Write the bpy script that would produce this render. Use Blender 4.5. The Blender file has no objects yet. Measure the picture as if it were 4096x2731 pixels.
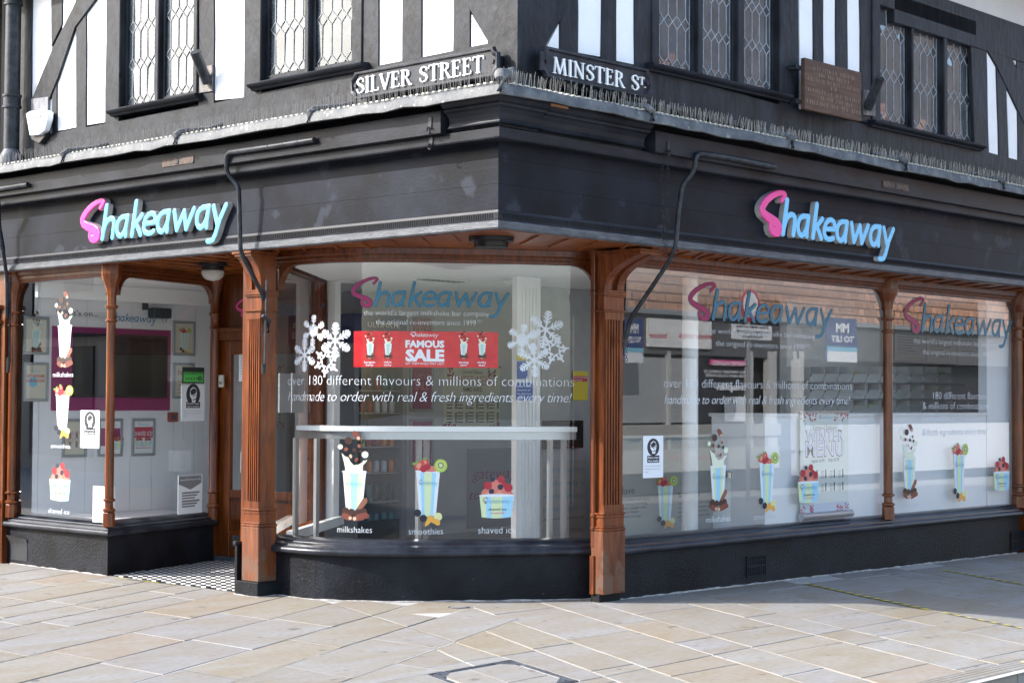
import bpy, bmesh, math, random
import numpy as np
from mathutils import Vector, Matrix
from mathutils.geometry import delaunay_2d_cdt

# ------------------------------------------------------------------ camera, world, sun, exposure
# world frame: x runs along Minster Street, y along Silver Street, the building corner is the origin
W0, H0 = 4096, 2731
CX, CY = 2048.0, 1365.5
VA = np.array([-7398.0, 190.5]); VB = np.array([6452.0, 264.5])
F = math.sqrt(-(VA @ VB))
_dA = np.array([VA[0], -VA[1], F]); _dA /= np.linalg.norm(_dA)
_dB = np.array([VB[0], -VB[1], F]); _dB /= np.linalg.norm(_dB)
_up = np.cross(_dA, _dB); _up /= np.linalg.norm(_up)
if _up[1] < 0: _up = -_up
_dA = np.cross(_up, _dB) if np.dot(np.cross(_up, _dB), _dA) > 0 else -np.cross(_up, _dB)
RM = np.array([_dB, _dA, _up])
CAM = np.array([-8.72631721, -8.29046878, 1.6])

scene = bpy.context.scene
cd = bpy.data.cameras.new('camera'); cam = bpy.data.objects.new('camera', cd)
scene.collection.objects.link(cam)
m = Matrix.Identity(4)
for i in range(3):
    m[i][0] = RM[i][0]; m[i][1] = RM[i][1]; m[i][2] = -RM[i][2]; m[i][3] = CAM[i]
cam.matrix_world = m
cd.sensor_width = 36; cd.lens = 36 * F / W0; cd.clip_end = 500
scene.camera = cam

SUN = np.array([-1.0, .95, 0.84]); SUN /= np.linalg.norm(SUN)      # towards the sun
SUN_EL = math.asin(SUN[2])
world = bpy.data.worlds.new('World'); scene.world = world; world.use_nodes = True
nt = world.node_tree; nt.nodes.clear()
sky = nt.nodes.new('ShaderNodeTexSky'); sky.sky_type = 'NISHITA'; sky.sun_disc = False
sky.sun_elevation = SUN_EL; sky.sun_rotation = math.atan2(SUN[0], SUN[1])
sky.altitude = 50; sky.air_density = 1.0; sky.dust_density = 2.0; sky.ozone_density = 1.0
bg = nt.nodes.new('ShaderNodeBackground'); bg.inputs['Strength'].default_value = 0.15
wo = nt.nodes.new('ShaderNodeOutputWorld')
nt.links.new(sky.outputs[0], bg.inputs['Color']); nt.links.new(bg.outputs[0], wo.inputs['Surface'])
sl = bpy.data.lights.new('sun', 'SUN'); sl.energy = 2.15; sl.angle = math.radians(0.5); sl.color = (1.0, 0.98, 0.95)
so = bpy.data.objects.new('sun', sl); scene.collection.objects.link(so)
so.rotation_euler = Vector(SUN).to_track_quat('Z', 'Y').to_euler(); so.location = (-20, 22, 18)
vs = scene.view_settings
vs.view_transform = 'Standard'; vs.look = 'None'; vs.gamma = 1.0; vs.use_curve_mapping = False
vs.exposure = 1.9
scene.cycles.max_bounces = 10; scene.cycles.transparent_max_bounces = 24
scene.cycles.glossy_bounces = 4; scene.cycles.diffuse_bounces = 5

C = scene.collection
rnd = random.Random(7)

# ------------------------------------------------------------------ measuring: a pixel's line of sight meets a real plane of the place
def ray(px, py): return RM @ np.array([px - CX, -(py - CY), F])
def onx(px, py, c=0.0):
    r = ray(px, py); t = (c - CAM[0]) / r[0]; return CAM + t * r
def ony(px, py, c=0.0):
    r = ray(px, py); t = (c - CAM[1]) / r[1]; return CAM + t * r
def onz(px, py, c=0.0):
    r = ray(px, py); t = (c - CAM[2]) / r[2]; return CAM + t * r

class Surf:
    """A vertical surface over a plan polyline, seen from its right-hand side. u = metres along, v = height."""
    def __init__(s, pts):
        s.p = [np.array(q, float) for q in pts]
        s.L = [0.0]
        for a, b in zip(s.p, s.p[1:]): s.L.append(s.L[-1] + float(np.linalg.norm(b - a)))
        s.n = []
        for a, b in zip(s.p, s.p[1:]):
            d = (b - a) / np.linalg.norm(b - a); s.n.append(np.array([d[1], -d[0]]))
    def uv(s, px, py):
        r = ray(px, py); best = None
        for i, (a, b) in enumerate(zip(s.p, s.p[1:])):
            d = b - a; M = np.array([[r[0], -d[0]], [r[1], -d[1]]])
            if abs(np.linalg.det(M)) < 1e-9: continue
            t, w = np.linalg.solve(M, a - CAM[:2])
            if t <= 0: continue
            over = max(0, -w, w - 1)
            lo = i == 0; hi = i == len(s.n) - 1
            if (w >= -1e-6 or lo) and (w <= 1 + 1e-6 or hi):
                if best is None or over < best[0]:
                    best = (over, s.L[i] + w * np.linalg.norm(d), CAM[2] + t * r[2])
        return best[1], best[2]
    def at(s, u):
        i = 0
        while i < len(s.n) - 1 and u > s.L[i + 1]: i += 1
        a, b = s.p[i], s.p[i + 1]; d = (b - a) / np.linalg.norm(b - a)
        q = a + d * (u - s.L[i])
        n = s.n[i].copy(); w = (u - s.L[i]) / (s.L[i + 1] - s.L[i])
        if w < .5 and i > 0: n = n * (.5 + w) + s.n[i - 1] * (.5 - w)
        if w > .5 and i < len(s.n) - 1: n = n * (1.5 - w) + s.n[i + 1] * (w - .5)
        return q, n / np.linalg.norm(n)
    def pt(s, u, v, d=0.0):
        q, n = s.at(u); q = q + n * d
        return (q[0], q[1], v)

def smooth_curve(pts, n=24):
    P = [np.array(p, float) for p in pts]; P = [2 * P[0] - P[1]] + P + [2 * P[-1] - P[-2]]
    out = []
    seg = len(P) - 3
    for k in range(n + 1):
        t = k / n * seg; i = min(int(t), seg - 1); f = t - i
        a, b, c, d = P[i:i + 4]
        out.append(.5 * ((2 * b) + (-a + c) * f + (2 * a - 5 * b + 4 * c - d) * f * f + (-a + 3 * b - 3 * c + d) * f ** 3))
    return out

# ------------------------------------------------------------------ materials
def _nodes(name):
    mt = bpy.data.materials.new(name); mt.use_nodes = True; t = mt.node_tree
    return mt, t, t.nodes['Principled BSDF']
def paint(name, c1, c2=None, scale=4.0, rough=.5, bump=0.0, bscale=60.0, metal=0.0, stretch=(1, 1, 1), lo=.4, hi=.65,
          spot=None, spot_scale=25.0, spot_at=.68, rnd_amt=0.0, coat=0.0, spec=.5, detail=6.0):
    mt, t, b = _nodes(name); N = t.nodes; Lk = t.links
    b.inputs['Roughness'].default_value = rough; b.inputs['Metallic'].default_value = metal
    b.inputs['Coat Weight'].default_value = coat; b.inputs['Coat Roughness'].default_value = .15
    b.inputs['Specular IOR Level'].default_value = spec
    tc = N.new('ShaderNodeTexCoord'); mp = N.new('ShaderNodeMapping'); mp.inputs['Scale'].default_value = stretch
    geo = N.new('ShaderNodeNewGeometry')
    Lk.new(geo.outputs['Position'], mp.inputs['Vector'])
    last = None
    c2 = c2 or tuple(min(1, v * 1.18) for v in c1)
    nz = N.new('ShaderNodeTexNoise'); nz.inputs['Scale'].default_value = scale; nz.inputs['Detail'].default_value = detail
    nz.inputs['Roughness'].default_value = .62
    Lk.new(mp.outputs[0], nz.inputs['Vector'])
    cr = N.new('ShaderNodeValToRGB'); cr.color_ramp.elements[0].position = lo; cr.color_ramp.elements[1].position = hi
    cr.color_ramp.elements[0].color = (*c1, 1); cr.color_ramp.elements[1].color = (*c2, 1)
    Lk.new(nz.outputs['Fac'], cr.inputs[0]); last = cr.outputs[0]
    if rnd_amt:
        oi = N.new('ShaderNodeObjectInfo'); mr = N.new('ShaderNodeMapRange')
        mr.inputs['To Min'].default_value = 1 - rnd_amt; mr.inputs['To Max'].default_value = 1 + rnd_amt
        Lk.new(oi.outputs['Random'], mr.inputs['Value'])
        mx = N.new('ShaderNodeVectorMath'); mx.operation = 'SCALE'
        Lk.new(last, mx.inputs[0]); Lk.new(mr.outputs[0], mx.inputs['Scale']); last = mx.outputs[0]
    if spot:
        n2 = N.new('ShaderNodeTexNoise'); n2.inputs['Scale'].default_value = spot_scale; n2.inputs['Detail'].default_value = 4
        Lk.new(mp.outputs[0], n2.inputs['Vector'])
        r2 = N.new('ShaderNodeValToRGB'); r2.color_ramp.elements[0].position = spot_at; r2.color_ramp.elements[1].position = spot_at + .05
        Lk.new(n2.outputs['Fac'], r2.inputs[0])
        mx = N.new('ShaderNodeMixRGB'); Lk.new(r2.outputs[0], mx.inputs[0]); Lk.new(last, mx.inputs[1]); mx.inputs[2].default_value = (*spot, 1)
        last = mx.outputs[0]
    Lk.new(last, b.inputs['Base Color'])
    rr = N.new('ShaderNodeMapRange'); rr.inputs['To Min'].default_value = max(0, rough - .1); rr.inputs['To Max'].default_value = min(1, rough + .12)
    Lk.new(nz.outputs['Fac'], rr.inputs['Value']); Lk.new(rr.outputs[0], b.inputs['Roughness'])
    if bump:
        n3 = N.new('ShaderNodeTexNoise'); n3.inputs['Scale'].default_value = bscale; n3.inputs['Detail'].default_value = 5
        Lk.new(mp.outputs[0], n3.inputs['Vector'])
        bp = N.new('ShaderNodeBump'); bp.inputs['Strength'].default_value = bump; bp.inputs['Distance'].default_value = .01
        Lk.new(n3.outputs['Fac'], bp.inputs['Height']); Lk.new(bp.outputs[0], b.inputs['Normal'])
    return mt
def wood(name, c1, c2, stretch=(14, 14, 1.2), rough=.32, scale=2.2, coat=.35, bump=.15, worn=None):
    mt, t, b = _nodes(name); N = t.nodes; Lk = t.links
    geo = N.new('ShaderNodeNewGeometry'); mp = N.new('ShaderNodeMapping'); mp.inputs['Scale'].default_value = stretch
    Lk.new(geo.outputs['Position'], mp.inputs['Vector'])
    nz = N.new('ShaderNodeTexNoise'); nz.inputs['Scale'].default_value = scale; nz.inputs['Detail'].default_value = 8; nz.inputs['Roughness'].default_value = .65
    nz.inputs['Distortion'].default_value = .6
    Lk.new(mp.outputs[0], nz.inputs['Vector'])
    n2 = N.new('ShaderNodeTexNoise'); n2.inputs['Scale'].default_value = 2.2; n2.inputs['Detail'].default_value = 3
    Lk.new(geo.outputs['Position'], n2.inputs['Vector'])
    cr = N.new('ShaderNodeValToRGB'); cr.color_ramp.elements[0].position = .34; cr.color_ramp.elements[1].position = .68
    cr.color_ramp.elements[0].color = (*c1, 1); cr.color_ramp.elements[1].color = (*c2, 1)
    Lk.new(nz.outputs['Fac'], cr.inputs[0])
    mx = N.new('ShaderNodeMixRGB'); mx.blend_type = 'MULTIPLY'; mx.inputs[0].default_value = .7
    c3 = N.new('ShaderNodeValToRGB'); c3.color_ramp.elements[0].position = .35; c3.color_ramp.elements[1].position = .65
    c3.color_ramp.elements[0].color = (.62, .55, .48, 1); c3.color_ramp.elements[1].color = (1, 1, 1, 1)
    Lk.new(n2.outputs['Fac'], c3.inputs[0]); Lk.new(cr.outputs[0], mx.inputs[1]); Lk.new(c3.outputs[0], mx.inputs[2])
    last = mx.outputs[0]
    if worn:
        n4 = N.new('ShaderNodeTexNoise'); n4.inputs['Scale'].default_value = 9; n4.inputs['Detail'].default_value = 6
        Lk.new(geo.outputs['Position'], n4.inputs['Vector'])
        sx = N.new('ShaderNodeSeparateXYZ'); Lk.new(geo.outputs['Position'], sx.inputs[0])
        mr = N.new('ShaderNodeMapRange'); mr.inputs['From Min'].default_value = .75; mr.inputs['From Max'].default_value = .1
        mr.inputs['To Min'].default_value = -.35; mr.inputs['To Max'].default_value = .12
        Lk.new(sx.outputs[2], mr.inputs['Value'])
        ad = N.new('ShaderNodeMath'); Lk.new(n4.outputs['Fac'], ad.inputs[0]); Lk.new(mr.outputs[0], ad.inputs[1])
        r4 = N.new('ShaderNodeValToRGB'); r4.color_ramp.elements[0].position = .5; r4.color_ramp.elements[1].position = .62
        Lk.new(ad.outputs[0], r4.inputs[0])
        m4 = N.new('ShaderNodeMixRGB'); Lk.new(r4.outputs[0], m4.inputs[0]); Lk.new(last, m4.inputs[1]); m4.inputs[2].default_value = (*worn, 1)
        last = m4.outputs[0]
    Lk.new(last, b.inputs['Base Color'])
    b.inputs['Roughness'].default_value = rough; b.inputs['Coat Weight'].default_value = coat; b.inputs['Coat Roughness'].default_value = .2
    bp = N.new('ShaderNodeBump'); bp.inputs['Strength'].default_value = bump; bp.inputs['Distance'].default_value = .003
    Lk.new(nz.outputs['Fac'], bp.inputs['Height']); Lk.new(bp.outputs[0], b.inputs['Normal'])
    return mt
def flat(name, c, rough=.5, metal=0.0, spec=.5, trans=0.0):
    mt, t, b = _nodes(name)
    b.inputs['Base Color'].default_value = (*c, 1); b.inputs['Roughness'].default_value = rough
    b.inputs['Metallic'].default_value = metal; b.inputs['Specular IOR Level'].default_value = spec
    mt.diffuse_color = (*c, 1)
    return mt
def glass(name, tint=(.99, 1.0, .99), base=.10, bump=.0, bscale=3.0, body=0.0, body_col=(.5, .55, .58)):
    """Thin window glass: what lies behind shows through, the street is mirrored by an angle-dependent share."""
    mt = bpy.data.materials.new(name); mt.use_nodes = True; t = mt.node_tree; N = t.nodes; Lk = t.links; N.clear()
    out = N.new('ShaderNodeOutputMaterial'); tr = N.new('ShaderNodeBsdfTransparent'); tr.inputs[0].default_value = (*tint, 1)
    gl = N.new('ShaderNodeBsdfGlossy'); gl.inputs['Roughness'].default_value = 0.0
    fr = N.new('ShaderNodeLayerWeight'); fr.inputs['Blend'].default_value = .5
    pw = N.new('ShaderNodeMath'); pw.operation = 'POWER'; pw.inputs[1].default_value = 2.5; Lk.new(fr.outputs['Facing'], pw.inputs[0])
    ma = N.new('ShaderNodeMath'); ma.operation = 'MULTIPLY_ADD'; ma.inputs[1].default_value = .8; ma.inputs[2].default_value = base; ma.use_clamp = True
    Lk.new(pw.outputs[0], ma.inputs[0])
    mx = N.new('ShaderNodeMixShader'); Lk.new(ma.outputs[0], mx.inputs[0])
    first = tr.outputs[0]
    if body:
        df = N.new('ShaderNodeBsdfDiffuse'); df.inputs[0].default_value = (*body_col, 1)
        geo = N.new('ShaderNodeNewGeometry')
        nz = N.new('ShaderNodeTexNoise'); nz.inputs['Scale'].default_value = 7; Lk.new(geo.outputs['Position'], nz.inputs['Vector'])
        mr = N.new('ShaderNodeMapRange'); mr.inputs['From Min'].default_value = .3; mr.inputs['From Max'].default_value = .7
        mr.inputs['To Min'].default_value = body * .75; mr.inputs['To Max'].default_value = min(1, body * 1.2)
        Lk.new(nz.outputs['Fac'], mr.inputs['Value'])
        m2 = N.new('ShaderNodeMixShader'); Lk.new(mr.outputs[0], m2.inputs[0]); Lk.new(tr.outputs[0], m2.inputs[1]); Lk.new(df.outputs[0], m2.inputs[2])
        first = m2.outputs[0]
    Lk.new(first, mx.inputs[1]); Lk.new(gl.outputs[0], mx.inputs[2])
    if bump:
        geo = N.new('ShaderNodeNewGeometry')
        nz = N.new('ShaderNodeTexNoise'); nz.inputs['Scale'].default_value = bscale; nz.inputs['Detail'].default_value = 1
        Lk.new(geo.outputs['Position'], nz.inputs['Vector'])
        bp = N.new('ShaderNodeBump'); bp.inputs['Strength'].default_value = bump; bp.inputs['Distance'].default_value = .01
        Lk.new(nz.outputs['Fac'], bp.inputs['Height']); Lk.new(bp.outputs[0], gl.inputs['Normal'])
    Lk.new(mx.outputs[0], out.inputs['Surface'])
    return mt

M = {}
M['black'] = paint('black_gloss_paint', (.006, .0075, .011), (.016, .0195, .030), 1.6, .46, .12, 40, spot=(.026, .031, .042), spot_scale=3, spot_at=.60, spec=.11)
M['black_beam'] = paint('black_awning_box_paint', (.011, .012, .015), (.026, .028, .036), 2.2, .42, .10, 50, stretch=(1, 1, 2), spec=.14)
M['black_rough'] = paint('black_render_paint', (.005, .0055, .007), (.014, .016, .022), 2.5, .5, .5, 45, spot=(.07, .07, .07), spot_scale=38, spot_at=.70, spec=.2)
M['sill'] = paint('black_sill_paint', (.012, .013, .018), (.030, .034, .044), 5, .32, .15, 50, spot=(.34, .33, .32), spot_scale=30, spot_at=.735, spec=.35)
M['timber'] = paint('blackened_oak', (.011, .012, .015), (.030, .033, .040), 5.0, .52, .9, 16, stretch=(1, 1, .45), spot=(.008, .008, .008), spot_scale=16, spot_at=.66, spec=.2)
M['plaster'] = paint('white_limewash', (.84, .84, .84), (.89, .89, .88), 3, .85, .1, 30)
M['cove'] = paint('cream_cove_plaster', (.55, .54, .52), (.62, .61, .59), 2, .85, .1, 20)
M['lead'] = paint('lead_flashing', (.06, .065, .07), (.15, .15, .145), 7, .65, .6, 35, spot=(.24, .23, .21), spot_scale=16, spot_at=.62)
M['leadgrey'] = paint('grey_lead_trim', (.045, .05, .058), (.10, .11, .125), 7, .5, .3, 40, stretch=(1, 1, 4))
M['oak'] = wood('varnished_oak', (.07, .015, .002), (.28, .070, .010), coat=.2)
M['oak_dark'] = wood('varnished_oak_dark', (.055, .012, .002), (.22, .055, .008), coat=.2)
M['oak_soffit'] = wood('oak_soffit_boards', (.14, .036, .006), (.38, .11, .02), stretch=(3, 3, 10), coat=.1)
M['oak_worn'] = wood('worn_oak_pedestal', (.085, .021, .004), (.25, .068, .013), rough=.55, coat=.1, worn=(.125, .062, .035))
M['iron'] = paint('painted_iron', (.014, .016, .019), (.042, .046, .055), 12, .4, .08, 60, spec=.3)
M['rusty'] = paint('rusty_iron', (.03, .03, .032), (.16, .09, .06), 30, .7, .5, 80)
M['stone'] = None
M['dark'] = flat('black_void', (.004, .004, .005), .9)
M['white'] = flat('white_vinyl', (.78, .80, .82), .5)
M['signwhite'] = flat('white_sign_enamel', (.85, .85, .84), .4)
M['pvc'] = paint('white_interior_panel', (.82, .82, .84), (.86, .86, .88), 1.5, .5, .03)
M['counter'] = paint('white_counter_laminate', (.84, .85, .87), (.88, .89, .90), 1.2, .35)
M['frame'] = paint('white_window_frame', (.75, .75, .74), (.8, .8, .8), 3, .4)
M['steel'] = flat('brushed_steel', (.42, .43, .44), .35, .9)
M['floor'] = paint('dark_shop_floor', (.20, .18, .165), (.28, .25, .23), 6, .35)
M['ceiling'] = paint('white_ceiling', (.86, .86, .85), (.88, .88, .87), 2, .9)
M['glass'] = glass('shop_window_glass', base=.09)
M['glass_right'] = glass('shop_window_glass_minster', base=.085, bump=.006, bscale=1.2)
M['glass_bay'] = glass('bay_window_glass', base=.065)
M['came'] = paint('lead_came', (.13, .14, .15), (.21, .215, .22), 20, .5, .3, 60)  # copy for the sunlit street, toned down against the sun
M['came_shade'] = paint('lead_came_shade_side', (.26, .28, .30), (.40, .42, .44), 20, .5, .3, 60)  # same lead, lightened in its colour for the shaded street
M['quarryA'] = glass('old_window_quarry', base=.02, body=.80, body_col=(.105, .125, .137))
M['quarryB'] = glass('old_window_quarry_dark', base=.03, bump=.05, bscale=6, body=.65, body_col=(.13, .138, .155))

# ------------------------------------------------------------------ mesh helpers
class MB:
    def __init__(s): s.v = []; s.f = []; s.m = []
    def add(s, vs, fs, mi=0):
        o = len(s.v); s.v += [tuple(map(float, v)) for v in vs]
        for f in fs: s.f.append(tuple(i + o for i in f)); s.m.append(mi)
        return s
    def box(s, x0, x1, y0, y1, z0, z1, mi=0):
        return s.add([(x0, y0, z0), (x1, y0, z0), (x1, y1, z0), (x0, y1, z0), (x0, y0, z1), (x1, y0, z1), (x1, y1, z1), (x0, y1, z1)],
                     [(0, 3, 2, 1), (4, 5, 6, 7), (0, 1, 5, 4), (1, 2, 6, 5), (2, 3, 7, 6), (3, 0, 4, 7)], mi)
    def prism(s, poly, fn, d0, d1, mi=0):
        """poly (u,v) CCW as seen from outside; fn(u,v,d) -> world; d1 is the outer face."""
        n = len(poly)
        vs = [fn(u, v, d0) for u, v in poly] + [fn(u, v, d1) for u, v in poly]
        fs = [tuple(range(n, 2 * n)), tuple(reversed(range(n)))] + [(i, (i + 1) % n, n + (i + 1) % n, n + i) for i in range(n)]
        return s.add(vs, fs, mi)
    def cyl(s, a, b, r0, r1=None, n=10, caps=True, mi=0):
        a = Vector(a); b = Vector(b); r1 = r0 if r1 is None else r1
        d = (b - a).normalized(); q = d.to_track_quat('Z', 'Y')
        vs = []
        for p, r in ((a, r0), (b, r1)):
            for i in range(n):
                t = 2 * math.pi * i / n; vs.append(p + q @ Vector((r * math.cos(t), r * math.sin(t), 0)))
        fs = [(i, (i + 1) % n, n + (i + 1) % n, n + i) for i in range(n)]
        if caps: fs += [tuple(reversed(range(n))), tuple(range(n, 2 * n))]
        return s.add(vs, fs, mi)
    def tube(s, pts, r, n=8, mi=0, flat_=1.0):
        pts = [Vector(p) for p in pts]; rings = []
        for i, p in enumerate(pts):
            a = pts[max(0, i - 1)]; b = pts[min(len(pts) - 1, i + 1)]
            d = (b - a).normalized(); q = d.to_track_quat('Z', 'Y')
            rr = r[i] if isinstance(r, (list, tuple)) else r
            rings.append([p + q @ Vector((rr * math.cos(2 * math.pi * k / n), rr * flat_ * math.sin(2 * math.pi * k / n), 0)) for k in range(n)])
        vs = [v for R in rings for v in R]; fs = []
        for i in range(len(pts) - 1):
            for k in range(n):
                a = i * n + k; b = i * n + (k + 1) % n
                fs.append((a, b, b + n, a + n))
        fs += [tuple(reversed(range(n))), tuple(range((len(pts) - 1) * n, len(pts) * n))]
        return s.add(vs, fs, mi)
    def lathe(s, c, prof, n=16, mi=0, axis=None):
        c = Vector(c); vs = []; q = axis.to_track_quat('Z', 'Y') if axis is not None else None
        for r, z in prof:
            for i in range(n):
                t = 2 * math.pi * i / n; w = Vector((r * math.cos(t), r * math.sin(t), z))
                vs.append(c + (q @ w if q else w))
        fs = []
        for j in range(len(prof) - 1):
            for i in range(n):
                a = j * n + i; b = j * n + (i + 1) % n; fs.append((a, b, b + n, a + n))
        fs += [tuple(reversed(range(n))), tuple(range((len(prof) - 1) * n, len(prof) * n))]
        return s.add(vs, fs, mi)
    def sweep(s, path, prof, mi=0, caps=True):
        """closed profile [(d outward, z)] carried along a plan polyline, mitred; outward is the right-hand side."""
        P = [np.array(p, float) for p in path]; n = len(P); k = len(prof); vs = []
        for i in range(n):
            if i > 0: d0 = (P[i] - P[i - 1]) / np.linalg.norm(P[i] - P[i - 1])
            if i < n - 1: d1 = (P[i + 1] - P[i]) / np.linalg.norm(P[i + 1] - P[i])
            if i == 0: d0 = d1
            if i == n - 1: d1 = d0
            n0 = np.array([d0[1], -d0[0]]); n1 = np.array([d1[1], -d1[0]])
            mm = (n0 + n1); mm = mm / (1 + float(n0 @ n1))
            for d, z in prof:
                q = P[i] + mm * d; vs.append((q[0], q[1], z))
        fs = []
        for i in range(n - 1):
            for j in range(k):
                a = i * k + j; b = i * k + (j + 1) % k
                fs.append((a, a + k, b + k, b))
        if caps: fs += [tuple(range(k)), tuple(reversed(range((n - 1) * k, n * k)))]
        return s.add(vs, fs, mi)
    def build(s, name, mats, parent=None, smooth=False, bevel=0.0, auto=None):
        me = bpy.data.meshes.new(name)
        loc = parent_world(parent) if parent is not None else Vector((0, 0, 0))
        me.from_pydata([tuple(Vector(v) - loc) for v in s.v], [], s.f)
        for mt in (mats if isinstance(mats, (list, tuple)) else [mats]): me.materials.append(mt)
        if any(s.m): me.polygons.foreach_set('material_index', s.m)
        if bevel or smooth or True:
            bm = bmesh.new(); bm.from_mesh(me)
            bmesh.ops.remove_doubles(bm, verts=bm.verts, dist=1e-5) if smooth else None
            if bevel:
                es = [e for e in bm.edges if len(e.link_faces) == 2 and e.calc_face_angle(0) > .6]
                bmesh.ops.bevel(bm, geom=es, offset=bevel, segments=1, affect='EDGES', profile=.5, clamp_overlap=True)
            bmesh.ops.recalc_face_normals(bm, faces=bm.faces) if not getattr(s, 'keep', False) else None
            if smooth:
                for f in bm.faces: f.smooth = True
                for e in bm.edges:
                    if len(e.link_faces) == 2 and e.calc_face_angle(0) > math.radians(auto or 40): e.smooth = False
            bm.to_mesh(me); bm.free()
        o = bpy.data.objects.new(name, me); C.objects.link(o)
        if parent is not None: o.parent = parent
        return o
_wl = {}
def parent_world(p):
    v = Vector((0, 0, 0))
    while p is not None:
        v += p.location; p = p.parent
    return v
def tag(o, label=None, cat=None, group=None, kind=None):
    if label: o['label'] = label
    if cat: o['category'] = cat
    if group: o['group'] = group
    if kind: o['kind'] = kind
    return o
def thing(name, label, cat, loc=(0, 0, 0), group=None):
    o = bpy.data.objects.new(name, None); C.objects.link(o); o.location = loc; o.empty_display_size = .2
    return tag(o, label, cat, group)

# ------------------------------------------------------------------ flat shapes from strokes (lettering, print): signed distance + marching squares
def sdf_strokes(X, Y, strokes):
    D = np.full(X.shape, 1e9)
    for pts, r in strokes:
        if len(pts) == 1: pts = [pts[0], pts[0]]
        n = len(pts)
        for i in range(n - 1):
            ra = r[i] if isinstance(r, (list, tuple)) else r
            rb = r[i + 1] if isinstance(r, (list, tuple)) else r
            ax, ay = pts[i]; bx, by = pts[i + 1]; dx, dy = bx - ax, by - ay; L = dx * dx + dy * dy
            t = np.clip(((X - ax) * dx + (Y - ay) * dy) / L, 0, 1) if L > 1e-12 else np.zeros_like(X)
            D = np.minimum(D, np.hypot(X - ax - t * dx, Y - ay - t * dy) - (ra + (rb - ra) * t))
    return D
def sdf_poly(X, Y, poly):
    inside = np.zeros(X.shape, bool); D = np.full(X.shape, 1e9); n = len(poly)
    for i in range(n):
        ax, ay = poly[i]; bx, by = poly[(i + 1) % n]; dx, dy = bx - ax, by - ay; L = dx * dx + dy * dy + 1e-12
        t = np.clip(((X - ax) * dx + (Y - ay) * dy) / L, 0, 1)
        D = np.minimum(D, np.hypot(X - ax - t * dx, Y - ay - t * dy))
        c = ((ay > Y) != (by > Y))
        with np.errstate(divide='ignore', invalid='ignore'):
            xi = ax + (Y - ay) * dx / (dy if dy != 0 else 1e-12)
        inside ^= c & (X < xi)
    return np.where(inside, -D, D)
def march(fn, x0, x1, y0, y1, h):
    """2-D mesh (verts, faces) of {fn<0}; grid step h."""
    xs = np.arange(x0, x1 + h, h); ys = np.arange(y0, y1 + h, h)
    X, Y = np.meshgrid(xs, ys); D = fn(X, Y)
    V = []; idx = {}; Fc = []
    def gp(i, j):
        k = ('g', i, j)
        if k not in idx: idx[k] = len(V); V.append((xs[i], ys[j]))
        return idx[k]
    def ep(i, j, i2, j2):
        k = (min((i, j), (i2, j2)), max((i, j), (i2, j2)))
        if k not in idx:
            a, b = D[j, i], D[j2, i2]; t = a / (a - b) if a != b else .5; t = min(.98, max(.02, t))
            idx[k] = len(V); V.append((xs[i] + (xs[i2] - xs[i]) * t, ys[j] + (ys[j2] - ys[j]) * t))
        return idx[k]
    ins = D < 0
    anyc = ins[:-1, :-1] | ins[1:, :-1] | ins[:-1, 1:] | ins[1:, 1:]
    for j, i in zip(*np.nonzero(anyc)):
        c = [(i, j), (i + 1, j), (i + 1, j + 1), (i, j + 1)]; s = [bool(ins[q[1], q[0]]) for q in c]
        if all(s): Fc.append([gp(*q) for q in c]); continue
        poly = []
        for k in range(4):
            a, b = c[k], c[(k + 1) % 4]
            if s[k]: poly.append(gp(*a))
            if s[k] != s[(k + 1) % 4]: poly.append(ep(*a, *b))
        if len(poly) >= 3: Fc.append(poly)
    return V, Fc
def dissolve(V, Fc):
    bm = bmesh.new(); vv = [bm.verts.new((x, y, 0)) for x, y in V]
    for f in Fc:
        try: bm.faces.new([vv[i] for i in f])
        except ValueError: pass
    bmesh.ops.dissolve_limit(bm, angle_limit=.03, verts=bm.verts, edges=bm.edges)
    bmesh.ops.triangulate(bm, faces=bm.faces)
    bm.verts.index_update()
    V2 = [(v.co.x, v.co.y) for v in bm.verts]; F2 = [[v.index for v in f.verts] for f in bm.faces]; bm.free()
    return V2, F2
def solid_from_2d(V, Fc, fn, d0, d1, mb, mi_front=0, mi_side=0, front_h=None):
    """extrude a 2-D mesh: fn(u,v,d)->world. The back is left closed too."""
    n = len(V)
    vs = [fn(u, v, d1 + (front_h[i] if front_h is not None else 0)) for i, (u, v) in enumerate(V)]
    o = mb.add(vs, [tuple(f) for f in Fc], mi_front)
    cnt = {}
    for f in Fc:
        for a, b in zip(f, list(f[1:]) + [f[0]]): cnt[(a, b)] = cnt.get((a, b), 0) + 1
    bd = [(a, b) for (a, b) in cnt if (b, a) not in cnt]
    base = len(mb.v) - n; used = {}
    for a, b in bd:
        for q in (a, b):
            if q not in used: used[q] = len(mb.v); mb.v.append(tuple(map(float, fn(*V[q], d0))))
        mb.f.append((base + b, base + a, used[a], used[b])); mb.m.append(mi_side)
    mb.keep = True
    return mb
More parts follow.
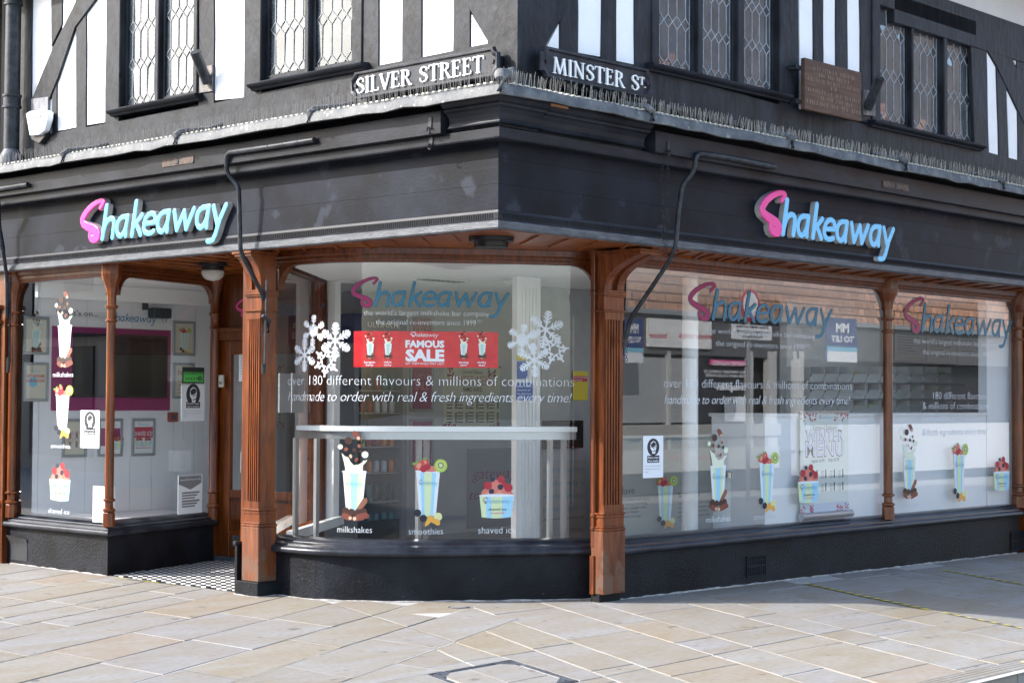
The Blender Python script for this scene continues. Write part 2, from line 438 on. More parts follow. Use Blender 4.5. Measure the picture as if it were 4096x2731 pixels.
def text2d(body, bold=0.0, shear=0.0, spacing=1.0, res=3):
    """Filled 2-D mesh of a line of text, cap height about 1."""
    cu = bpy.data.curves.new('lettering_curve', 'FONT'); cu.body = body; cu.size = 1.0; cu.fill_mode = 'FRONT'
    cu.resolution_u = res; cu.offset = bold; cu.shear = shear; cu.space_character = spacing
    ob = bpy.data.objects.new('lettering_curve', cu); C.objects.link(ob)
    dg = bpy.context.evaluated_depsgraph_get(); me = bpy.data.meshes.new_from_object(ob.evaluated_get(dg))
    V = [(v.co.x, v.co.y) for v in me.vertices]; Fc = [list(p.vertices) for p in me.polygons]
    # every face must wind anticlockwise
    out = []
    for f in Fc:
        a = sum(V[f[i]][0] * V[f[(i + 1) % len(f)]][1] - V[f[(i + 1) % len(f)]][0] * V[f[i]][1] for i in range(len(f)))
        out.append(f if a > 0 else f[::-1])
    bpy.data.objects.remove(ob); bpy.data.curves.remove(cu); bpy.data.meshes.remove(me)
    return V, out
_tc = {}
def text_cached(body, bold, shear, spacing, res=3):
    k = (body, bold, shear, spacing, res)
    if k not in _tc: _tc[k] = text2d(*k)
    return _tc[k]
def fit(V, u0, u1, v0, v1=None, height=None, cap=.70):
    """affine: text mesh to u0..u1; baseline v0; `height` = cap height"""
    xs = [p[0] for p in V]; a, b = min(xs), max(xs); sx = (u1 - u0) / (b - a)
    sy = height / cap
    return lambda p: (u0 + (p[0] - a) * sx, v0 + p[1] * sy)

def tess(poly):
    r = delaunay_2d_cdt([Vector(q) for q in poly], [], [list(range(len(poly)))], 1, 1e-7)
    V = [(v.x, v.y) for v in r[0]]; T_ = []
    for f in r[2]:
        f = list(f); a = area([V[i] for i in f]); T_.append(tuple(f) if a > 0 else tuple(reversed(f)))
    return V, T_
# ------------------------------------------------------------------ GROUND
def stone_mat():
    mt, t, b = _nodes('york_stone'); N = t.nodes; Lk = t.links
    geo = N.new('ShaderNodeNewGeometry'); oi = N.new('ShaderNodeObjectInfo')
    cr = N.new('ShaderNodeValToRGB'); cr.color_ramp.interpolation = 'LINEAR'
    e = cr.color_ramp.elements
    e[0].position = 0; e[0].color = (.36, .35, .345, 1); e[1].position = 1; e[1].color = (.37, .335, .28, 1)
    for p, c in ((.3, (.385, .375, .36)), (.5, (.345, .325, .295)), (.62, (.385, .355, .305)), (.78, (.37, .365, .36)), (.9, (.39, .345, .30))):
        q = e.new(p); q.color = (*c, 1)
    Lk.new(oi.outputs['Random'], cr.inputs[0])
    ad = N.new('ShaderNodeVectorMath'); ad.operation = 'MULTIPLY_ADD'
    cmb = N.new('ShaderNodeCombineXYZ'); Lk.new(oi.outputs['Random'], cmb.inputs[0]); Lk.new(oi.outputs['Random'], cmb.inputs[1])
    sc = N.new('ShaderNodeVectorMath'); sc.operation = 'SCALE'; sc.inputs['Scale'].default_value = 37; Lk.new(cmb.outputs[0], sc.inputs[0])
    a2 = N.new('ShaderNodeVectorMath'); Lk.new(geo.outputs['Position'], a2.inputs[0]); Lk.new(sc.outputs[0], a2.inputs[1])
    mp = N.new('ShaderNodeMapping'); mp.inputs['Scale'].default_value = (1, 2.2, 1); mp.inputs['Rotation'].default_value = (0, 0, .7); Lk.new(a2.outputs[0], mp.inputs['Vector'])
    n1 = N.new('ShaderNodeTexNoise'); n1.inputs['Scale'].default_value = 1.7; n1.inputs['Detail'].default_value = 5; n1.inputs['Distortion'].default_value = .5
    Lk.new(mp.outputs[0], n1.inputs['Vector'])
    c2 = N.new('ShaderNodeValToRGB'); c2.color_ramp.elements[0].position = .36; c2.color_ramp.elements[1].position = .66
    c2.color_ramp.elements[0].color = (.66, .60, .505, 1); c2.color_ramp.elements[1].color = (.72, .71, .695, 1)
    Lk.new(n1.outputs['Fac'], c2.inputs[0])
    m1 = N.new('ShaderNodeMixRGB'); m1.blend_type = 'MULTIPLY'; m1.inputs[0].default_value = 1; Lk.new(cr.outputs[0], m1.inputs[1]); Lk.new(c2.outputs[0], m1.inputs[2])
    n2 = N.new('ShaderNodeTexNoise'); n2.inputs['Scale'].default_value = 22; n2.inputs['Detail'].default_value = 6; Lk.new(a2.outputs[0], n2.inputs['Vector'])
    c3 = N.new('ShaderNodeValToRGB'); c3.color_ramp.elements[0].position = .3; c3.color_ramp.elements[1].position = .6
    c3.color_ramp.elements[0].color = (.86, .86, .86, 1); c3.color_ramp.elements[1].color = (1.03, 1.03, 1.03, 1); Lk.new(n2.outputs['Fac'], c3.inputs[0])
    m2 = N.new('ShaderNodeMixRGB'); m2.blend_type = 'MULTIPLY'; m2.inputs[0].default_value = 1; Lk.new(m1.outputs[0], m2.inputs[1]); Lk.new(c3.outputs[0], m2.inputs[2])
    n4 = N.new('ShaderNodeTexNoise'); n4.inputs['Scale'].default_value = 5.5; n4.inputs['Detail'].default_value = 2; Lk.new(a2.outputs[0], n4.inputs['Vector'])
    c4 = N.new('ShaderNodeValToRGB'); c4.color_ramp.elements[0].position = .27; c4.color_ramp.elements[1].position = .33
    c4.color_ramp.elements[0].color = (.62, .59, .54, 1); c4.color_ramp.elements[1].color = (1, 1, 1, 1); Lk.new(n4.outputs['Fac'], c4.inputs[0])
    m3 = N.new('ShaderNodeMixRGB'); m3.blend_type = 'MULTIPLY'; m3.inputs[0].default_value = 1; Lk.new(m2.outputs[0], m3.inputs[1]); Lk.new(c4.outputs[0], m3.inputs[2])
    Lk.new(m3.outputs[0], b.inputs['Base Color'])
    b.inputs['Roughness'].default_value = .72; b.inputs['Specular IOR Level'].default_value = .35
    bp = N.new('ShaderNodeBump'); bp.inputs['Strength'].default_value = .25; bp.inputs['Distance'].default_value = .006
    Lk.new(n2.outputs['Fac'], bp.inputs['Height']); Lk.new(bp.outputs[0], b.inputs['Normal'])
    return mt
M['stone'] = stone_mat()
M['mortar'] = paint('lime_mortar', (.24, .232, .22), (.42, .405, .38), 5, .9, .4, 60, lo=.22, hi=.34)
M['road'] = paint('street_setts', (.34, .33, .31), (.42, .405, .38), 6, .85, .4, 60)

def zg(x, y): return -.0065 * max(0.0, x - 1.0)         # Minster Street falls away gently

pav = MB()
g = [-120, -40, -12, -6, -2, 1, 4, 8, 14, 40, 120]
gy = [-3.47, -2, 0, 3, 7, 14, 40, 120]
nv = []
for y in gy:
    for x in g: nv.append((x, y, zg(min(x, 20), y) - .0060))
nf = []
for j in range(len(gy) - 1):
    for i in range(len(g) - 1):
        a = j * len(g) + i; nf.append((a, a + 1, a + len(g) + 1, a + len(g)))
pav.add(nv, nf)
pavement = tag(pav.build('pavement', M['mortar']), kind='structure')
rd = MB(); rd.add([(-120, -120, -.135), (120, -120, -.135), (120, -3.4, -.135), (-120, -3.4, -.135)], [(0, 1, 2, 3)])
tag(rd.build('road', M['road']), kind='structure')

def clip(poly, p, n):
    """keep the side where (q-p).n >= 0"""
    out = []
    for i in range(len(poly)):
        a, b = poly[i], poly[(i + 1) % len(poly)]
        da = (a[0] - p[0]) * n[0] + (a[1] - p[1]) * n[1]; db = (b[0] - p[0]) * n[0] + (b[1] - p[1]) * n[1]
        if da >= 0: out.append(a)
        if (da >= 0) != (db >= 0):
            t = da / (da - db); out.append((a[0] + (b[0] - a[0]) * t, a[1] + (b[1] - a[1]) * t))
    return out
def area(poly): return .5 * sum(poly[i][0] * poly[(i + 1) % len(poly)][1] - poly[(i + 1) % len(poly)][0] * poly[i][1] for i in range(len(poly)))
def inset(poly, d):
    n = len(poly); out = []
    for i in range(n):
        a = np.array(poly[i - 1]); b = np.array(poly[i]); c = np.array(poly[(i + 1) % n])
        e0 = (b - a) / (np.linalg.norm(b - a) + 1e-9); e1 = (c - b) / (np.linalg.norm(c - b) + 1e-9)
        n0 = np.array([-e0[1], e0[0]]); n1 = np.array([-e1[1], e1[0]])
        k = (n0 + n1) / max(.3, (1 + float(n0 @ n1))); out.append(tuple(b + k * d))
    return out
def rough_edge(poly, amp=.004):
    out = []
    for i in range(len(poly)):
        a = np.array(poly[i]); b = np.array(poly[(i + 1) % len(poly)]); L = np.linalg.norm(b - a); out.append(tuple(a))
        k = min(5, int(L / .18))
        for j in range(1, k):
            q = a + (b - a) * (j / k + rnd.uniform(-.03, .03)); q = q + np.array([rnd.uniform(-amp, amp), rnd.uniform(-amp, amp)]); out.append(tuple(q))
    return out
man_c = [onz(1705, 2695)[:2], onz(2045, 2636)[:2], onz(2320, 2722)[:2]]
man_c.append(man_c[0] + man_c[2] - man_c[1])
man_poly = [tuple(q) for q in man_c]
if area(man_poly) < 0: man_poly = man_poly[::-1]
P0 = onz(1871, 2440)[:2]; P1 = onz(1740, 2600)[:2]; md = (P1 - P0) / np.linalg.norm(P1 - P0)
nl = np.array([-md[1], md[0]])                           # one side of the mitre between the two paving directions
if (np.array([-3, 3.0]) - P0) @ nl < 0: nl = -nl
def outside_man(poly):
    """pieces of a slab left around the recessed cover"""
    res = []; rest = poly
    for i in range(4):
        a = np.array(man_poly[i]); b = np.array(man_poly[(i + 1) % 4]); e = (b - a) / np.linalg.norm(b - a); nn = np.array([e[1], -e[0]])
        out = clip(rest, a + nn * .0, nn) if len(rest) > 2 else []
        if len(out) > 2 and abs(area(out)) > .004: res.append(out)
        rest = clip(rest, a, -nn) if len(rest) > 2 else []
        if len(rest) < 3: break
    return res
slab_n = 0
skirt = MB()
def slab(poly, gap=.005, drop=0.0):
    global slab_n
    if len(poly) < 3: return
    if area(poly) < 0: poly = poly[::-1]
    if area(poly) < .012: return
    cx = sum(p[0] for p in poly) / len(poly); cy = sum(p[1] for p in poly) / len(poly)
    pl = inset(rough_edge(poly), gap)
    c_ = np.array([cx, cy]); dist = (c_ - P0) @ nl
    if drop == 0 and dist < 1.4:
        sk_ = inset(poly, -.004); skirt.add([(*q, zg(*q) - .0016) for q in sk_], [tuple(range(len(sk_)))])
    dz = rnd.uniform(-.0010, .002) - drop; tx, ty = rnd.uniform(-.0025, .0025), rnd.uniform(-.0025, .0025)
    Z = lambda p: zg(*p) + dz + (p[0] - cx) * tx + (p[1] - cy) * ty
    top = inset(pl, .004); n = len(pl); mb = MB()
    vs = [(*p, Z(p)) for p in top] + [(*p, Z(p) - .004) for p in pl] + [(*p, Z(p) - .03) for p in pl]
    fs = [tuple(range(n))] + [(i, n + i, n + (i + 1) % n, (i + 1) % n) for i in range(n)] + [(n + i, 2 * n + i, 2 * n + (i + 1) % n, n + (i + 1) % n) for i in range(n)]
    mb.add(vs, fs); mb.keep = True; mb.build('stone_slab', M['stone'], pavement); slab_n += 1
def zone(a, b, rows, org, smin, smax, lens, keep, drop=0.0):
    a = np.array(a); b = np.array(b)
    for k in range(len(rows) - 1):
        t0, t1 = rows[k], rows[k + 1]; s = smin + rnd.uniform(0, .8)
        while s < smax:
            L = rnd.uniform(*lens); q = [tuple(np.array(org) + a * ss + b * tt) for ss, tt in ((s, t0), (s + L, t0), (s + L, t1), (s, t1))]
            if area(q) < 0: q = q[::-1]
            s += L
            q = keep(q)
            if len(q) < 3: continue
            for piece in outside_man(q):
                slab(piece, drop=drop)
def keepL(q):
    if (np.mean(np.array(q), 0) - P0) @ nl < 0: return []
    for p, n in (((-7.5, 0), (1, 0)), ((2.2, 0), (-1, 0)), ((0, 8), (0, -1)), ((0, -3.2), (0, 1))):
        if len(q) > 2: q = clip(q, p, n)
    if len(q) > 2:
        c = np.mean(np.array(q), 0)
        if c[0] > .55 and c[1] > 1.9: return []
    return q
def keepR(q):
    q = clip(q, P0 + nl * .95, -nl)
    for p, n in (((0, 2.6), (0, -1)), ((0, -3.235), (0, 1)), ((-7, 0), (1, 0)), ((11.5, 0), (-1, 0))):
        if len(q) > 2: q = clip(q, p, n)
    if len(q) > 2:
        c = np.mean(np.array(q), 0)
        if c[0] > 1.9 and c[1] > .95: return []
    return q
th = math.radians(23.5)
zone((math.cos(th), math.sin(th)), (0, 1), [-3.4, -2.8, -2.1, -1.45, -.8, -.16, .47, 1.0, 1.65, 2.25, 2.86, 3.24, 3.62, 4.05, 4.6, 5.12, 5.66, 6.2, 6.9, 7.6, 8.3], (-.5, 0), -7.5, 3.2, (.85, 1.75), keepL)
keep2 = lambda q: keepR(q)
_pre = []
zone((-.446, -.895), (1, 0), [-3.4, -2.7, -2.0, -1.5, -1.0, -.34, .07, .76, 1.21, 2.0, 2.42, 3.22, 3.84, 4.6, 5.3, 5.75, 6.5, 7.2, 7.7, 8.6, 9.3, 10.1, 10.9], (0, -.5), -2.9, 3.4, (.85, 1.6), keep2, .0028)
skirt.keep = True; tag(skirt.build('mortar_joints', M['mortar'], pavement), kind='stuff')
for q in _pre: slab(q)

# recessed access cover filled with the same paving
mc = thing('access_cover', 'steel framed paving-filled access cover in the pavement at the bottom of the picture', 'manhole cover', (*np.mean(np.array(man_poly), 0), 0))
for i in range(4):
    a = np.array(man_poly[i]); b = np.array(man_poly[(i + 1) % 4]); e = (b - a) / np.linalg.norm(b - a); nn = np.array([-e[1], e[0]])
    for o0, o1, zz in ((.006, .018, .001), (.026, .036, 0)):
        q = [a + nn * o0 + e * o0, b + nn * o0 - e * o0, b + nn * o1 - e * o1, a + nn * o1 + e * o1]
        mb = MB(); mb.add([(*p, zz) for p in q] + [(*p, -.03) for p in q], [(0, 1, 2, 3), (0, 4, 5, 1), (2, 6, 7, 3)]); mb.build('frame_bar', M['leadgrey'], mc)
    c = a; e0 = e; e1 = (np.array(man_poly[i - 1]) - a); e1 = e1 / np.linalg.norm(e1)
    tri = [c + (e0 + e1) * .04, c + e0 * .17 + (e0 + e1) * .03, c + e1 * .17 + (e0 + e1) * .03]
    mb = MB(); mb.add([(*p, .0015) for p in tri] + [(*p, -.02) for p in tri], [(0, 1, 2), (0, 3, 4, 1), (1, 4, 5, 2), (2, 5, 3, 0)]); mb.build('corner_plate', M['leadgrey'], mc)
    cc = c + (e0 + e1) * .075
    MB().cyl((*cc, .0), (*cc, .003), .009, n=8).build('key_hole', M['dark'], mc)
ip = inset(man_poly, .06); a, b, c, d = [np.array(q) for q in ip]
mid0 = a + (b - a) * .42; mid1 = d + (c - d) * .42; nsl = slab_n
for q in ([a, mid0, mid1, d], [mid0, b, b + (c - b) * .3, mid0 + (mid1 - mid0) * .3], [mid0 + (mid1 - mid0) * .3, b + (c - b) * .3, c, mid1]):
    pl = [tuple(p) for p in q]
    if area(pl) < 0: pl = pl[::-1]
    pl = inset(pl, .006)
    # cut the corners where the steel plates sit
    mb = MB(); n = len(pl); mb.add([(*p, .0) for p in pl] + [(*p, -.025) for p in pl], [tuple(range(n))] + [(i, n + i, n + (i + 1) % n, (i + 1) % n) for i in range(n)])
    mb.keep = True; mb.build('paving_infill', M['stone'], mc)

# small round cover by the bay wall
rc = onz(1775 + 60, 2427); t = thing('drain_cap', 'small round metal drain cap in the paving at the foot of the curved bay', 'drain cover', (rc[0], rc[1], 0))
MB().lathe((rc[0], rc[1], -.004), [(.085, 0), (.085, .006), (.075, .008), (.070, .006)], 20).build('rim', M['leadgrey'], t, smooth=True)
MB().cyl((rc[0], rc[1], -.002), (rc[0], rc[1], .005), .066, n=20).build('lid', M['stone'], t)

# kerb with grooved edging, bottom right
kb = MB()
kerb = thing('kerb', 'stone kerb with grooved edging band at the bottom right corner', 'kerb', (0, -3.4, 0)); tag(kerb, kind='structure')
for k in range(22):
    x0 = -9 + k * .9; x1 = x0 + .89
    mb = MB(); z = -.002
    ys = [-3.24, -3.272, -3.277, -3.312, -3.317, -3.352, -3.357, -3.392, -3.397, -3.425]
    prof = [(-3.24, -.14)]
    for i, y in enumerate(ys):
        gz = zg(x0, 0) + (-.004 if i % 4 in (2, 3) and False else 0)
        prof.append((y, gz))
    prof = [(-3.24, -.14), (-3.24, 0), (-3.27, 0), (-3.272, -.008), (-3.277, -.008), (-3.279, 0), (-3.312, 0), (-3.314, -.008), (-3.319, -.008), (-3.321, 0), (-3.354, 0), (-3.356, -.008), (-3.361, -.008), (-3.363, 0), (-3.405, 0), (-3.43, -.012), (-3.44, -.03), (-3.445, -.14)]
    n = len(prof); vs = [(x0, y, zg(x0, 0) + z) for y, z in prof] + [(x1, y, zg(x1, 0) + z) for y, z in prof]
    mb.add(vs, [(i, i + 1, n + i + 1, n + i) for i in range(n - 1)] + [tuple(range(n)), tuple(range(n, 2 * n))])
    mb.build('kerb_stone', M['stone'], kerb)
yl = MB(); yl.box(1.25, 1.75, -3.312, -3.279, zg(1.5, 0) + .001, zg(1.5, 0) + .003); yl.build('yellow_paint', flat('yellow_road_paint', (.62, .50, .20), .7), kerb)

# hazard tape stuck on the paving
def tape(name, label, path_px, wid=.042, col2=(.015, .015, .015), step=.075):
    pts = [onz(*p)[:2] for p in path_px]; t = thing(name, label, 'floor tape', (*pts[0], 0), 'yellow and black tape strips on the pavement')
    ym = M.setdefault('tape_y', paint('tape_yellow', (.72, .62, .04), (.62, .52, .06), 30, .5)); bm_ = M.setdefault('tape_b', flat('tape_black', col2, .5))
    A = MB(); B = MB(); k = 0
    for p, q in zip(pts, pts[1:]):
        d = (q - p) / np.linalg.norm(q - p); n = np.array([-d[1], d[0]]); L = np.linalg.norm(q - p); s = 0
        while s < L:
            e = min(L, s + step); sh = .02
            quad = [p + d * (s - sh), p + d * (e - sh), p + d * (e + sh) + n * wid, p + d * (s + sh) + n * wid]
            (A if k % 2 == 0 else B).add([(*v, zg(v[0], 0) + .0045) for v in quad], [(0, 1, 2, 3)]); k += 1; s = e
    A.build('yellow_stripes', ym, t); B.build('black_stripes', bm_, t)
tape('hazard_tape', 'yellow and black hazard tape strip running from near the vent in the black wall', [(3212, 2324), (3700, 2430)])
tape('hazard_tape', 'yellow and black hazard tape strip nearest the right edge, starting close to the wall', [(3765, 2265), (4120, 2330)])
tape('hazard_tape', 'faded lower end of yellow and black tape near the right edge of the picture', [(3765, 2442), (4080, 2505)], .022)
tape('hazard_tape', 'thin yellow tape line along the edge of the chequered doorway tiles', [(452, 2311), (700, 2338), (945, 2358)], .016, (.42, .40, .10), .2)

# ------------------------------------------------------------------ THE SHOP
shop = thing('shop_building', 'timber framed corner building with black fascia and varnished oak shopfront', 'building', (.5, .5, 0))
PATH = [(0, 7.9), (0, 0), (15, 0)]
def corner_at(d): return [(-d, 7.9), (-d, -d), (15, -d)]
def P(name, mb, mats, parent=None, **k): return mb.build(name, mats, parent or shop, **k)

# fascia boards, one to each street, built of three boards with a thin joint
for z0, z1, pr in ((2.925, 3.1055, .0), (3.107, 3.2865, .0006), (3.288, 3.46, .0)):
    P('fascia_board', MB().sweep([(.0, 7.9), (0, 0), (15, 0)], [(pr, z0), (pr, z1), (-.06, z1), (-.06, z0)]), M['black'])
P('fascia_bottom_rail', MB().sweep([(0, 7.9), (0, 0), (15, 0)], [(.004, 2.79), (.012, 2.80), (.012, 2.845), (.0, 2.853), (-.06, 2.853), (-.06, 2.79)]), M['leadgrey'])
P('vent_strip', MB().sweep([(0, 7.9), (0, 0), (15, 0)], [(.002, 2.853), (.0045, 2.858), (.0045, 2.905), (-.002, 2.925), (-.06, 2.925), (-.06, 2.853)]), M['black_beam'])
vs_ = MB()
for k in range(330):
    y = .05 + k * .0225
    if y < 6.35: vs_.box(-.0085, -.0060, y, y + .009, 2.865, 2.902)
for k in range(420):
    x = .05 + k * .0225; vs_.box(x, x + .009, -.0085, -.0060, 2.865, 2.902)
tag(P('vent_slots', vs_, M['dark']), kind='stuff')
# lip below the awning boxes and the shaded recess behind
P('fascia_lip', MB().sweep([(0, 7.9), (0, 0), (15, 0)], [(-.05, 3.40), (.135, 3.40), (.14, 3.41), (.14, 3.475), (.10, 3.485), (-.05, 3.485)]), M['black_beam'])
P('recess_board', MB().sweep([(0, 7.9), (0, 0), (15, 0)], [(-.05, 3.46), (.03, 3.486), (.03, 3.80), (-.05, 3.80)]), M['dark'])
# awning boxes
def abox(y0, y1, axis):
    prof = [(.04, 3.47), (.185, 3.474), (.19, 3.478), (.19, 3.635), (.185, 3.64), (.04, 3.64)]
    path = [(0, y1), (0, y0)] if axis == 'y' else [(y0, 0), (y1, 0)]
    return P('awning_box', MB().sweep(path, prof), M['black_beam'])
yb = onx(1762, 500, -.19)[1]; xb = ony(2622, 600, -.19)[0]
abox(yb, 6.65, 'y'); abox(6.72, 7.9, 'y'); abox(xb, 15, 'x')
# moulded cornice at the corner, in the pieces seen
cor = [(.03, 3.486), (.115, 3.486), (.12, 3.50), (.165, 3.502), (.15, 3.515), (.142, 3.54), (.15, 3.575), (.175, 3.605), (.20, 3.615), (.205, 3.63), (.20, 3.638), (.215, 3.645), (.235, 3.668), (.235, 3.685), (.03, 3.70)]
yc = onx(1775, 450, -.2)[1]; xc1 = ony(2188, 500, -.2)[0]; xc2 = ony(2605, 600, -.2)[0]
P('cornice_moulding', MB().sweep([(0, yc), (0, 0), (xc1, 0)], cor), M['black_beam'])
P('cornice_moulding', MB().sweep([(xc1 + .012, 0), (xc2, 0)], [(d - .012, z - .004) for d, z in cor]), M['black_beam'])
MBc = MB(); MBc.box(xc1 + .014, xc1 + .20, -.2245, -.18, 3.663, 3.682); P('bare_wood_scar', MBc, flat('bare_softwood', (.36, .17, .07), .8))
# lead flashing: wavy lower edge, rolls at the joints
def lead_path(d):
    pts = []
    y = 7.9
    while y > 0: pts.append((-d, y)); y -= .22
    pts.append((-d, -d)); x = .22
    while x < 15: pts.append((x, -d)); x += .22
    return pts
fl = MB(); A = lead_path(0); n = len(A); rr = random.Random(3); vs = []
for i, (x, y) in enumerate(A):
    w = rr.uniform(-.012, .012); w2 = rr.uniform(-.008, .008)
    if y > 0 or i == 0 or x <= 0 and y > 0: dx, dy = -1, 0
    elif abs(x) < 1e-9 and abs(y) < 1e-9: dx, dy = -1, -1
    else: dx, dy = 0, -1
    for d, z in ((-.25, 3.905), (-.18, 3.875), (.12 , 3.775 + w2), (.29 + w2, 3.742 + w), (.31 + w2, 3.725 + w), (.315 + w2, 3.665 + w), (.30, 3.662 + w), (.27, 3.70 + w)):
        vs.append((x + dx * d, y + dy * d, z))
k = 8; fs = [(i * k + j, (i + 1) * k + j, (i + 1) * k + j + 1, i * k + j + 1) for i in range(n - 1) for j in range(k - 1)]
fl.add(vs, fs); P('lead_flashing', fl, M['lead'], smooth=True, auto=50)
so_ = MB(); so_.sweep([(0, 7.9), (0, 0), (15, 0)], [(-.2, 3.715), (.28, 3.70), (.28, 3.712), (-.2, 3.74)]); P('flashing_board', so_, M['dark'])
def lead_roll(px, py, ax):
    if ax == 'y':
        q = onx(px, py, -.31); c = [(-.322, q[1], 3.67), (-.325, q[1], 3.745), (-.28, q[1], 3.775), (0, q[1], 3.83), (.15, q[1], 3.885)]
    else:
        q = ony(px, py, -.31); c = [(q[0], -.322, 3.67), (q[0], -.325, 3.745), (q[0], -.28, 3.775), (q[0], -.1, 3.81), (q[0], .0, 3.86)]
    P('lead_roll', MB().tube(c, [.02, .026, .030, .026, .02], 8), M['lead'], smooth=True)
for p in ((255, 610), (705, 535), (1240, 440)): lead_roll(*p, 'y')
for p in ((2605, 480), (3165, 575), (3620, 660), (4010, 745)): lead_roll(*p, 'x')
P('lead_roll', MB().tube([(-.33, -.33, 3.67), (-.335, -.335, 3.75), (-.27, -.27, 3.80), (0, -.1, 3.86), (.12, -.02, 3.91)], [.03, .035, .045, .04, .03], 10), M['lead'], smooth=True)
# bird spikes along the flashing
sp = MB(); rr = random.Random(5)
def spike(x, y, z, dx, dy, h):
    r = .0009; top = (x + dx * rr.uniform(-.2, .5) * .05 + rr.uniform(-.01, .01), y + dy * rr.uniform(-.2, .5) * .05 + rr.uniform(-.01, .01), z + h)
    sp.add([(x - r, y - r, z), (x + r, y + r, z), (top[0] + r, top[1] + r, top[2]), (top[0] - r, top[1] - r, top[2])], [(0, 1, 2, 3)])
    sp.add([(x - r, y + r, z), (x + r, y - r, z), (top[0] + r, top[1] - r, top[2]), (top[0] - r, top[1] + r, top[2])], [(0, 1, 2, 3)])
clip_mb = MB()
y = 7.6
while y > -.2:
    for d in (.10, .2, .27):
        if rr.random() < .6: spike(-d + rr.uniform(-.01, .01), y + rr.uniform(-.006, .006), 3.77 - (d - .1) * .15, -1, 0, rr.uniform(.10, .125))
    if int(y * 50) % 3 == 0: clip_mb.box(-.275, -.235, y - .012, y + .012, 3.752, 3.762)
    y -= .021
x = -.2
while x < 13:
    for d in (.1, .2, .27):
        if rr.random() < .55: spike(x + rr.uniform(-.006, .006), -d + rr.uniform(-.01, .01), 3.77 - (d - .1) * .15, 0, -1, rr.uniform(.09, .12))
    if int(x * 50) % 3 == 0: clip_mb.box(x - .012, x + .012, -.275, -.235, 3.752, 3.762)
    x += .021
spk = thing('bird_spikes', 'rows of thin bird spikes standing along the lead flashing', 'bird spikes', (0, 0, 3.76))
tag(sp.build('spike_wires', flat('spike_wire', (.42, .38, .33), .5, .3), spk), kind='stuff')
tag(clip_mb.build('spike_bases', flat('spike_base', (.62, .58, .48), .6), spk), kind='stuff')

# ---- upper storey
AX, BY = .22, .02            # outer faces of the timbers
TOP = 6.6
core = MB(); core.box(AX + .36, 14.9, BY + .36, 7.9, 3.72, TOP + .3); P('upper_wall_core', core, M['dark'])
def fA(u, v, d): return (AX - d, -u, v)           # u = -y, increasing to the right
def fB(u, v, d): return (u, BY - d, v)
def poly_px(pts, side, d):
    out = []
    for p in pts:
        q = onx(*p, AX - d) if side == 'A' else ony(*p, BY - d)
        out.append((-q[1], q[2]) if side == 'A' else (q[0], q[2]))
    return out
def wob(poly, amp=.006, step=.25):
    out = []
    for i in range(len(poly)):
        a = np.array(poly[i]); b = np.array(poly[(i + 1) % len(poly)]); L = np.linalg.norm(b - a); out.append(tuple(a)); k = max(1, int(L / step))
        for j in range(1, k): out.append(tuple(a + (b - a) * j / k + np.array([rnd.uniform(-amp, amp), rnd.uniform(-amp, amp)])))
    return out
def piece(side, pts, d0, d1, name, mat, w=.006, bev=.0):
    pl = poly_px(pts, side, d1)
    if area(pl) < 0: pl = pl[::-1]
    if w: pl = wob(pl, w)
    return P(name, MB().prism(pl, fA if side == 'A' else fB, d0, d1), mat, bevel=bev)
T = -260   # well above the frame
# plaster panels stand 12 mm behind the timbers
def vrect(xl, xr, yb0, yb1, lean=0): return [(xl, yb0), (xr, yb1), (xr + lean, T), (xl + lean, T)]
plA = [[(123, 395), (205, 180), (205, T), (133, T)], [(125, 545), (207, 545), (207, 190), (123, 400)],
       [(228, 525), (304, 510), (304, 100), (228, 300)], [(250, 130), (305, 0), (330, T), (250, T)],
       [(343, 502), (420, 489), (428, T), (346, T)], [(855, 402), (975, 390), (981, T), (858, T)], [(1515, 263), (1608, 245), (1611, T), (1517, T)],
       [(1686, 231), (1812, 208), (1813, T), (1686, T)], [(1880, 190), (1956, 175), (1880, 48)]]
for q in plA: piece('A', q, -.035, -.012, 'plaster_panel', M['plaster'], .008)
plB = [[(2180, 200), (2240, 208), (2238, 92)], [(2313, 212), (2403, 228), (2408, T), (2314, T)], [(2466, 244), (2540, 260), (2540, T), (2470, T)],
       [(3197, 436), (3253, 448), (3253, T), (3196, T)], [(3296, 452), (3344, 460), (3342, T), (3293, T)], [(3394, 470), (3443, 480), (3437, T), (3388, T)],
       [(3957, 612), (3996, 626), (3985, 265), (3946, 200)], [(4036, 638), (4073, 648), (4070, 445), (4026, 350)], [(4012, 162), (4066, 184), (4068, 270)]]
for q in plB: piece('B', q, -.035, -.012, 'plaster_panel', M['plaster'], .008)
def beam(side, pts, name='timber_post', d=0.0, w=.006): return piece(side, pts, -.045, d, name, M['timber'], w, .006)
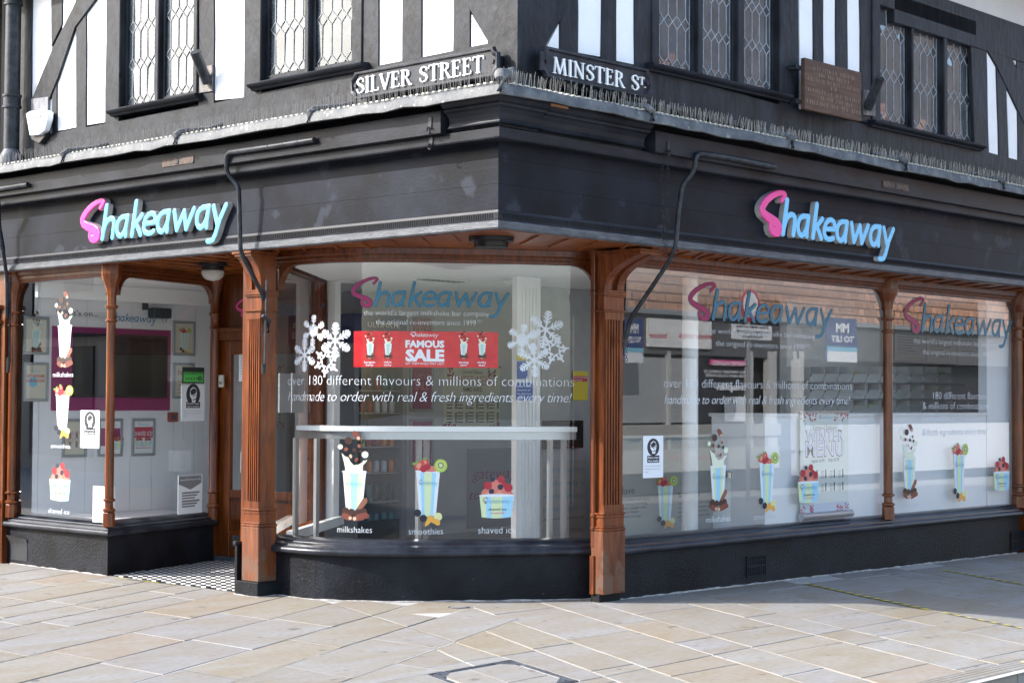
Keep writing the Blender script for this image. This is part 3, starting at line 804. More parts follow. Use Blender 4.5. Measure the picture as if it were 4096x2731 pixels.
# Silver Street side
beam('A', [(60, 640), (122, 640), (132, T), (70, T)])
beam('A', [(207, 545), (228, 542), (228, 250), (207, 190)])
beam('A', [(207, 186), (248, 100), (250, T), (210, T)])
beam('A', [(304, 530), (344, 522), (347, T), (352, T), (304, 110)])
beam('A', [(420, 500), (474, 490), (482, T), (428, T)])
beam('A', [(792, 430), (856, 420), (859, T), (800, T)])
beam('A', [(975, 400), (1046, 390), (1050, T), (981, T)])
beam('A', [(1450, 300), (1514, 290), (1517, T), (1452, T)])
beam('A', [(1608, 260), (1686, 245), (1686, T), (1611, T)])
beam('A', [(1812, 220), (1880, 210), (1880, T), (1813, T)])
beam('A', [(125, 400), (195, 400), (232, 310), (300, 110), (382, 0), (500, T), (420, T), (305, 0), (210, 190)], 'timber_brace', .012)
piece('A', [(124, 396), (192, 388), (190, 470), (124, 478)], -.04, .016, 'weathered_board', paint('weathered_grey_board', (.16, .16, .165), (.30, .30, .31), 18, .8, .6, 30, stretch=(1, 1, .3)))
beam('A', [(1958, 182), (1997, 190), (1997, T), (1740, T), (1862, -5), (1872, 30)], 'timber_brace', .010)
beam('A', [(60, 660), (60, 560), (440, 490), (975, 388), (1515, 262), (1995, 165), (1995, 330), (1515, 425), (975, 525), (440, 615)], 'sill_beam', .004, .003)
# corner post
cp = MB(); cp.box(AX - .015, AX + .27, BY - .015, BY + .30, 3.80, TOP); P('corner_post', cp, M['timber'], bevel=.01)
# Minster Street side
beam('B', [(2178, 215), (2180, 190), (2238, 90), (2315, -60), (2315, T), (2100, T), (2100, 215)], 'timber_brace', .008)
beam('B', [(2240, 222), (2313, 236), (2314, T), (2240, T)])
beam('B', [(2405, 240), (2466, 254), (2470, T), (2410, T)])
beam('B', [(2540, 275), (2606, 290), (2606, T), (2540, T)])
beam('B', [(3118, 440), (3196, 450), (3194, T), (3118, T)])
beam('B', [(3253, 450), (3296, 460), (3292, T), (3254, T)])
beam('B', [(3344, 465), (3394, 480), (3388, T), (3342, T)])
beam('B', [(3443, 485), (3484, 500), (3490, T), (3438, T)])
beam('B', [(3900, 600), (3957, 620), (3946, 150), (3880, 100)])
beam('B', [(3996, 632), (4036, 642), (4026, 340), (3985, 250)])
beam('B', [(4073, 655), (4200, 690), (4200, 120), (4066, 120)])
beam('B', [(3946, 195), (3985, 262), (4027, 348), (4071, 440), (4130, 560), (4130, 300), (4068, 275), (4010, 160), (3960, 130)], 'timber_brace', .008)
beam('B', [(2085, 182), (2540, 262), (3196, 436), (3945, 606), (4250, 690), (4250, 800), (3945, 740), (3196, 570), (2540, 400), (2085, 320)], 'sill_beam', .004, .003)
zc0 = 5.50
for k in range(9):
    x = 8.75 + k * .68
    P('plaster_panel', MB().box(x, x + .48, BY + .012, BY + .035, 4.1, 5.12), M['plaster']); P('timber_post', MB().box(x + .48, x + .68, BY, BY + .045, 4.1, 5.12), M['timber'], bevel=.006)
P('sill_beam', MB().box(8.4, 15, BY - .004, BY + .05, 3.8, 4.1), M['timber'])
P('bressumer', MB().box(5.35, 15, BY - .01, BY + .1, 5.12, 5.505), M['timber'], bevel=.006)
# coved jetty above, Minster Street
cv = [(0.0, 5.505)] + [(.42 * (1 - math.cos(a)), 5.505 + .42 * math.sin(a)) for a in [i * math.pi / 16 for i in range(1, 9)]] + [(.42, 6.6), (-.02, 6.6), (-.02, 5.505)]
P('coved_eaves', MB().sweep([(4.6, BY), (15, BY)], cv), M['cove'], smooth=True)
P('eaves_moulding', MB().sweep([(4.6, BY), (15, BY)], [(.40, 5.86), (.46, 5.86), (.48, 5.90), (.52, 5.92), (.54, 6.0), (.58, 6.02), (.58, 6.08), (.40, 6.1)]), M['black_beam'])
P('upper_jetty', MB().sweep([(AX, 7.9), (AX, 5.55)], [(0, 5.55), (.27, 5.55), (.30, 5.6), (.30, 6.6), (0, 6.6)]), M['timber'])
P('roof', MB().box(-.1, 15.2, -.2, 8.3, TOP + .3, TOP + .7), M['dark'])

# ---- leaded windows
def leaded(side, frame_px, casements, sill_px, name='leaded_window'):
    fn = fA if side == 'A' else fB; un = (lambda p, d: (-onx(*p, AX - d)[1], onx(*p, AX - d)[2])) if side == 'A' else (lambda p, d: (ony(*p, BY - d)[0], ony(*p, BY - d)[2]))
    win = bpy.data.objects.new(name, None); C.objects.link(win)
    u0 = un((frame_px[0], 200), 0)[0]; u1 = un((frame_px[1], 200), 0)[0]
    win.parent = shop
    zb = sum(un(p, .0)[1] for p in sill_px) / 2
    wl = Vector(fn((u0 + u1) / 2, zb, 0)); win.location = wl - parent_world(shop)
    ztop = TOP if len(casements[0]) == 3 else None
    qm = M['quarryA'] if side == 'A' else M['quarryB']
    edges = [u0]
    for c in casements:
        a = un((c[0], c[2]), -.07)[0]; b = un((c[1], c[2]), -.07)[0]
        z0 = un((c[0], c[2]), -.07)[1]; z1 = TOP - .3 if len(c) == 3 else un(((c[0] + c[1]) / 2, c[3]), -.07)[1]
        edges += [a, b]
        w = b - a; cols = 4
        cw = w / cols; hd = cw * .95; hl = cw * 2.1          # half-band of diamonds; straight part
        P_cells = []
        z = z0 - hd * .1; row = 0
        # rows of diamonds centred at z; verticals between
        zc = z0 + hd * .25
        period = hd + hl
        polys = []
        while zc - hd < z1:
            for i in range(-1, cols + 2):
                x = a + i * cw + cw * .5
                polys.append([(x, zc - hd * .5), (x + cw * .5, zc), (x, zc + hd * .5), (x - cw * .5, zc)])
                xx = a + i * cw
                polys.append([(xx, zc), (xx + cw * .5, zc + hd * .5), (xx + cw * .5, zc + hd * .5 + hl), (xx, zc + period), (xx - cw * .5, zc + hd * .5 + hl), (xx - cw * .5, zc + hd * .5)])
            zc += period
        came = MB(); rr = random.Random(int(a * 1000))
        for pl in polys:
            q = pl
            for pnt, nn in (((a, 0), (1, 0)), ((b, 0), (-1, 0)), ((0, z0), (0, 1)), ((0, z1), (0, -1))):
                if len(q) > 2: q = clip(q, pnt, nn)
            if len(q) < 3 or abs(area(q)) < 2e-4: continue
            if area(q) < 0: q = q[::-1]
            cxm = sum(p[0] for p in q) / len(q); czm = sum(p[1] for p in q) / len(q)
            ta, tb = rr.gauss(0, .011), rr.gauss(0, .011)
            mb = MB(); mb.add([fn(u, v, -.07 + (u - cxm) * ta + (v - czm) * tb) for u, v in inset(q, .002)], [tuple(range(len(q)))]); mb.keep = True
            if czm < 5.6: mb.build('pane', qm, win)
            for i in range(len(q)):
                p0, p1 = q[i], q[(i + 1) % len(q)]
                if (p0[0] > p1[0]) or (p0[0] == p1[0] and p0[1] > p1[1]): continue
                dv = np.array(p1) - np.array(p0); L = np.linalg.norm(dv)
                if L < .01: continue
                nn = np.array([-dv[1], dv[0]]) / L * (.0042 if side == 'A' else .0034)
                s4 = [tuple(np.array(p0) - nn), tuple(np.array(p1) - nn), tuple(np.array(p1) + nn), tuple(np.array(p0) + nn)]
                if area(s4) < 0: s4 = s4[::-1]
                came.prism(s4, fn, -.073, -.064 + rr.uniform(-.0005, .0005))
        tag(came.build('lead_cames', M['came'] if side == 'A' else M['came_shade'], win), kind='stuff')
        # casement frame
        for q, dd in (([(a - .035, z0 - .04), (b + .035, z0 - .04), (b + .035, z0), (a - .035, z0)], -.045), ([(a - .035, z0), (a, z0), (a, z1 + .04), (a - .035, z1 + .04)], -.046),
                  ([(b, z0), (b + .035, z0), (b + .035, z1 + .04), (b, z1 + .04)], -.046), ([(a, z1), (b, z1), (b, z1 + .04), (a, z1 + .04)], -.045)):
            MB().prism(q, fn, -.09, dd).build('casement_frame', M['timber'], win)
        bk = MB(); bk.add([fn(a, z0, -.3), fn(b, z0, -.3), fn(b, z1, -.3), fn(a, z1, -.3)], [(0, 1, 2, 3)]); bk.keep = True
        bk.build('room_behind', M['dark'], win)
    edges.append(u1)
    zt = z1 + .04
    for i in range(0, len(edges), 2):
        a, b = edges[i], edges[i + 1]
        lo = a if i == 0 else a + .035; hi = b if i == len(edges) - 2 else b - .035
        if hi - lo < .004: continue
        MB().prism([(lo, zb - .01), (hi, zb - .01), (hi, zt + .05), (lo, zt + .05)], fn, -.09, -.002 if 0 < i < len(edges) - 2 else .014).build('mullion', M['timber'], win, bevel=.008)
    MB().prism([(u0, zt), (u1, zt), (u1, zt + .15), (u0, zt + .15)], fn, -.09, .010).build('window_head', M['timber'], win, bevel=.006)
    zs = sum(un(p, .05)[1] for p in sill_px) / 2
    prof = [(-.09, zs - .035), (.035, zs - .035), (.045, zs - .02), (.07, zs - .012), (.085, zs), (.09, zs + .012), (.08, zs + .022), (-.09, zs + .035)]
    path = [(AX, -u0 + .07), (AX, -u1 - .07)] if side == 'A' else [(u0 - .07, BY), (u1 + .07, BY)]
    MB().sweep(path, prof).build('window_sill', M['black_beam'], win)
    return win
leaded('A', (476, 793), [(516, 632, 425), (666, 791, 390)], [(440, 450), (815, 380)])
leaded('A', (1042, 1452), [(1084, 1230, 305), (1270, 1424, 272)], [(1010, 340), (1465, 265)])
leaded('B', (2604, 3124), [(2617, 2757, 258), (2796, 2918, 300), (2962, 3078, 335)], [(2580, 255), (3160, 395)])
leaded('B', (3486, 3902), [(3500, 3616, 475, 45), (3640, 3746, 515, 100), (3774, 3880, 555, 150)], [(3480, 480), (3945, 600)])
# ------------------------------------------------------------------ SHOPFRONT (ground floor)
XL = .14                                             # Silver Street window plane
P1 = (XL, 4.93); P2 = (1.70, 5.44); P3 = (1.92, 4.16); P4 = (.33, 2.80)
bay_base = smooth_curve([(.262, 2.86), (.285, 2.34), (.39, 2.05), (.54, 1.82), (.76, 1.60), (1.18, 1.27), (1.58, 1.00), (2.0, .735)], 24)
def offset_path(pts, d):
    pts = [np.array(p) for p in pts]; out = []
    for i, p in enumerate(pts):
        a = pts[max(0, i - 1)]; b = pts[min(len(pts) - 1, i + 1)]; t = (b - a) / np.linalg.norm(b - a); out.append(p + np.array([t[1], -t[0]]) * d)
    return out
bay_glass = offset_path(bay_base, -.125)
S_left = Surf([(XL + .035, 6.62), (XL + .035, 4.97)])
S_ret = Surf([(XL + .05, 4.95), (1.72, 5.47)])
S_bay = Surf(bay_glass)
YR = .60
S_right = Surf([(1.95, YR + .035), (9.2, YR + .035)])
ZG0, ZG1 = .475, 2.69
def wall_sill(path, zb=-.12, extend=.0):
    P('stall_riser', MB().sweep(path, [(0, zb), (0, .36), (-.06, .36), (-.06, zb)]), M['black_rough'])
    P('window_sill', MB().sweep(path, [(-.02, .352), (.035, .352), (.052, .360), (.058, .375), (.052, .398), (.038, .408), (.020, .412), (.015, .428), (-.03, .442), (-.035, .452), (-.10, .475), (-.18, .478), (-.18, .352)]), M['sill'], smooth=True, auto=45)
wall_sill([(XL, 6.62), P1, P2])
wall_sill(bay_base)
wall_sill([(2.06, YR), (8.95, YR)])
P('stall_riser', MB().sweep([(P3[0], P3[1]), (.36, 2.86)], [(0, 0), (0, .42), (-.06, .42), (-.06, 0)]), M['black_rough'])
def fillet(path, dist=0.0):
    pts = [np.array(q, float) for q in path]; fine = [pts[0]]
    for a, b in zip(pts, pts[1:]):
        k = max(1, int(np.linalg.norm(b - a) / .07)); fine += [a + (b - a) * (i + 1) / k for i in range(k)]
    out = offset_path(fine, .0); vs = []; fs = []; rr = random.Random(len(fine))
    for i, q in enumerate(fine):
        a = fine[max(0, i - 1)]; b = fine[min(len(fine) - 1, i + 1)]; t = (b - a) / np.linalg.norm(b - a); n = np.array([t[1], -t[0]]); z = zg(q[0], q[1])
        w = rr.uniform(.004, .020); h = rr.uniform(.002, .012); o = q + n * (w + .002)
        vs += [(*(q - n * .01), z + h), (*(q + n * .003), z + h), (*(q + n * (w * .6)), z + .004 + h * .15), (*o, z - .004)]
    for i in range(len(fine) - 1): fs += [(i * 4 + j, i * 4 + 4 + j, i * 4 + 5 + j, i * 4 + 1 + j) for j in range(3)]
    P('mortar_fillet', MB().add(vs, fs), M['fillet'], smooth=True)
M['fillet'] = paint('pale_mortar_bead', (.24, .225, .21), (.50, .47, .44), 12, .9, .5, 60)
fillet([(XL, 6.55), P1]); fillet(bay_base[1:]); fillet([(2.08, YR), (8.9, YR)]); fillet([(.055, 2.99), (.055, 2.69), (.30, 2.69)])
def pane(surf, u0, u1, mat, name='window_pane', z0=ZG0, z1=ZG1 + .01, step=.12):
    mb = MB(); n = max(1, int((u1 - u0) / step)) if len(surf.n) > 1 else 1
    us = [u0 + (u1 - u0) * i / n for i in range(n + 1)]
    mb.add([surf.pt(u, z0) for u in us] + [surf.pt(u, z1) for u in us], [(i, i + 1, n + 1 + i + 1, n + 1 + i) for i in range(n)]); mb.keep = True
    o = P(name, mb, mat)
    if n > 1:
        for f in o.data.polygons: f.use_smooth = True
    return o
uL0 = 0.0; uL1 = S_left.L[-1] - .02
pane(S_left, uL0, uL1, M['glass']); pane(S_ret, .02, S_ret.L[-1] - .05, M['glass'])
pane(S_bay, .0, S_bay.L[-1], M['glass_bay'])
uM = S_right.uv(3545, 1700)[0]
pane(S_right, .08, uM - .02, M['glass_right']); uE = S_right.uv(4066, 1700)[0]; pane(S_right, uM + .02, uE, M['glass_right'])
S_in = Surf([(P3[0], P3[1]), (.40, 2.90)])
pane(S_in, .05, S_in.L[-1], M['glass'])
# header: boards above the panes with rounded corner brackets
def spandrel(surf, u0, u1, r=.17, z1=ZG1, d=.03, left=True, right=True):
    """solid fill between the square head and the rounded corner of a pane"""
    for side in ((0,) if left else ()) + ((1,) if right else ()):
        pts = []
        uc = u0 + r if side == 0 else u1 - r
        for i in range(9):
            a = math.pi / 2 * i / 8
            pts.append((uc - r * math.cos(a), z1 - r + r * math.sin(a)) if side == 0 else (uc + r * math.sin(a), z1 - r + r * math.cos(a)))
        pts += [(u0, z1 + .001)] if side == 0 else [(u1, z1 + .001)]
        if area(pts) < 0: pts = pts[::-1]
        o = P('corner_spandrel', MB().prism(pts, lambda u, v, dd: surf.pt(u, v, dd), -.03, d), M['oak_dark'])
def head(surf, u0, u1, z0=ZG1, mat=None):
    n = max(1, int((u1 - u0) / .12)) if len(surf.n) > 1 else 1
    path = [surf.at(u0 + (u1 - u0) * i / n)[0] for i in range(n + 1)]
    P('window_head', MB().sweep(path, [(-.04, z0), (.028, z0), (.034, z0 + .012), (.034, z0 + .022), (.045, z0 + .03), (.045, z0 + .055), (.06, z0 + .065), (.065, 2.80), (-.04, 2.80)]), mat or M['oak_dark'], smooth=True, auto=45)
head(S_left, -.05, S_left.L[-1]); head(S_ret, 0, S_ret.L[-1]); head(S_bay, -.05, S_bay.L[-1]); head(S_right, 0, S_right.L[-1]); head(S_in, 0, S_in.L[-1])
spandrel(S_left, .04, uL1 - .03); spandrel(S_ret, .05, S_ret.L[-1] - .08)
spandrel(S_bay, .03, S_bay.L[-1] - .03, .20)
spandrel(S_right, .08, uM - .03, .20, left=False); spandrel(S_right, uM + .03, uE, .20)
# soffit boards with raised battens
sf = MB(); outer = [(.0, 7.9), (.0, .0), (15, .0), (15, .75), (2.2, .75)] + [tuple(p) for p in reversed(offset_path(bay_glass, -.05))] + [(.33, 2.95), (2.0, 4.5), (2.0, 5.6), (1.7, 5.55), (.2, 5.05), (.2, 7.9)]
V2 = [Vector(p) for p in outer]; res = delaunay_2d_cdt(V2, [], [list(range(len(V2)))], 1, 1e-4)
sf.add([(v.x, v.y, 2.803) for v in res[0]], [tuple(f) for f in res[2]]); P('soffit', sf, M['oak_soffit'])
# closed plate above soffit so no light leaks from the void
P('soffit_backing', MB().box(.02, 14.9, .02, 7.9, 2.93, 2.96), M['dark'])
def batten(x0, y0, x1, y1, w=.025, h=.016):
    d = np.array([x1 - x0, y1 - y0]); L = np.linalg.norm(d); d = d / L; n = np.array([-d[1], d[0]]) * w / 2; a = np.array([x0, y0]); b = np.array([x1, y1])
    z1 = 2.8025; z0 = z1 - h; q = [a - n, b - n, b + n, a + n]
    mb = MB(); mb.add([(*p, z0) for p in q] + [(*p, z1) for p in q], [(0, 3, 2, 1), (4, 5, 6, 7), (0, 1, 5, 4), (1, 2, 6, 5), (2, 3, 7, 6), (3, 0, 4, 7)])
    return P('soffit_batten', mb, M['oak_soffit'])
for k in range(24):
    x = 2.35 + k * .34; batten(x, .06, x + .30, .50)
batten(1.9, .50, 9.5, .50, .03); batten(.08, .055, 9.5, .055, .03); batten(.055, .08, .055, 7.5, .03)
for k in range(9):
    s = .55 + k * .33; batten(s, .08, s + .5 + k * .0, .62 if s > 1.3 else .75)
    batten(.08, s, .62 if s < 2 else .5, s + .45)
for k in range(8):
    y = 3.1 + k * .28; batten(.10, y, min(1.7, .3 + (y - 2.6)), y + .25)

# pilasters
def fluted_face(mb, axis, face, a0, a1, z0, z1, sgn):
    """shaft face with five flutes: ridges stand proud of the ground"""
    n = 6; w = (a1 - a0)
    for i in range(n):
        c0 = a0 + w * (.06 + .88 * i / n) + .002; c1 = a0 + w * (.06 + .88 * (i + .52) / n)
        if axis == 'x': mb.box(face, face + .012, c0, c1, z0, z1)
        else: mb.box(c0, c1, face, face + .012, z0, z1)
def pilaster(name, x0, x1, y0, y1, flute, wall, pedestal_down):
    t = bpy.data.objects.new(name, None); C.objects.link(t); t.parent = shop; t.location = Vector(((x0 + x1) / 2, (y0 + y1) / 2, 0)) - shop.location
    e = .014
    MB().box(x0 + e, x1, y0 + e, y1, .70, 2.30).build('shaft', M['oak'], t)
    f = MB()
    if flute == 'x': fluted_face(f, 'x', x0 + .002, y0 + .012, y1 - .01, .76, 2.24, 1); f.box(x0 + .001, x0 + .014, y0 + e, y1, .70, .76); f.box(x0 + .001, x0 + .014, y0 + e, y1, 2.24, 2.30)
    else: fluted_face(f, 'y', y0 + .002, x0 + .012, x1 - .01, .76, 2.24, 1); f.box(x0 + e, x1, y0 + .001, y0 + .014, .70, .76); f.box(x0 + e, x1, y0 + .001, y0 + .014, 2.24, 2.30)
    f.build('fluting', M['oak'], t)
    def ring(z0, z1, o): return MB().box(x0 - o, x1 + o * .3, y0 - o, y1 + o * .3, z0, z1)
    b = ring(.685, .70, .016); b.box(x0 - .008, x1, y0 - .008, y1, .66, .685); b.build('base_moulding', M['oak'], t, bevel=.004)
    b = ring(.555, .575, .020); b.box(x0 - .012, x1, y0 - .012, y1, .575, .592); b.build('base_moulding', M['oak'], t, bevel=.005)
    MB().box(x0, x1, y0, y1, .592, .66).build('base_block', M['oak'], t)
    MB().box(x0 - .018, x1, y0 - .018, y1, pedestal_down, .555).build('pedestal', M['oak_worn'], t, bevel=.006)
    b = ring(2.30, 2.315, .018); b.build('capital_moulding', M['oak'], t, bevel=.004)
    MB().box(x0 + .004, x1, y0 + .004, y1, 2.315, 2.42).build('capital_block', M['oak'], t)
    b = ring(2.42, 2.435, .012); b.box(x0 - .022, x1, y0 - .022, y1, 2.435, 2.455); b.box(x0 - .014, x1, y0 - .014, y1, 2.455, 2.475); b.build('capital_moulding', M['oak'], t, bevel=.003)
    return t
pl = pilaster('pilaster', .10, .27, 2.735, 2.935, 'x', None, .115)
tag(pl, 'lit fluted pilaster between the doorway and the bay')
MB().box(.055, .30, 2.69, 2.985, -.02, .115).build('plinth', M['black_rough'], pl, bevel=.006)
MB().box(.12, .275, 2.80, 3.00, .0, 2.80).build('rear_post', M['oak_dark'], pl)
MB().box(.075, .12, 2.987, 3.015, .0, .40).build('black_stub', M['black_rough'], pl)
MB().box(.06, .13, 2.987, 3.03, .40, .43).build('black_stub_cap', M['sill'], pl, bevel=.006)
pr = pilaster('pilaster', 1.812, 2.066, .55, .665, 'y', None, .055)
tag(pr, 'shaded fluted pilaster between the bay and the Minster Street window')
MB().box(1.780, 1.811, .625, .665, .055, .36).build('side_skirting', M['oak'], pr)
MB().box(1.790, 1.811, .635, .668, .42, 2.80).build('side_post', M['oak'], pr, bevel=.006)
MB().box(1.780, 1.806, .625, .672, .66, .70).build('side_moulding', M['oak'], pr, bevel=.012)
MB().box(1.780, 1.806, .625, .672, .555, .592).build('side_moulding', M['oak'], pr, bevel=.012)
MB().box(1.780, 1.806, .625, .672, 2.30, 2.315).build('side_moulding', M['oak'], pr, bevel=.005)
MB().box(1.776, 1.806, .622, .672, 2.42, 2.47).build('side_moulding', M['oak'], pr, bevel=.008)
MB().box(1.80, 2.05, .58, .665, -.05, .055).build('rotten_foot', M['dark'], pr)
MB().box(2.012, 2.066, .666, .86, .0, 2.80).build('rear_post', M['oak_dark'], pr)
# consoles over the pilasters: two scrolled cheeks carrying a cap, reaching out to the soffit
def console(t, axis, face, a0, a1, reach, zt=2.775):
    z0 = 2.475; n = 10; prof = []
    for i in range(n + 1):
        s = i / n; d = reach * (s ** 2.2 * .92 + .08 * s); prof.append((d, z0 + (zt - .03 - z0) * (s ** .8)))
    back = [(-.15, zt - .03), (-.15, z0)]
    poly = prof + back
    for c0, c1 in ((a0, a0 + (a1 - a0) * .36), (a0 + (a1 - a0) * .64, a1)):
        if axis == 'x': fn = lambda u, v, d: (face - u, d, v)
        else: fn = lambda u, v, d: (d, face - u, v)
        MB().prism(poly, fn, c0, c1).build('scroll_cheek', M['oak'], t)
    inner = [(p[0] - .035, p[1]) for p in prof] + back
    MB().prism(inner, fn, a0 + (a1 - a0) * .36, a0 + (a1 - a0) * .64).build('scroll_panel', M['oak_dark'], t)
    for k, (e, zz) in enumerate(((.012, zt - .03), (.028, zt - .010))):
        if axis == 'x': MB().box(face - reach - e, face + .15, a0 - e, a1 + e, zz, zz + .018).build('console_cap', M['oak'], t)
        else: MB().box(a0 - e, a1 + e, face - reach - e, face + .15, zz, zz + .018).build('console_cap', M['oak'], t)
console(pl, 'x', .10, 2.74, 2.93, .105)
console(pr, 'y', .55, 1.82, 2.06, .36)

# slim turned columns (mullions)
def turned(name, x, y, r=.038, z0=.46, mat='oak', label=None):
    t = bpy.data.objects.new(name, None); C.objects.link(t); t.parent = shop; t.location = Vector((x, y, z0)) - shop.location
    if label: t['label'] = label
    R = r
    MB().lathe((x, y, 0), [(R * 1.25, z0 - .02), (R * 1.25, z0 + .10), (R * 1.1, z0 + .11)], 8).build('column_foot', M[mat], t)
    MB().lathe((x, y, 0), [(R, z0 + .11), (R * 1.3, z0 + .12), (R * 1.3, z0 + .135), (R * .85, z0 + .15), (R * .82, z0 + .20), (R * 1.25, z0 + .21), (R * 1.25, z0 + .225), (R * .85, z0 + .235)], 16).build('column_base', M[mat], t, smooth=True)
    MB().lathe((x, y, 0), [(R * .92, z0 + .235), (R * .92, 2.27)], 16).build('column_shaft', M[mat], t, smooth=True)
    MB().lathe((x, y, 0), [(R * .9, 2.27), (R * 1.25, 2.28), (R * 1.25, 2.29), (R * .9, 2.30), (R * .9, 2.39), (R * 1.2, 2.395), (R * 1.35, 2.41), (R * 1.35, 2.42), (R, 2.425)], 16).build('column_capital', M[mat], t, smooth=True)
    MB().lathe((x, y, 0), [(R * .9, 2.425), (R * .95, 2.5), (R * 1.25, 2.58), (R * 2.0, 2.66), (R * 2.2, 2.70), (R * 2.2, 2.79)], 8).build('column_flare', M[mat], t)
    return t
turned('turned_column', XL + .005, 4.925, .044)
qm = S_right.at(uM)[0]; turned('turned_column', qm[0], qm[1] - .02, .05)
qe = S_right.at(uE)[0]; turned('turned_column', qe[0] + .02, qe[1] - .02, .05)
P('end_pilaster', MB().box(qe[0] + .09, qe[0] + .35, .50, .80, -.1, 2.80), M['oak'])
P('next_stall_riser', MB().box(qe[0] + .35, 15, .55, .7, -.2, 2.80), M['oak_dark'])
tq = S_left.uv(60, 1700)[0]; ql = S_left.at(0)[0]
turned('turned_column', XL + .01, 6.58, .045)
pt_ = bpy.data.objects.new('pilaster', None); C.objects.link(pt_); pt_.parent = shop; pt_.location = Vector((.1, 6.8, 0)) - shop.location; pt_['label'] = 'partly hidden pilaster at the left edge'
MB().box(.06, .4, 6.70, 7.05, .60, 2.30).build('shaft', M['oak_dark'], pt_); MB().box(.04, .42, 6.69, 7.07, 0, .56).build('pedestal', M['oak_worn'], pt_, bevel=.006)
MB().box(.03, .42, 6.67, 7.08, .56, .60).build('base_moulding', M['oak'], pt_, bevel=.005); MB().box(.03, .42, 6.67, 7.08, 2.30, 2.34).build('capital_moulding', M['oak'], pt_, bevel=.005)
MB().box(.06, .4, 6.70, 7.05, 2.34, 2.44).build('capital_block', M['oak_dark'], pt_); MB().box(.02, .42, 6.66, 7.09, 2.44, 2.48).build('capital_moulding', M['oak'], pt_, bevel=.005)
MB().box(.08, .4, 6.62, 7.9, .0, 2.80).build('side_post', M['oak_dark'], pt_)
# peeling dark patch on the left stall riser
q0 = onx(45, 2120, XL - .003); q1 = onx(108, 2218, XL - .003)
pp = MB(); rr = random.Random(9); ny = 6; nz = 6; vs = []
for j in range(nz + 1):
    for i in range(ny + 1):
        y = q0[1] + (q1[1] - q0[1]) * i / ny; z = .04 + (.25 - .04) * j / nz; b = (j / nz) ** 6 * .05 * (1 - i / ny) + (.02 * rr.random() if j == nz else 0)
        vs.append((XL - .004 - b, y, z + (.03 * (1 - i / ny) if j == nz else 0)))
pp.add(vs, [(j * (ny + 1) + i, j * (ny + 1) + i + 1, (j + 1) * (ny + 1) + i + 1, (j + 1) * (ny + 1) + i) for j in range(nz) for i in range(ny)])
P('peeling_patch', pp, flat('peeling_black_sheet', (.03, .032, .036), .25), smooth=True)
# iron air vents in the right wall
def vent(px0, py0, px1, py1, label):
    a = ony(px0, py0, YR); b = ony(px1, py1, YR); x0, x1 = a[0], b[0]; z1, z0 = a[2], b[2]
    t = bpy.data.objects.new('air_vent', None); C.objects.link(t); t.parent = shop; t.location = Vector((x0, YR, z0)) - shop.location
    fr = MB(); fr.box(x0, x1, YR - .012, YR + .001, z1 - .012, z1); fr.box(x0, x1, YR - .012, YR + .001, z0, z0 + .012); fr.box(x0, x0 + .015, YR - .012, YR, z0 + .012, z1 - .012); fr.box(x1 - .015, x1, YR - .012, YR, z0 + .012, z1 - .012)
    fr.box(x0 + .015, x1 - .015, YR - .010, YR, (z0 + z1) / 2 - .008, (z0 + z1) / 2 + .008); fr.build('vent_frame', M['black_rough'], t)
    MB().box(x0 + .015, x1 - .015, YR - .003, YR - .0005, z0 + .012, z1 - .012).build('vent_back', M['dark'], t)
    b_ = MB(); n = 9
    for i in range(n):
        for z_0, z_1 in ((z0 + .014, (z0 + z1) / 2 - .01), ((z0 + z1) / 2 + .01, z1 - .014)):
            c = x0 + .02 + (x1 - x0 - .04) * (i + .5) / n; b_.box(c - .004, c + .004, YR - .009, YR - .004, z_0, z_1); b_.box(c - .012, c + .006, YR - .008, YR - .005, (z_0 + z_1) / 2, (z_0 + z_1) / 2 + .008)
    tag(b_.build('vent_bars', M['black_beam'], t), kind='stuff')
vent(2985, 2222, 3062, 2300, ''); vent(4042, 2125, 4110, 2195, '')

# entrance: tiles, door, transom
tile_root = thing('doorway_tiles', 'black and white chequered tiles in the recessed doorway', 'tiled floor', (1, 4.2, .01))
rec = [(XL + .02, 4.90), (.16, 3.06), (.40, 2.95), (1.95, 4.22), (1.95, 5.50), (1.70, 5.42)]
V2 = [Vector(p) for p in rec]; res = delaunay_2d_cdt(V2, [], [list(range(len(V2)))], 1, 1e-4)
mb = MB(); mb.add([(v.x, v.y, .006) for v in res[0]], [tuple(f) for f in res[2]]); mb.build('tile_bed', M['black_rough'], tile_root)
tw = flat('white_tile', (.74, .73, .70), .35); tb = flat('black_tile', (.03, .03, .034), .35)
ts = .043; td = .122; cnt = 0; tl_me = {}
rest = MB()
if area(rec) < 0: rec = rec[::-1]
ddir = np.array([.70, -.714]); dn = np.array([.60, .80])
ii = 0
cells = []
for i in range(-60, 60):
    for j in range(-30, 34):
        o = np.array([.14, 4.9]) + ddir * i * ts + dn * j * td
        q = [tuple(o), tuple(o + ddir * ts), tuple(o + ddir * ts + dn * td), tuple(o + dn * td)]
        inside = q if area(q) > 0 else q[::-1]
        for k in range(len(rec)):
            a = np.array(rec[k]); b = np.array(rec[(k + 1) % len(rec)]); e = (b - a) / np.linalg.norm(b - a); nn = (-e[1], e[0])
            if len(inside) > 2: inside = clip(inside, a, nn)
        if len(inside) > 2 and area(inside) > .0012:
            c = np.mean(np.array(inside), 0); cells.append((float(np.hypot(c[0] - CAM[0], c[1] - CAM[1])), inside, (i + j) % 2))
cells.sort(key=lambda c: c[0])
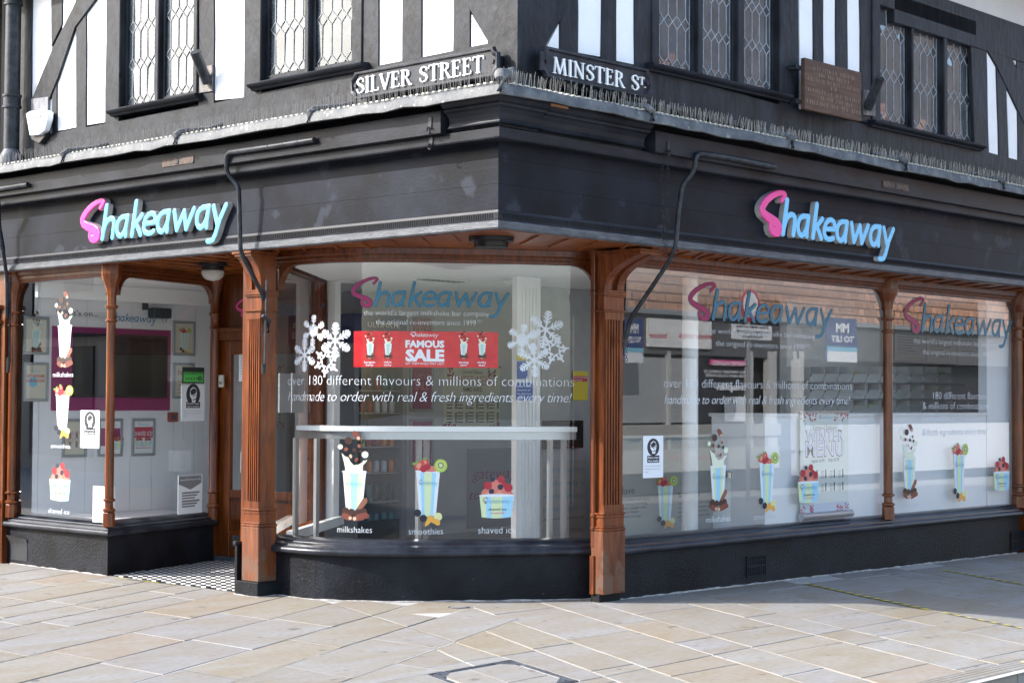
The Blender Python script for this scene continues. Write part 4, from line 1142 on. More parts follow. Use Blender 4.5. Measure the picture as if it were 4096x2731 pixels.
for k, (dd, q, col) in enumerate(cells):
    q = inset(q, .0012); n = len(q); vs = [(*p, .0085 + .0) for p in q] + [(*p, .003) for p in q]; fs = [tuple(range(n))] + [(i, n + i, n + (i + 1) % n, (i + 1) % n) for i in range(n)]
    if k < 280:
        t_ = MB().add(vs, fs); t_.keep = True; t_.build('floor_tile', tw if col else tb, tile_root)
    else: rest.add(vs, fs, 1 if col else 0)
if rest.v: rest.keep = True; tag(rest.build('floor_tiles', [tb, tw], tile_root), kind='stuff')

door = thing('shop_door', 'varnished oak shop door with tall glass and brass letterbox', 'door', (1.86, 4.95, 0))
S_door = Surf([(1.76, 5.42), (1.93, 4.20)])
def dbox(u0, u1, z0, z1, d0, d1, name, mat, par=door, bev=.004):
    q = [(u0, z0), (u1, z0), (u1, z1), (u0, z1)]
    return MB().prism(q, lambda u, v, d: S_door.pt(u, v, d), d0, d1).build(name, mat, par, bevel=bev)
Ld = S_door.L[-1]; uG = S_door.uv(925, 1700)[0]; uJ = S_door.uv(872, 1700)[0]
dbox(uJ, uG, .05, 2.16, -.03, .02, 'stile', M['oak']); dbox(Ld - .18, Ld - .06, .05, 2.16, -.03, .02, 'stile', M['oak'])
dbox(uG, Ld - .18, 2.02, 2.16, -.03, .018, 'top_rail', M['oak']); dbox(uG, Ld - .18, .62, .70, -.03, .035, 'lock_rail', M['oak']); dbox(uG, Ld - .18, .05, .30, -.03, .018, 'bottom_rail', M['oak'])
dbox(uG, Ld - .18, .30, .62, -.03, .002, 'lower_panel', M['oak_dark']); dbox(uG + .04, Ld - .22, .42, .58, .002, .012, 'raised_panel', M['oak']); dbox(uG + .04, Ld - .22, .40, .425, .012, .03, 'panel_moulding', M['oak'])
db = MB(); db.add([S_door.pt(uG, .70, -.01), S_door.pt(Ld - .18, .70, -.01), S_door.pt(Ld - .18, 2.02, -.01), S_door.pt(uG, 2.02, -.01)], [(0, 1, 2, 3)]); db.keep = True; db.build('glass_pane', M['glass'], door)
dbox(uG + .05, uG + .31, .14, .26, .018, .026, 'letterbox', M['leadgrey']); lb = dbox(uG + .08, uG + .28, .17, .23, .026, .030, 'letterbox_flap', flat('aged_brass', (.25, .19, .07), .45, .8))
def sbox(u0, u1, z0, z1, d0, d1, name, mat): return P(name, MB().prism([(u0, z0), (u1, z0), (u1, z1), (u0, z1)], lambda u, v, d: S_door.pt(u, v, d), d0, d1), mat, bevel=.003)
sbox(-.06, uJ, 0, 2.80, -.06, .05, 'door_post', M['oak']); sbox(Ld - .06, Ld + .08, 0, 2.80, -.06, .05, 'door_post', M['oak'])
sbox(uJ, Ld - .06, 2.16, 2.24, -.06, .06, 'transom', M['oak']); sbox(uJ, Ld - .06, 2.24, 2.28, -.06, .08, 'transom', M['oak']); sbox(uJ, Ld - .06, 2.28, 2.80, -.05, .0, 'fanlight_panel', M['oak_dark'])
sbox(uJ, Ld - .06, .0, .05, -.06, .04, 'threshold', M['leadgrey'])
P('jamb_column', MB().lathe((1.68, 5.43, 0), [(.05, .40), (.05, .52), (.06, .53), (.06, .56), (.045, .57), (.045, .66), (.058, .67), (.045, .69), (.042, 2.27), (.055, 2.28), (.042, 2.3), (.042, 2.39), (.06, 2.42), (.045, 2.44), (.05, 2.6), (.10, 2.8)], 12), M['oak'], smooth=True)
k = S_door.uv(862, 1520); bx_ = thing('door_buzzer', 'small cream entry box fixed on the oak door post', 'door entry box', S_door.pt(k[0], k[1], .055))
dbox(.03, .09, 1.70, 1.82, .05, .075, 'box_body', flat('cream_plastic', (.55, .52, .44), .5), bx_)
dbox(.04, .08, 1.73, 1.755, .075, .078, 'button', flat('grey_plastic', (.2, .2, .2), .5), bx_)

# ------------------------------------------------------------------ INTERIOR
plan = [tuple(q) for q in offset_path(bay_glass, -.03)] + [(2.05, .85), (2.12, .70), (12, .70), (12, 7.9), (.24, 7.9), (.24, 5.02), (1.66, 5.55), (1.98, 5.55), (2.02, 4.12), (.44, 2.82)]
V2 = [Vector(p) for p in plan]; res = delaunay_2d_cdt(V2, [], [list(range(len(V2)))], 1, 1e-4)
fm = MB(); fm.add([(v.x, v.y, .10) for v in res[0]], [tuple(f) for f in res[2]]); P('shop_floor', fm, M['floor'])
fm = MB(); fm.add([(v.x, v.y, 2.703) for v in res[0]], [tuple(f) for f in res[2]]); fm.add([(v.x, v.y, 2.72) for v in res[0]], [tuple(f) for f in res[2]]); P('ceiling', fm, M['ceiling'])
sk = MB(); sk.sweep([tuple(q) for q in offset_path(bay_glass, -.03)], [(0, 0), (0, .46), (-.02, .46), (-.02, 0)]); P('window_bed', sk, M['floor'])
P('outer_back_wall', MB().box(11.6, 11.75, .7, 8, 0, 2.9), M['pvc']); P('outer_back_wall', MB().box(.2, 12, 7.9, 8.0, 0, 2.9), M['pvc'])
WY = 6.62
# white boarded wall seen through the left window, board by board
x = .20
while x < 4.4:
    P('wall_board', MB().box(x, x + .262, WY, WY + .02, .1, 2.70), M['pvc']); x += .266
P('wall_backing', MB().box(.2, 4.4, WY + .021, WY + .05, .1, 2.70), flat('board_joint', (.75, .75, .76), .6))
P('added_bounce_shelf', MB().box(.24, 1.9, 5.55, 6.6, .40, .44), M['frame'])  # unseen white shelf added to bounce sunlight onto the boarded wall
ceil_drop = P('ceiling_drop', MB().box(.22, 3.2, WY - .35, WY - .30, 2.55, 2.70), M['ceiling'])
S_w = Surf([(.2, WY - .001), (4.4, WY - .001)])
def quad_on(surf, px0, py0, px1, py1, name, mat, par, d0=.0, d1=.01, bev=0, grow=0):
    a = surf.uv(px0, py0); b = surf.uv(px1, py1); u0, u1 = sorted((a[0], b[0])); v0, v1 = sorted((a[1], b[1]))
    u0 -= grow; u1 += grow; v0 -= grow; v1 += grow
    return MB().prism([(u0, v0), (u1, v0), (u1, v1), (u0, v1)], lambda u, v, d: surf.pt(u, v, d), d0, d1).build(name, mat, par, bevel=bev), (u0, u1, v0, v1)
def put_text(surf, body, u0, u1, v0, h, mat, par=None, name='lettering', d=.004, bold=0.0, shear=0.0, spacing=1.0, thick=.0006, res=2):
    V, Fc = text_cached(body, bold, shear, spacing, res); f = fit(V, u0, u1, v0, height=h)
    V3 = [f(p) for p in V]; mb = MB(); mb.add([surf.pt(u, v, d + thick) for u, v in V3], [tuple(q) for q in Fc]); mb.keep = True
    return mb.build(name, mat, par)
def put_text_px(surf, body, p0, p1, hpx, mat, par=None, name='lettering', **k):
    a = surf.uv(*p0); b = surf.uv(*p1); c = surf.uv(p0[0], p0[1] - hpx); v0 = (a[1] + b[1]) / 2
    return put_text(surf, body, a[0], b[0], v0, c[1] - a[1], mat, par, name, **k)

# logo: strokes digitised on a 2.8x grid; pink S and blue rest
LS = [([(1112, 92), (1140, 66), (1157, 45), (1148, 33), (1118, 31)], [9, 9, 9, 9, 10]), ([(1118, 31), (1060, 42), (1000, 66), (940, 100), (900, 135), (880, 163), (878, 185)], [10, 11, 12, 13, 14, 14, 14]),
      ([(878, 185), (895, 208), (935, 227), (985, 245), (1030, 262), (1063, 283), (1077, 305), (1075, 325)], [14, 15, 16, 18, 19, 19, 18, 17]), ([(1075, 325), (1058, 338), (1030, 342), (1003, 335), (985, 318), (978, 296), (984, 283)], [17, 16, 15, 14, 12, 10, 8])]
def shiftx(pts, dx): return [(x + dx, y) for x, y in pts]
_a0 = [([(1443, 182), (1415, 184), (1385, 184), (1355, 198), (1332, 225), (1322, 262), (1324, 300), (1340, 328), (1362, 338), (1390, 322), (1412, 290), (1428, 250), (1443, 186)], 9.5), ([(1443, 184), (1422, 290), (1422, 338)], [9.5, 9.5, 9])]
_a = [([(1312 + (x - 1312) * 1.14, y) for x, y in p_], r_) for p_, r_ in _a0]
_h = [([(1189, 80), (1137, 340)], 10.5), ([(1152, 285), (1174, 232), (1204, 200), (1240, 186), (1270, 190), (1286, 212), (1282, 250), (1266, 340)], 10)]
_k = [([(1568, 78), (1516, 340)], 10.5), ([(1640, 186), (1548, 262)], 9.5), ([(1566, 250), (1600, 300), (1622, 340)], 10)]
_e = [([(1664, 258), (1720, 258), (1800, 254)], 9), ([(1800, 254), (1804, 220), (1788, 192), (1757, 182), (1718, 190), (1686, 218), (1668, 258), (1664, 300), (1682, 328), (1715, 339), (1752, 336), (1782, 326)], 9.5)]
_w = [([(2034, 186), (2064, 334), (2150, 195)], 9.5), ([(2150, 195), (2174, 334), (2264, 186)], 9.5)]
_y = [([(2490, 186), (2533, 326)], 9.5), ([(2628, 186), (2560, 290), (2512, 398), (2486, 436), (2450, 446), (2424, 444)], 9.5)]
LB = _h + _a + _k + _e + [(shiftx(p, 511), r) for p, r in _a] + _w + [(shiftx(p, 974), r) for p, r in _a] + _y
def norm(strokes, bold=1.0):
    out = []
    for pts, r in strokes:
        rr_ = [q * bold / 320. for q in r] if isinstance(r, list) else r * bold / 320.
        out.append(([((x - 865) / 320., (345 - y) / 320.) for x, y in pts], rr_))
    return out
LOGO_W = (2640 - 865) / 320.
_logo = {}
def logo_mesh(bold=1.0, h=.0125):
    if (bold, h) not in _logo:
        s = norm(LS, bold); b = norm(LB, bold); fs_ = lambda X, Y: sdf_strokes(X, Y, s); fb = lambda X, Y: sdf_strokes(X, Y, b)
        _logo[(bold, h)] = (march(fs_, -.1, 1.02, -.1, 1.12, h), march(fb, .7, LOGO_W + .05, -.45, .95, h), fs_, fb)
    return _logo[(bold, h)]
def put_logo(surf, u0, u1, v0, vs, mats, par, d=.004, bold=1.0, h=.016, thick=None, name=('letter_s', 'lettering'), shear=0.0):
    (S_, B_, fs_, fb) = logo_mesh(bold, h); k = (u1 - u0) / LOGO_W
    for (V, Fc), mt, nm, fn_ in ((S_, mats[0], name[0], fs_), (B_, mats[1], name[1], fb)):
        if thick:
            mb = MB(); A_ = np.array(V); D = fn_(A_[:, 0], A_[:, 1]); R_ = .022
            hh = np.clip(-D, 0, R_); hh = .012 * np.sqrt(np.clip(1 - (1 - hh / R_) ** 2, 0, 1)) if nm == name[0] else .004 * (np.clip(-D, 0, .008) / .008)
            solid_from_2d([(u0 + x * k, v0 + y * vs) for x, y in V], Fc, lambda u, v, dd: surf.pt(u, v, dd), 0.004, thick, mb, 0, 1, hh)
            o = mb.build(nm, [mt, mats[2]], par)
            for f in o.data.polygons: f.use_smooth = f.material_index == 0
        else:
            mb = MB(); mb.add([surf.pt(u0 + x * k, v0 + y * vs, d) for x, y in V], [tuple(f) for f in Fc]); mb.keep = True; mb.build(nm, mt, par)
M['pink'] = flat('pink_acrylic', (.80, .07, .32), .22); M['blue'] = flat('pale_blue_acrylic', (.16, .56, .86), .22); M['return'] = paint('letter_side_grey', (.34, .33, .31), (.48, .46, .43), 8, .5)
M['teal'] = flat('teal_window_vinyl', (.015, .16, .27), .4); M['crimson'] = flat('crimson_window_vinyl', (.26, .008, .085), .4); M['logo_line'] = flat('dark_outline', (.01, .03, .05), .4)
M['magenta'] = flat('magenta_print', (.30, .012, .13), .4); M['ink'] = flat('dark_print', (.03, .03, .035), .6); M['greyink'] = flat('grey_print', (.22, .22, .23), .6); M['paper'] = flat('white_paper', (.80, .82, .85), .6)
M['cream'] = flat('cream_poster', (.66, .62, .50), .6); M['sky_ink'] = flat('pale_blue_print', (.20, .52, .70), .6); M['tealink'] = flat('teal_print', (.03, .18, .28), .6)
M['redink'] = flat('red_print', (.50, .02, .06), .5); M['palered'] = flat('rose_print', (.55, .12, .20), .5)

# the two big fascia signs
S_fA = Surf([(0, 7.9), (0, 0)]); S_fB = Surf([(0, 0), (15, 0)])
def fascia_sign(surf, p0, p1, ph, label):
    off = .052
    far = Surf([tuple(q + n * off) for q, n in ((surf.p[0], surf.n[0]), (surf.p[1], surf.n[0]))])
    a = far.uv(*p0); b = far.uv(*p1); c = far.uv(*ph); t = thing('shop_sign', label, 'shop sign', surf.pt((a[0] + b[0]) / 2, a[1], 0))
    v0 = (a[1] + b[1]) / 2
    put_logo(surf, a[0], b[0], v0, c[1] - v0, [M['pink'], M['blue'], M['return']], t, thick=off, bold=2.25, h=.0125)
fascia_sign(S_fA, (328, 967), (908, 902), (420, 798), 'raised Shakeaway sign in pink and blue letters on the sunlit left fascia')
fascia_sign(S_fB, (3043, 929), (3577, 991), (3150, 772), 'raised Shakeaway sign in pink and blue letters on the shaded right fascia')
# ------------------------------------------------------------------ STREET NAME PLATES (serif capitals from strokes)
def serif(ch):
    """strokes of a roman capital, height 1, and its advance"""
    T, t, s = .068, .034, .030
    V = lambda x, r=T: [([(x, .03), (x, .97)], r), ([(x - .13, .022), (x + .13, .022)], s * .7), ([(x - .13, .978), (x + .13, .978)], s * .7)]
    if ch == 'I': return V(.16), .34
    if ch == 'L': return V(.16) + [([(.16, .03), (.52, .03)], t * .8), ([(.54, .03), (.56, .2)], s * .7)], .60
    if ch == 'E': return V(.16) + [([(.16, .03), (.52, .03)], t * .8), ([(.54, .03), (.56, .2)], s * .7), ([(.16, .97), (.5, .97)], t * .8), ([(.51, .97), (.53, .82)], s * .7), ([(.16, .52), (.40, .52)], t * .8), ([(.41, .43), (.41, .61)], s * .6)], .62
    if ch == 'T': return V(.34)[:2] + [([(.04, .965), (.64, .965)], t), ([(.03, .96), (.01, .80)], s * .7), ([(.65, .96), (.67, .80)], s * .7)], .68
    if ch == 'R': return V(.16) + [([(.16, .965), (.36, .95), (.50, .85), (.50, .66), (.37, .53), (.16, .51)], [t, t, T, T * .95, t, t]), ([(.36, .52), (.62, .05), (.74, .02)], [t, T, t])], .72
    if ch == 'V': return [([(.08, .97), (.36, .04)], T * .95), ([(.64, .97), (.38, .04)], t), ([(-.02, .978), (.2, .978)], s * .7), ([(.54, .978), (.74, .978)], s * .7)], .72
    if ch == 'S': return [([(.50, .72), (.48, .88), (.33, .965), (.18, .93), (.10, .78), (.14, .64), (.32, .52), (.47, .40), (.52, .25), (.43, .09), (.26, .03), (.12, .10), (.08, .28)],
                           [s, s, t * 1.1, t, T * .8, T * .95, T * 1.05, T, T * .8, t, t, s, s])], .58
    if ch == 'N': return [([(.14, .03), (.14, .97)], t), ([(.12, .97), (.62, .04)], T * .95), ([(.64, .02), (.64, .97)], t), ([(.02, .022), (.26, .022)], s * .7), ([(0, .978), (.2, .978)], s * .7), ([(.52, .978), (.76, .978)], s * .7)], .80
    if ch == 'M': return [([(.10, .03), (.18, .97)], t), ([(.18, .95), (.44, .06)], T * .9), ([(.70, .95), (.45, .06)], t), ([(.70, .95), (.80, .03)], T), ([(0, .022), (.2, .022)], s * .7), ([(.68, .022), (.92, .022)], s * .7), ([(.08, .978), (.2, .978)], s * .7), ([(.70, .978), (.82, .978)], s * .7)], .94
    if ch == '.': return [([(.08, .07), (.081, .07)], .07)], .16
    return [], .42
_sm = {}
def serif_mesh(ch):
    if ch not in _sm:
        st, adv = serif(ch); V, Fc = march(lambda X, Y: sdf_strokes(X, Y, st), -.12, adv + .15, -.08, 1.08, .022) if st else ([], [])
        if V: V, Fc = dissolve(V, Fc)
        _sm[ch] = (V, Fc, adv)
    return _sm[ch]
def name_plate(side, text, corners, label, tx0, tx1, base0, base1, cap_px, small_from=None):
    D = .11
    fn = fA if side == 'A' else fB
    un = lambda p, d=D: ((lambda q: (-q[1], q[2]))(onx(*p, AX - d)) if side == 'A' else (lambda q: (q[0], q[2]))(ony(*p, BY - d)))
    tl, tr, br, bl = [un(p) for p in corners]
    u0 = (tl[0] + bl[0]) / 2; u1 = (tr[0] + br[0]) / 2; v1 = (tl[1] + tr[1]) / 2; v0 = (bl[1] + br[1]) / 2
    t = thing('street_name_plate', label, 'street sign', fn((u0 + u1) / 2, v0, D))
    c = .045
    def shape(e):
        a, b, z0, z1 = u0 + e, u1 - e, v0 + e, v1 - e; k = c
        pts = []
        for (cx_, cz_, s0) in ((a, z0, 0), (b, z0, 1), (b, z1, 2), (a, z1, 3)):
            arc = []
            for i in range(5):
                A0 = {0: 90, 1: 180, 2: 270, 3: 0}[s0] - i * 22.5
                arc.append((cx_ + k * math.cos(math.radians(A0)), cz_ + k * math.sin(math.radians(A0))))
            pts += arc
        return pts
    o = shape(0); i1 = shape(.022); i2 = shape(.030)
    if area(o) < 0: o, i1, i2 = o[::-1], i1[::-1], i2[::-1]
    MB().prism(o, fn, D - .03, D - .012).build('plate', M['plate'], t, bevel=.002)
    rim = MB(); n = len(o)
    rim.add([fn(u, v, D - .012) for u, v in o] + [fn(u, v, D + .004) for u, v in inset(o, .006)] + [fn(u, v, D + .004) for u, v in i1] + [fn(u, v, D - .0115) for u, v in i2],
            [(i + n * k, (i + 1) % n + n * k, (i + 1) % n + n * (k + 1), i + n * (k + 1)) for k in range(3) for i in range(n)])
    rim.build('raised_rim', M['plate'], t, smooth=True, auto=60)
    for uu in (u0 + .055, u1 - .055):
        MB().prism([(uu - .012, (v0 + v1) / 2 - .012), (uu + .012, (v0 + v1) / 2 - .012), (uu + .012, (v0 + v1) / 2 + .012), (uu - .012, (v0 + v1) / 2 + .012)], fn, D - .012, D + .002).build('bolt', M['plate'], t)
        MB().prism([(uu - .015, v0 + .06), (uu + .015, v0 + .06), (uu + .015, v1 - .06), (uu - .015, v1 - .06)], fn, -.01, D - .03).build('wall_batten', M['dark'], t)
    a = un(tx0 and (tx0, base0)); b = un((tx1, base1)); cc = un((tx0, base0 - cap_px)); H = cc[1] - a[1]; base = (a[1] + b[1]) / 2
    scales = [1.0] * len(text)
    if small_from is not None:
        for k in range(small_from, len(text)): scales[k] = .5
    adv = sum((serif_mesh(ch)[2] + .04) * s for ch, s in zip(text, scales)); kx = (b[0] - a[0]) / adv; x = a[0]
    for ch, s in zip(text, scales):
        V, Fc, ad = serif_mesh(ch)
        if V:
            lift = H * .45 if s < 1 and ch != '.' else (H * .30 if s < 1 else 0)
            mb = MB(); solid_from_2d([(x + p[0] * kx * s, base + lift + p[1] * H * s) for p in V], Fc, fn, D - .012, D + .0, mb, 0, 0); mb.build('raised_letter', M['signwhite'], t)
        x += (ad + .04) * kx * s
    return t
M['plate'] = paint('black_cast_iron', (.012, .0135, .018), (.032, .036, .048), 9, .42, .08, 70, spec=.25)
name_plate('A', 'SILVER STREET', [(1400, 292), (1990, 183), (1992, 285), (1402, 418)], 'cast iron plate reading SILVER STREET above the sunlit fascia', 1423, 1936, 380, 285, 62)
name_plate('B', 'MINSTER ST.', [(2170, 185), (2612, 275), (2606, 402), (2166, 300)], 'cast iron plate reading MINSTER ST on the shaded side of the corner', 2214, 2585, 292, 372, 66, small_from=9)

# ------------------------------------------------------------------ SMALLER THINGS ON THE WALLS
# alarm box
fnA = lambda u, v, d: (AX - d, -u, v)
def unA(p, d): q = onx(*p, AX - d); return (-q[1], q[2])
al = thing('alarm_box', 'white and black burglar alarm box on the beam at the top left', 'alarm box', (AX, 6.3, 4.0))
f_ = [unA(p, .09) for p in ((103, 455), (118, 445), (183, 440), (194, 448), (190, 480), (178, 522), (155, 540), (118, 543))]
MB().prism(f_[::-1] if area(f_) < 0 else f_, fnA, .03, .09).build('white_cover', flat('white_plastic', (.80, .82, .84), .35), al, bevel=.006)
b_ = [unA(p, .05) for p in ((110, 455), (195, 446), (198, 470), (180, 545), (155, 575), (125, 560), (118, 540))]
MB().prism(b_[::-1] if area(b_) < 0 else b_, fnA, 0, .05).build('black_base', flat('black_plastic', (.02, .02, .022), .4), al, bevel=.006)
S_al = Surf([(AX - .09, 7.9), (AX - .09, 0)])
put_text_px(S_al, 'SOTERIA', (112, 483), (168, 474), 14, M['ink'], al, d=.002, bold=.01); put_text_px(S_al, '01202 056325', (117, 506), (162, 500), 9, M['greyink'], al, d=.002)
q = [unA(p, .092) for p in ((132, 488), (165, 483), (165, 477), (132, 482))]
# downpipe at the far left
dp = thing('downpipe', 'black cast iron downpipe at the top left edge', 'drainpipe', (.05, 6.95, 3.9))
qx = onx(50, 300, .10); yy = qx[1]
MB().cyl((.10, yy, 3.95), (.10, yy, 6.6), .075, n=16).build('pipe', M['iron'], dp, smooth=True)
for zz in (4.38, 5.38): MB().lathe((.10, yy, zz), [(.075, 0), (.092, .0), (.092, .02), (.084, .03), (.084, .10), (.092, .11), (.092, .13), (.075, .13)], 16).build('collar', M['iron'], dp, smooth=True, auto=30)
MB().lathe((.10, yy, 3.83), [(.13, 0), (.13, .06), (.09, .12), (.075, .15)], 12).build('shoe', M['leadgrey'], dp, smooth=True)
# flag brackets
def socket(side, base, tip, plate, label):
    fn = fA if side == 'A' else fB
    un = (lambda p, d: unA(p, d)) if side == 'A' else (lambda p, d: (lambda q: (q[0], q[2]))(ony(*p, BY - d)))
    a = un(base, .04); t = thing('flagpole_socket', label, 'flagpole holder', fn(*a, .03)); b = un(tip, .20)
    MB().tube([fn(*a, .03), fn(*b, .20)], .045, 12).build('tube', M['iron'], t, smooth=True, auto=50)
    pl = [un(p, .01) for p in plate]; pl = pl[::-1] if area(pl) < 0 else pl; MB().prism(pl, fn, -.005, .016).build('wall_plate', paint('rusting_plate', (.05, .055, .062), (.24, .19, .16), 14, .6), t)
socket('A', (826, 330), (780, 208), [(800, 275), (850, 260), (850, 365), (800, 372)], 'black tube bracket beside the left leaded window')
socket('B', (3475, 435), (3520, 312), [(3452, 360), (3500, 365), (3500, 466), (3452, 460)], 'black tube bracket between the wooden plaque and the right leaded window')
# plaque
un = lambda p, d: (lambda q: (q[0], q[2]))(ony(*p, BY - d))
pq = thing('wooden_plaque', 'weathered brown wooden plaque with faded writing on the Minster Street side', 'plaque', (3.9, BY, 4.0))
c4 = [un(p, .13) for p in ((3218, 437), (3447, 487), (3446, 289), (3222, 233))]
u0, u1 = (c4[0][0] + c4[3][0]) / 2, (c4[1][0] + c4[2][0]) / 2; v0, v1 = (c4[0][1] + c4[1][1]) / 2, (c4[2][1] + c4[3][1]) / 2
MB().prism([(u0, v0), (u1, v0), (u1, v1), (u0, v1)], fB, .085, .13).build('board', wood('weathered_plaque_oak', (.06, .028, .016), (.14, .072, .045), stretch=(2, 14, 14), rough=.7, coat=0), pq, bevel=.006)
fade = flat('faded_lettering', (.21, .15, .11), .8); S_pq = Surf([(0, BY - .13), (15, BY - .13)])
Wq = u1 - u0; Hq = v1 - v0
for k, (txt, a_, b_, vv) in enumerate((('THIS PROPERTY KNOWN AS', .14, .86, .80), ('THE OLD HOUSE', .24, .76, .69), ('FORMERLY THE GUILDHALL OF THE CITY', .05, .95, .58), ('OF', .44, .54, .48), ('RESTORED BY THE SOCIETY', .05, .95, .36), ('IN THE YEAR 1929', .28, .82, .25), ('PRESERVED FOR THE CITY', .03, .97, .13))):
    if k in (0, 1, 2, 3, 4, 5, 6): put_text(S_pq, ''.join('Il1i'[(i * 7 + k) % 4] if ch != ' ' else ' ' for i, ch in enumerate(txt)), u0 + Wq * a_, u0 + Wq * b_, v0 + Hq * vv, .035, fade, pq, 'faded_lettering', d=.001)
for zz in (v0 + .05, v1 - .1):
    MB().box(u0 - .07, u0 + .02, BY - .085, BY - .005, zz, zz + .035).build('wall_bracket', M['iron'], pq); MB().box(u1 - .02, u1 + .05, BY - .085, BY - .005, zz, zz + .03).build('wall_bracket', M['iron'], pq)
# maker's plates on the awning boxes
def maker(surf, p0, p1, label):
    a = surf.uv(*p0); b = surf.uv(*p1); uc, vc = (a[0] + b[0]) / 2, (a[1] + b[1]) / 2; hw = (b[0] - a[0]) / 2; t = thing('maker_plate', label, 'metal plate', surf.pt(uc, vc, 0))
    hh = .030; pts = [(uc + hw * .92 * sx + hh * .35 * math.cos(an) * 1.0 * 1, vc + hh * math.sin(an)) for sx, rng in ((1, (-90, 90)), (-1, (90, 270))) for an in [math.radians(rng[0] + (rng[1] - rng[0]) * i / 5) for i in range(6)]]
    MB().prism(pts, lambda u, v, d: surf.pt(u, v, d), .0005, .007).build('plate', M['rusty'], t, bevel=.002)
    MB().prism([(uc - .02, vc - .02), (uc + .02, vc - .02), (uc + .02, vc + .02), (uc - .02, vc + .02)], lambda u, v, d: surf.pt(u, v, d), .007, .013).build('keyhole_boss', M['iron'], t, bevel=.004)
    put_text(surf, 'ROBERSON', uc - hw * .92, uc - .03, vc - .012, .025, fade, t, 'raised_lettering', d=.008); put_text(surf, 'BRISTOL', uc + .03, uc + hw * .9, vc - .012, .025, fade, t, 'raised_lettering', d=.008)
S_boxA = Surf([(-.19, 7.9), (-.19, -.19)]); S_boxB = Surf([(-.19, -.19), (15, -.19)])
maker(S_boxA, (648, 658), (779, 636), 'rusty cast maker plate on the sunlit awning box')
maker(S_boxB, (3528, 734), (3636, 754), 'dark cast maker plate on the shaded awning box')
def strap(surf, p0, p1, mbx=None):
    a = surf.uv(*p0); b = surf.uv(*p1)
    return a, b
# metal straps with hooks, and the hanging chains
def hook_strap(surf, px, py0, py1, label):
    a = surf.uv(px, py0); b = surf.uv(px, py1); t = thing('hook_strap', label, 'metal hook', surf.pt(a[0], b[1], 0))
    MB().prism([(a[0] - .018, b[1]), (a[0] + .018, b[1]), (a[0] + .018, a[1]), (a[0] - .018, a[1])], lambda u, v, d: surf.pt(u, v, d), .0005, .008).build('strap', M['iron'], t, bevel=.002)
    pts = [surf.pt(a[0] + .022 * math.cos(w), b[1] - .012 + .022 * math.sin(w), .014) for w in [math.radians(20 + 28 * i) for i in range(11)]]
    MB().tube(pts, .006, 6).build('hook', M['iron'], t, smooth=True)
S_lipA = Surf([(-.14, 7.9), (-.14, -.14)]); S_lipB = Surf([(-.14, -.14), (15, -.14)])
hook_strap(S_boxA, 1722, 470, 515, 'iron strap and hook at the end of the sunlit awning box'); hook_strap(S_lipA, 1726, 548, 580, 'lower iron strap and hook below the sunlit awning box')
hook_strap(S_boxB, 2672, 566, 606, 'iron strap and hook at the end of the shaded awning box')
def chain(name, label, pts, link=.030, r=.0022):
    P_ = [np.array(p, float) for p in pts]; t = thing(name, label, 'chain', tuple(P_[0])); L = 0
    mb = MB(); k = 0
    for a, b in zip(P_, P_[1:]):
        d = b - a; n = max(1, int(np.linalg.norm(d) / link))
        for i in range(n):
            c = a + d * (i + .5) / n; dd = d / np.linalg.norm(d) * link * .66
            side = np.array([.7, -.7, 0]) * .009 if k % 2 == 0 else np.array([.7, .7, 0]) * .009
            ring = [c - dd + side * .2, c - dd * .6 + side, c + dd * .6 + side, c + dd, c + dd * .6 - side, c - dd * .6 - side, c - dd]
            mb.tube([tuple(q) for q in ring], r, 4); k += 1
    tag(mb.build('links', M['iron'], t), kind='stuff')
xh = ony(2672, 610, -.2)
chain('hanging_chain', 'longer thin chain hanging down the shaded fascia from the awning box hook', [xh + [0, 0, 0], ony(2672, 800, -.16), ony(2668, 960, -.13), ony(2664, 1020, -.1)])
chain('hanging_chain', 'thin chain hanging just left of the longer one on the shaded fascia', [ony(2650, 665, -.16), ony(2652, 800, -.14), ony(2655, 960, -.12), ony(2662, 1020, -.1)])
chain('hanging_chain', 'short chain hanging from the rod bracket beside the shaded pilaster', [ony(2505, 1385, .45), ony(2506, 1455, .45)], .022)
# awning arms
def arm(side, px_pts, label, rail_px, rad=.0185):
    t = thing('awning_arm', label, 'awning arm', (0, 0, 0)); pts = []
    for (px, py, c) in px_pts: pts.append(tuple(onx(px, py, c) if side == 'A' else ony(px, py, c)))
    t.location = Vector(pts[-1])
    # round the bends
    sm = [pts[0]]
    for i in range(1, len(pts) - 1):
        a, b, c = np.array(pts[i - 1]), np.array(pts[i]), np.array(pts[i + 1]); r_ = min(.06, np.linalg.norm(b - a) * .4, np.linalg.norm(c - b) * .4)
        p = b + (a - b) / np.linalg.norm(a - b) * r_; q = b + (c - b) / np.linalg.norm(c - b) * r_
        for s in (0, .25, .5, .75, 1): sm.append(tuple((1 - s) ** 2 * p + 2 * s * (1 - s) * b + s * s * q))
    sm.append(pts[-1])
    MB().tube(sm, [rad * 1.25 if i < 7 else rad for i in range(len(sm))], 10).build('rod', M['iron'], t, smooth=True)
    return t
aL = arm('A', [(1258, 560, -.215), (1080, 588, -.215), (905, 612, -.215), (905, 690, -.20), (955, 745, -.14), (957, 800, -.13), (962, 1010, -.10), (1052, 1180, .10), (1050, 1265, .22)], 'long bent awning arm on the sunlit side, running down to the pilaster', None)
for k in range(6):
    q = onx(950 + k * 60, 604 - k * 9.4, -.232); MB().lathe(tuple(q), [(.009, -.004), (.007, .004), (.003, .007)], 8, axis=Vector((-1, 0, 0))).build('bolt', M['iron'], aL)
def rail(t, pts, w, mat): MB().tube(pts, w, 6, flat_=.5).build('guide_rail', mat, t)
ra = ony(1066, 1118, 2.70); rb = ony(1058, 1470, 2.70)
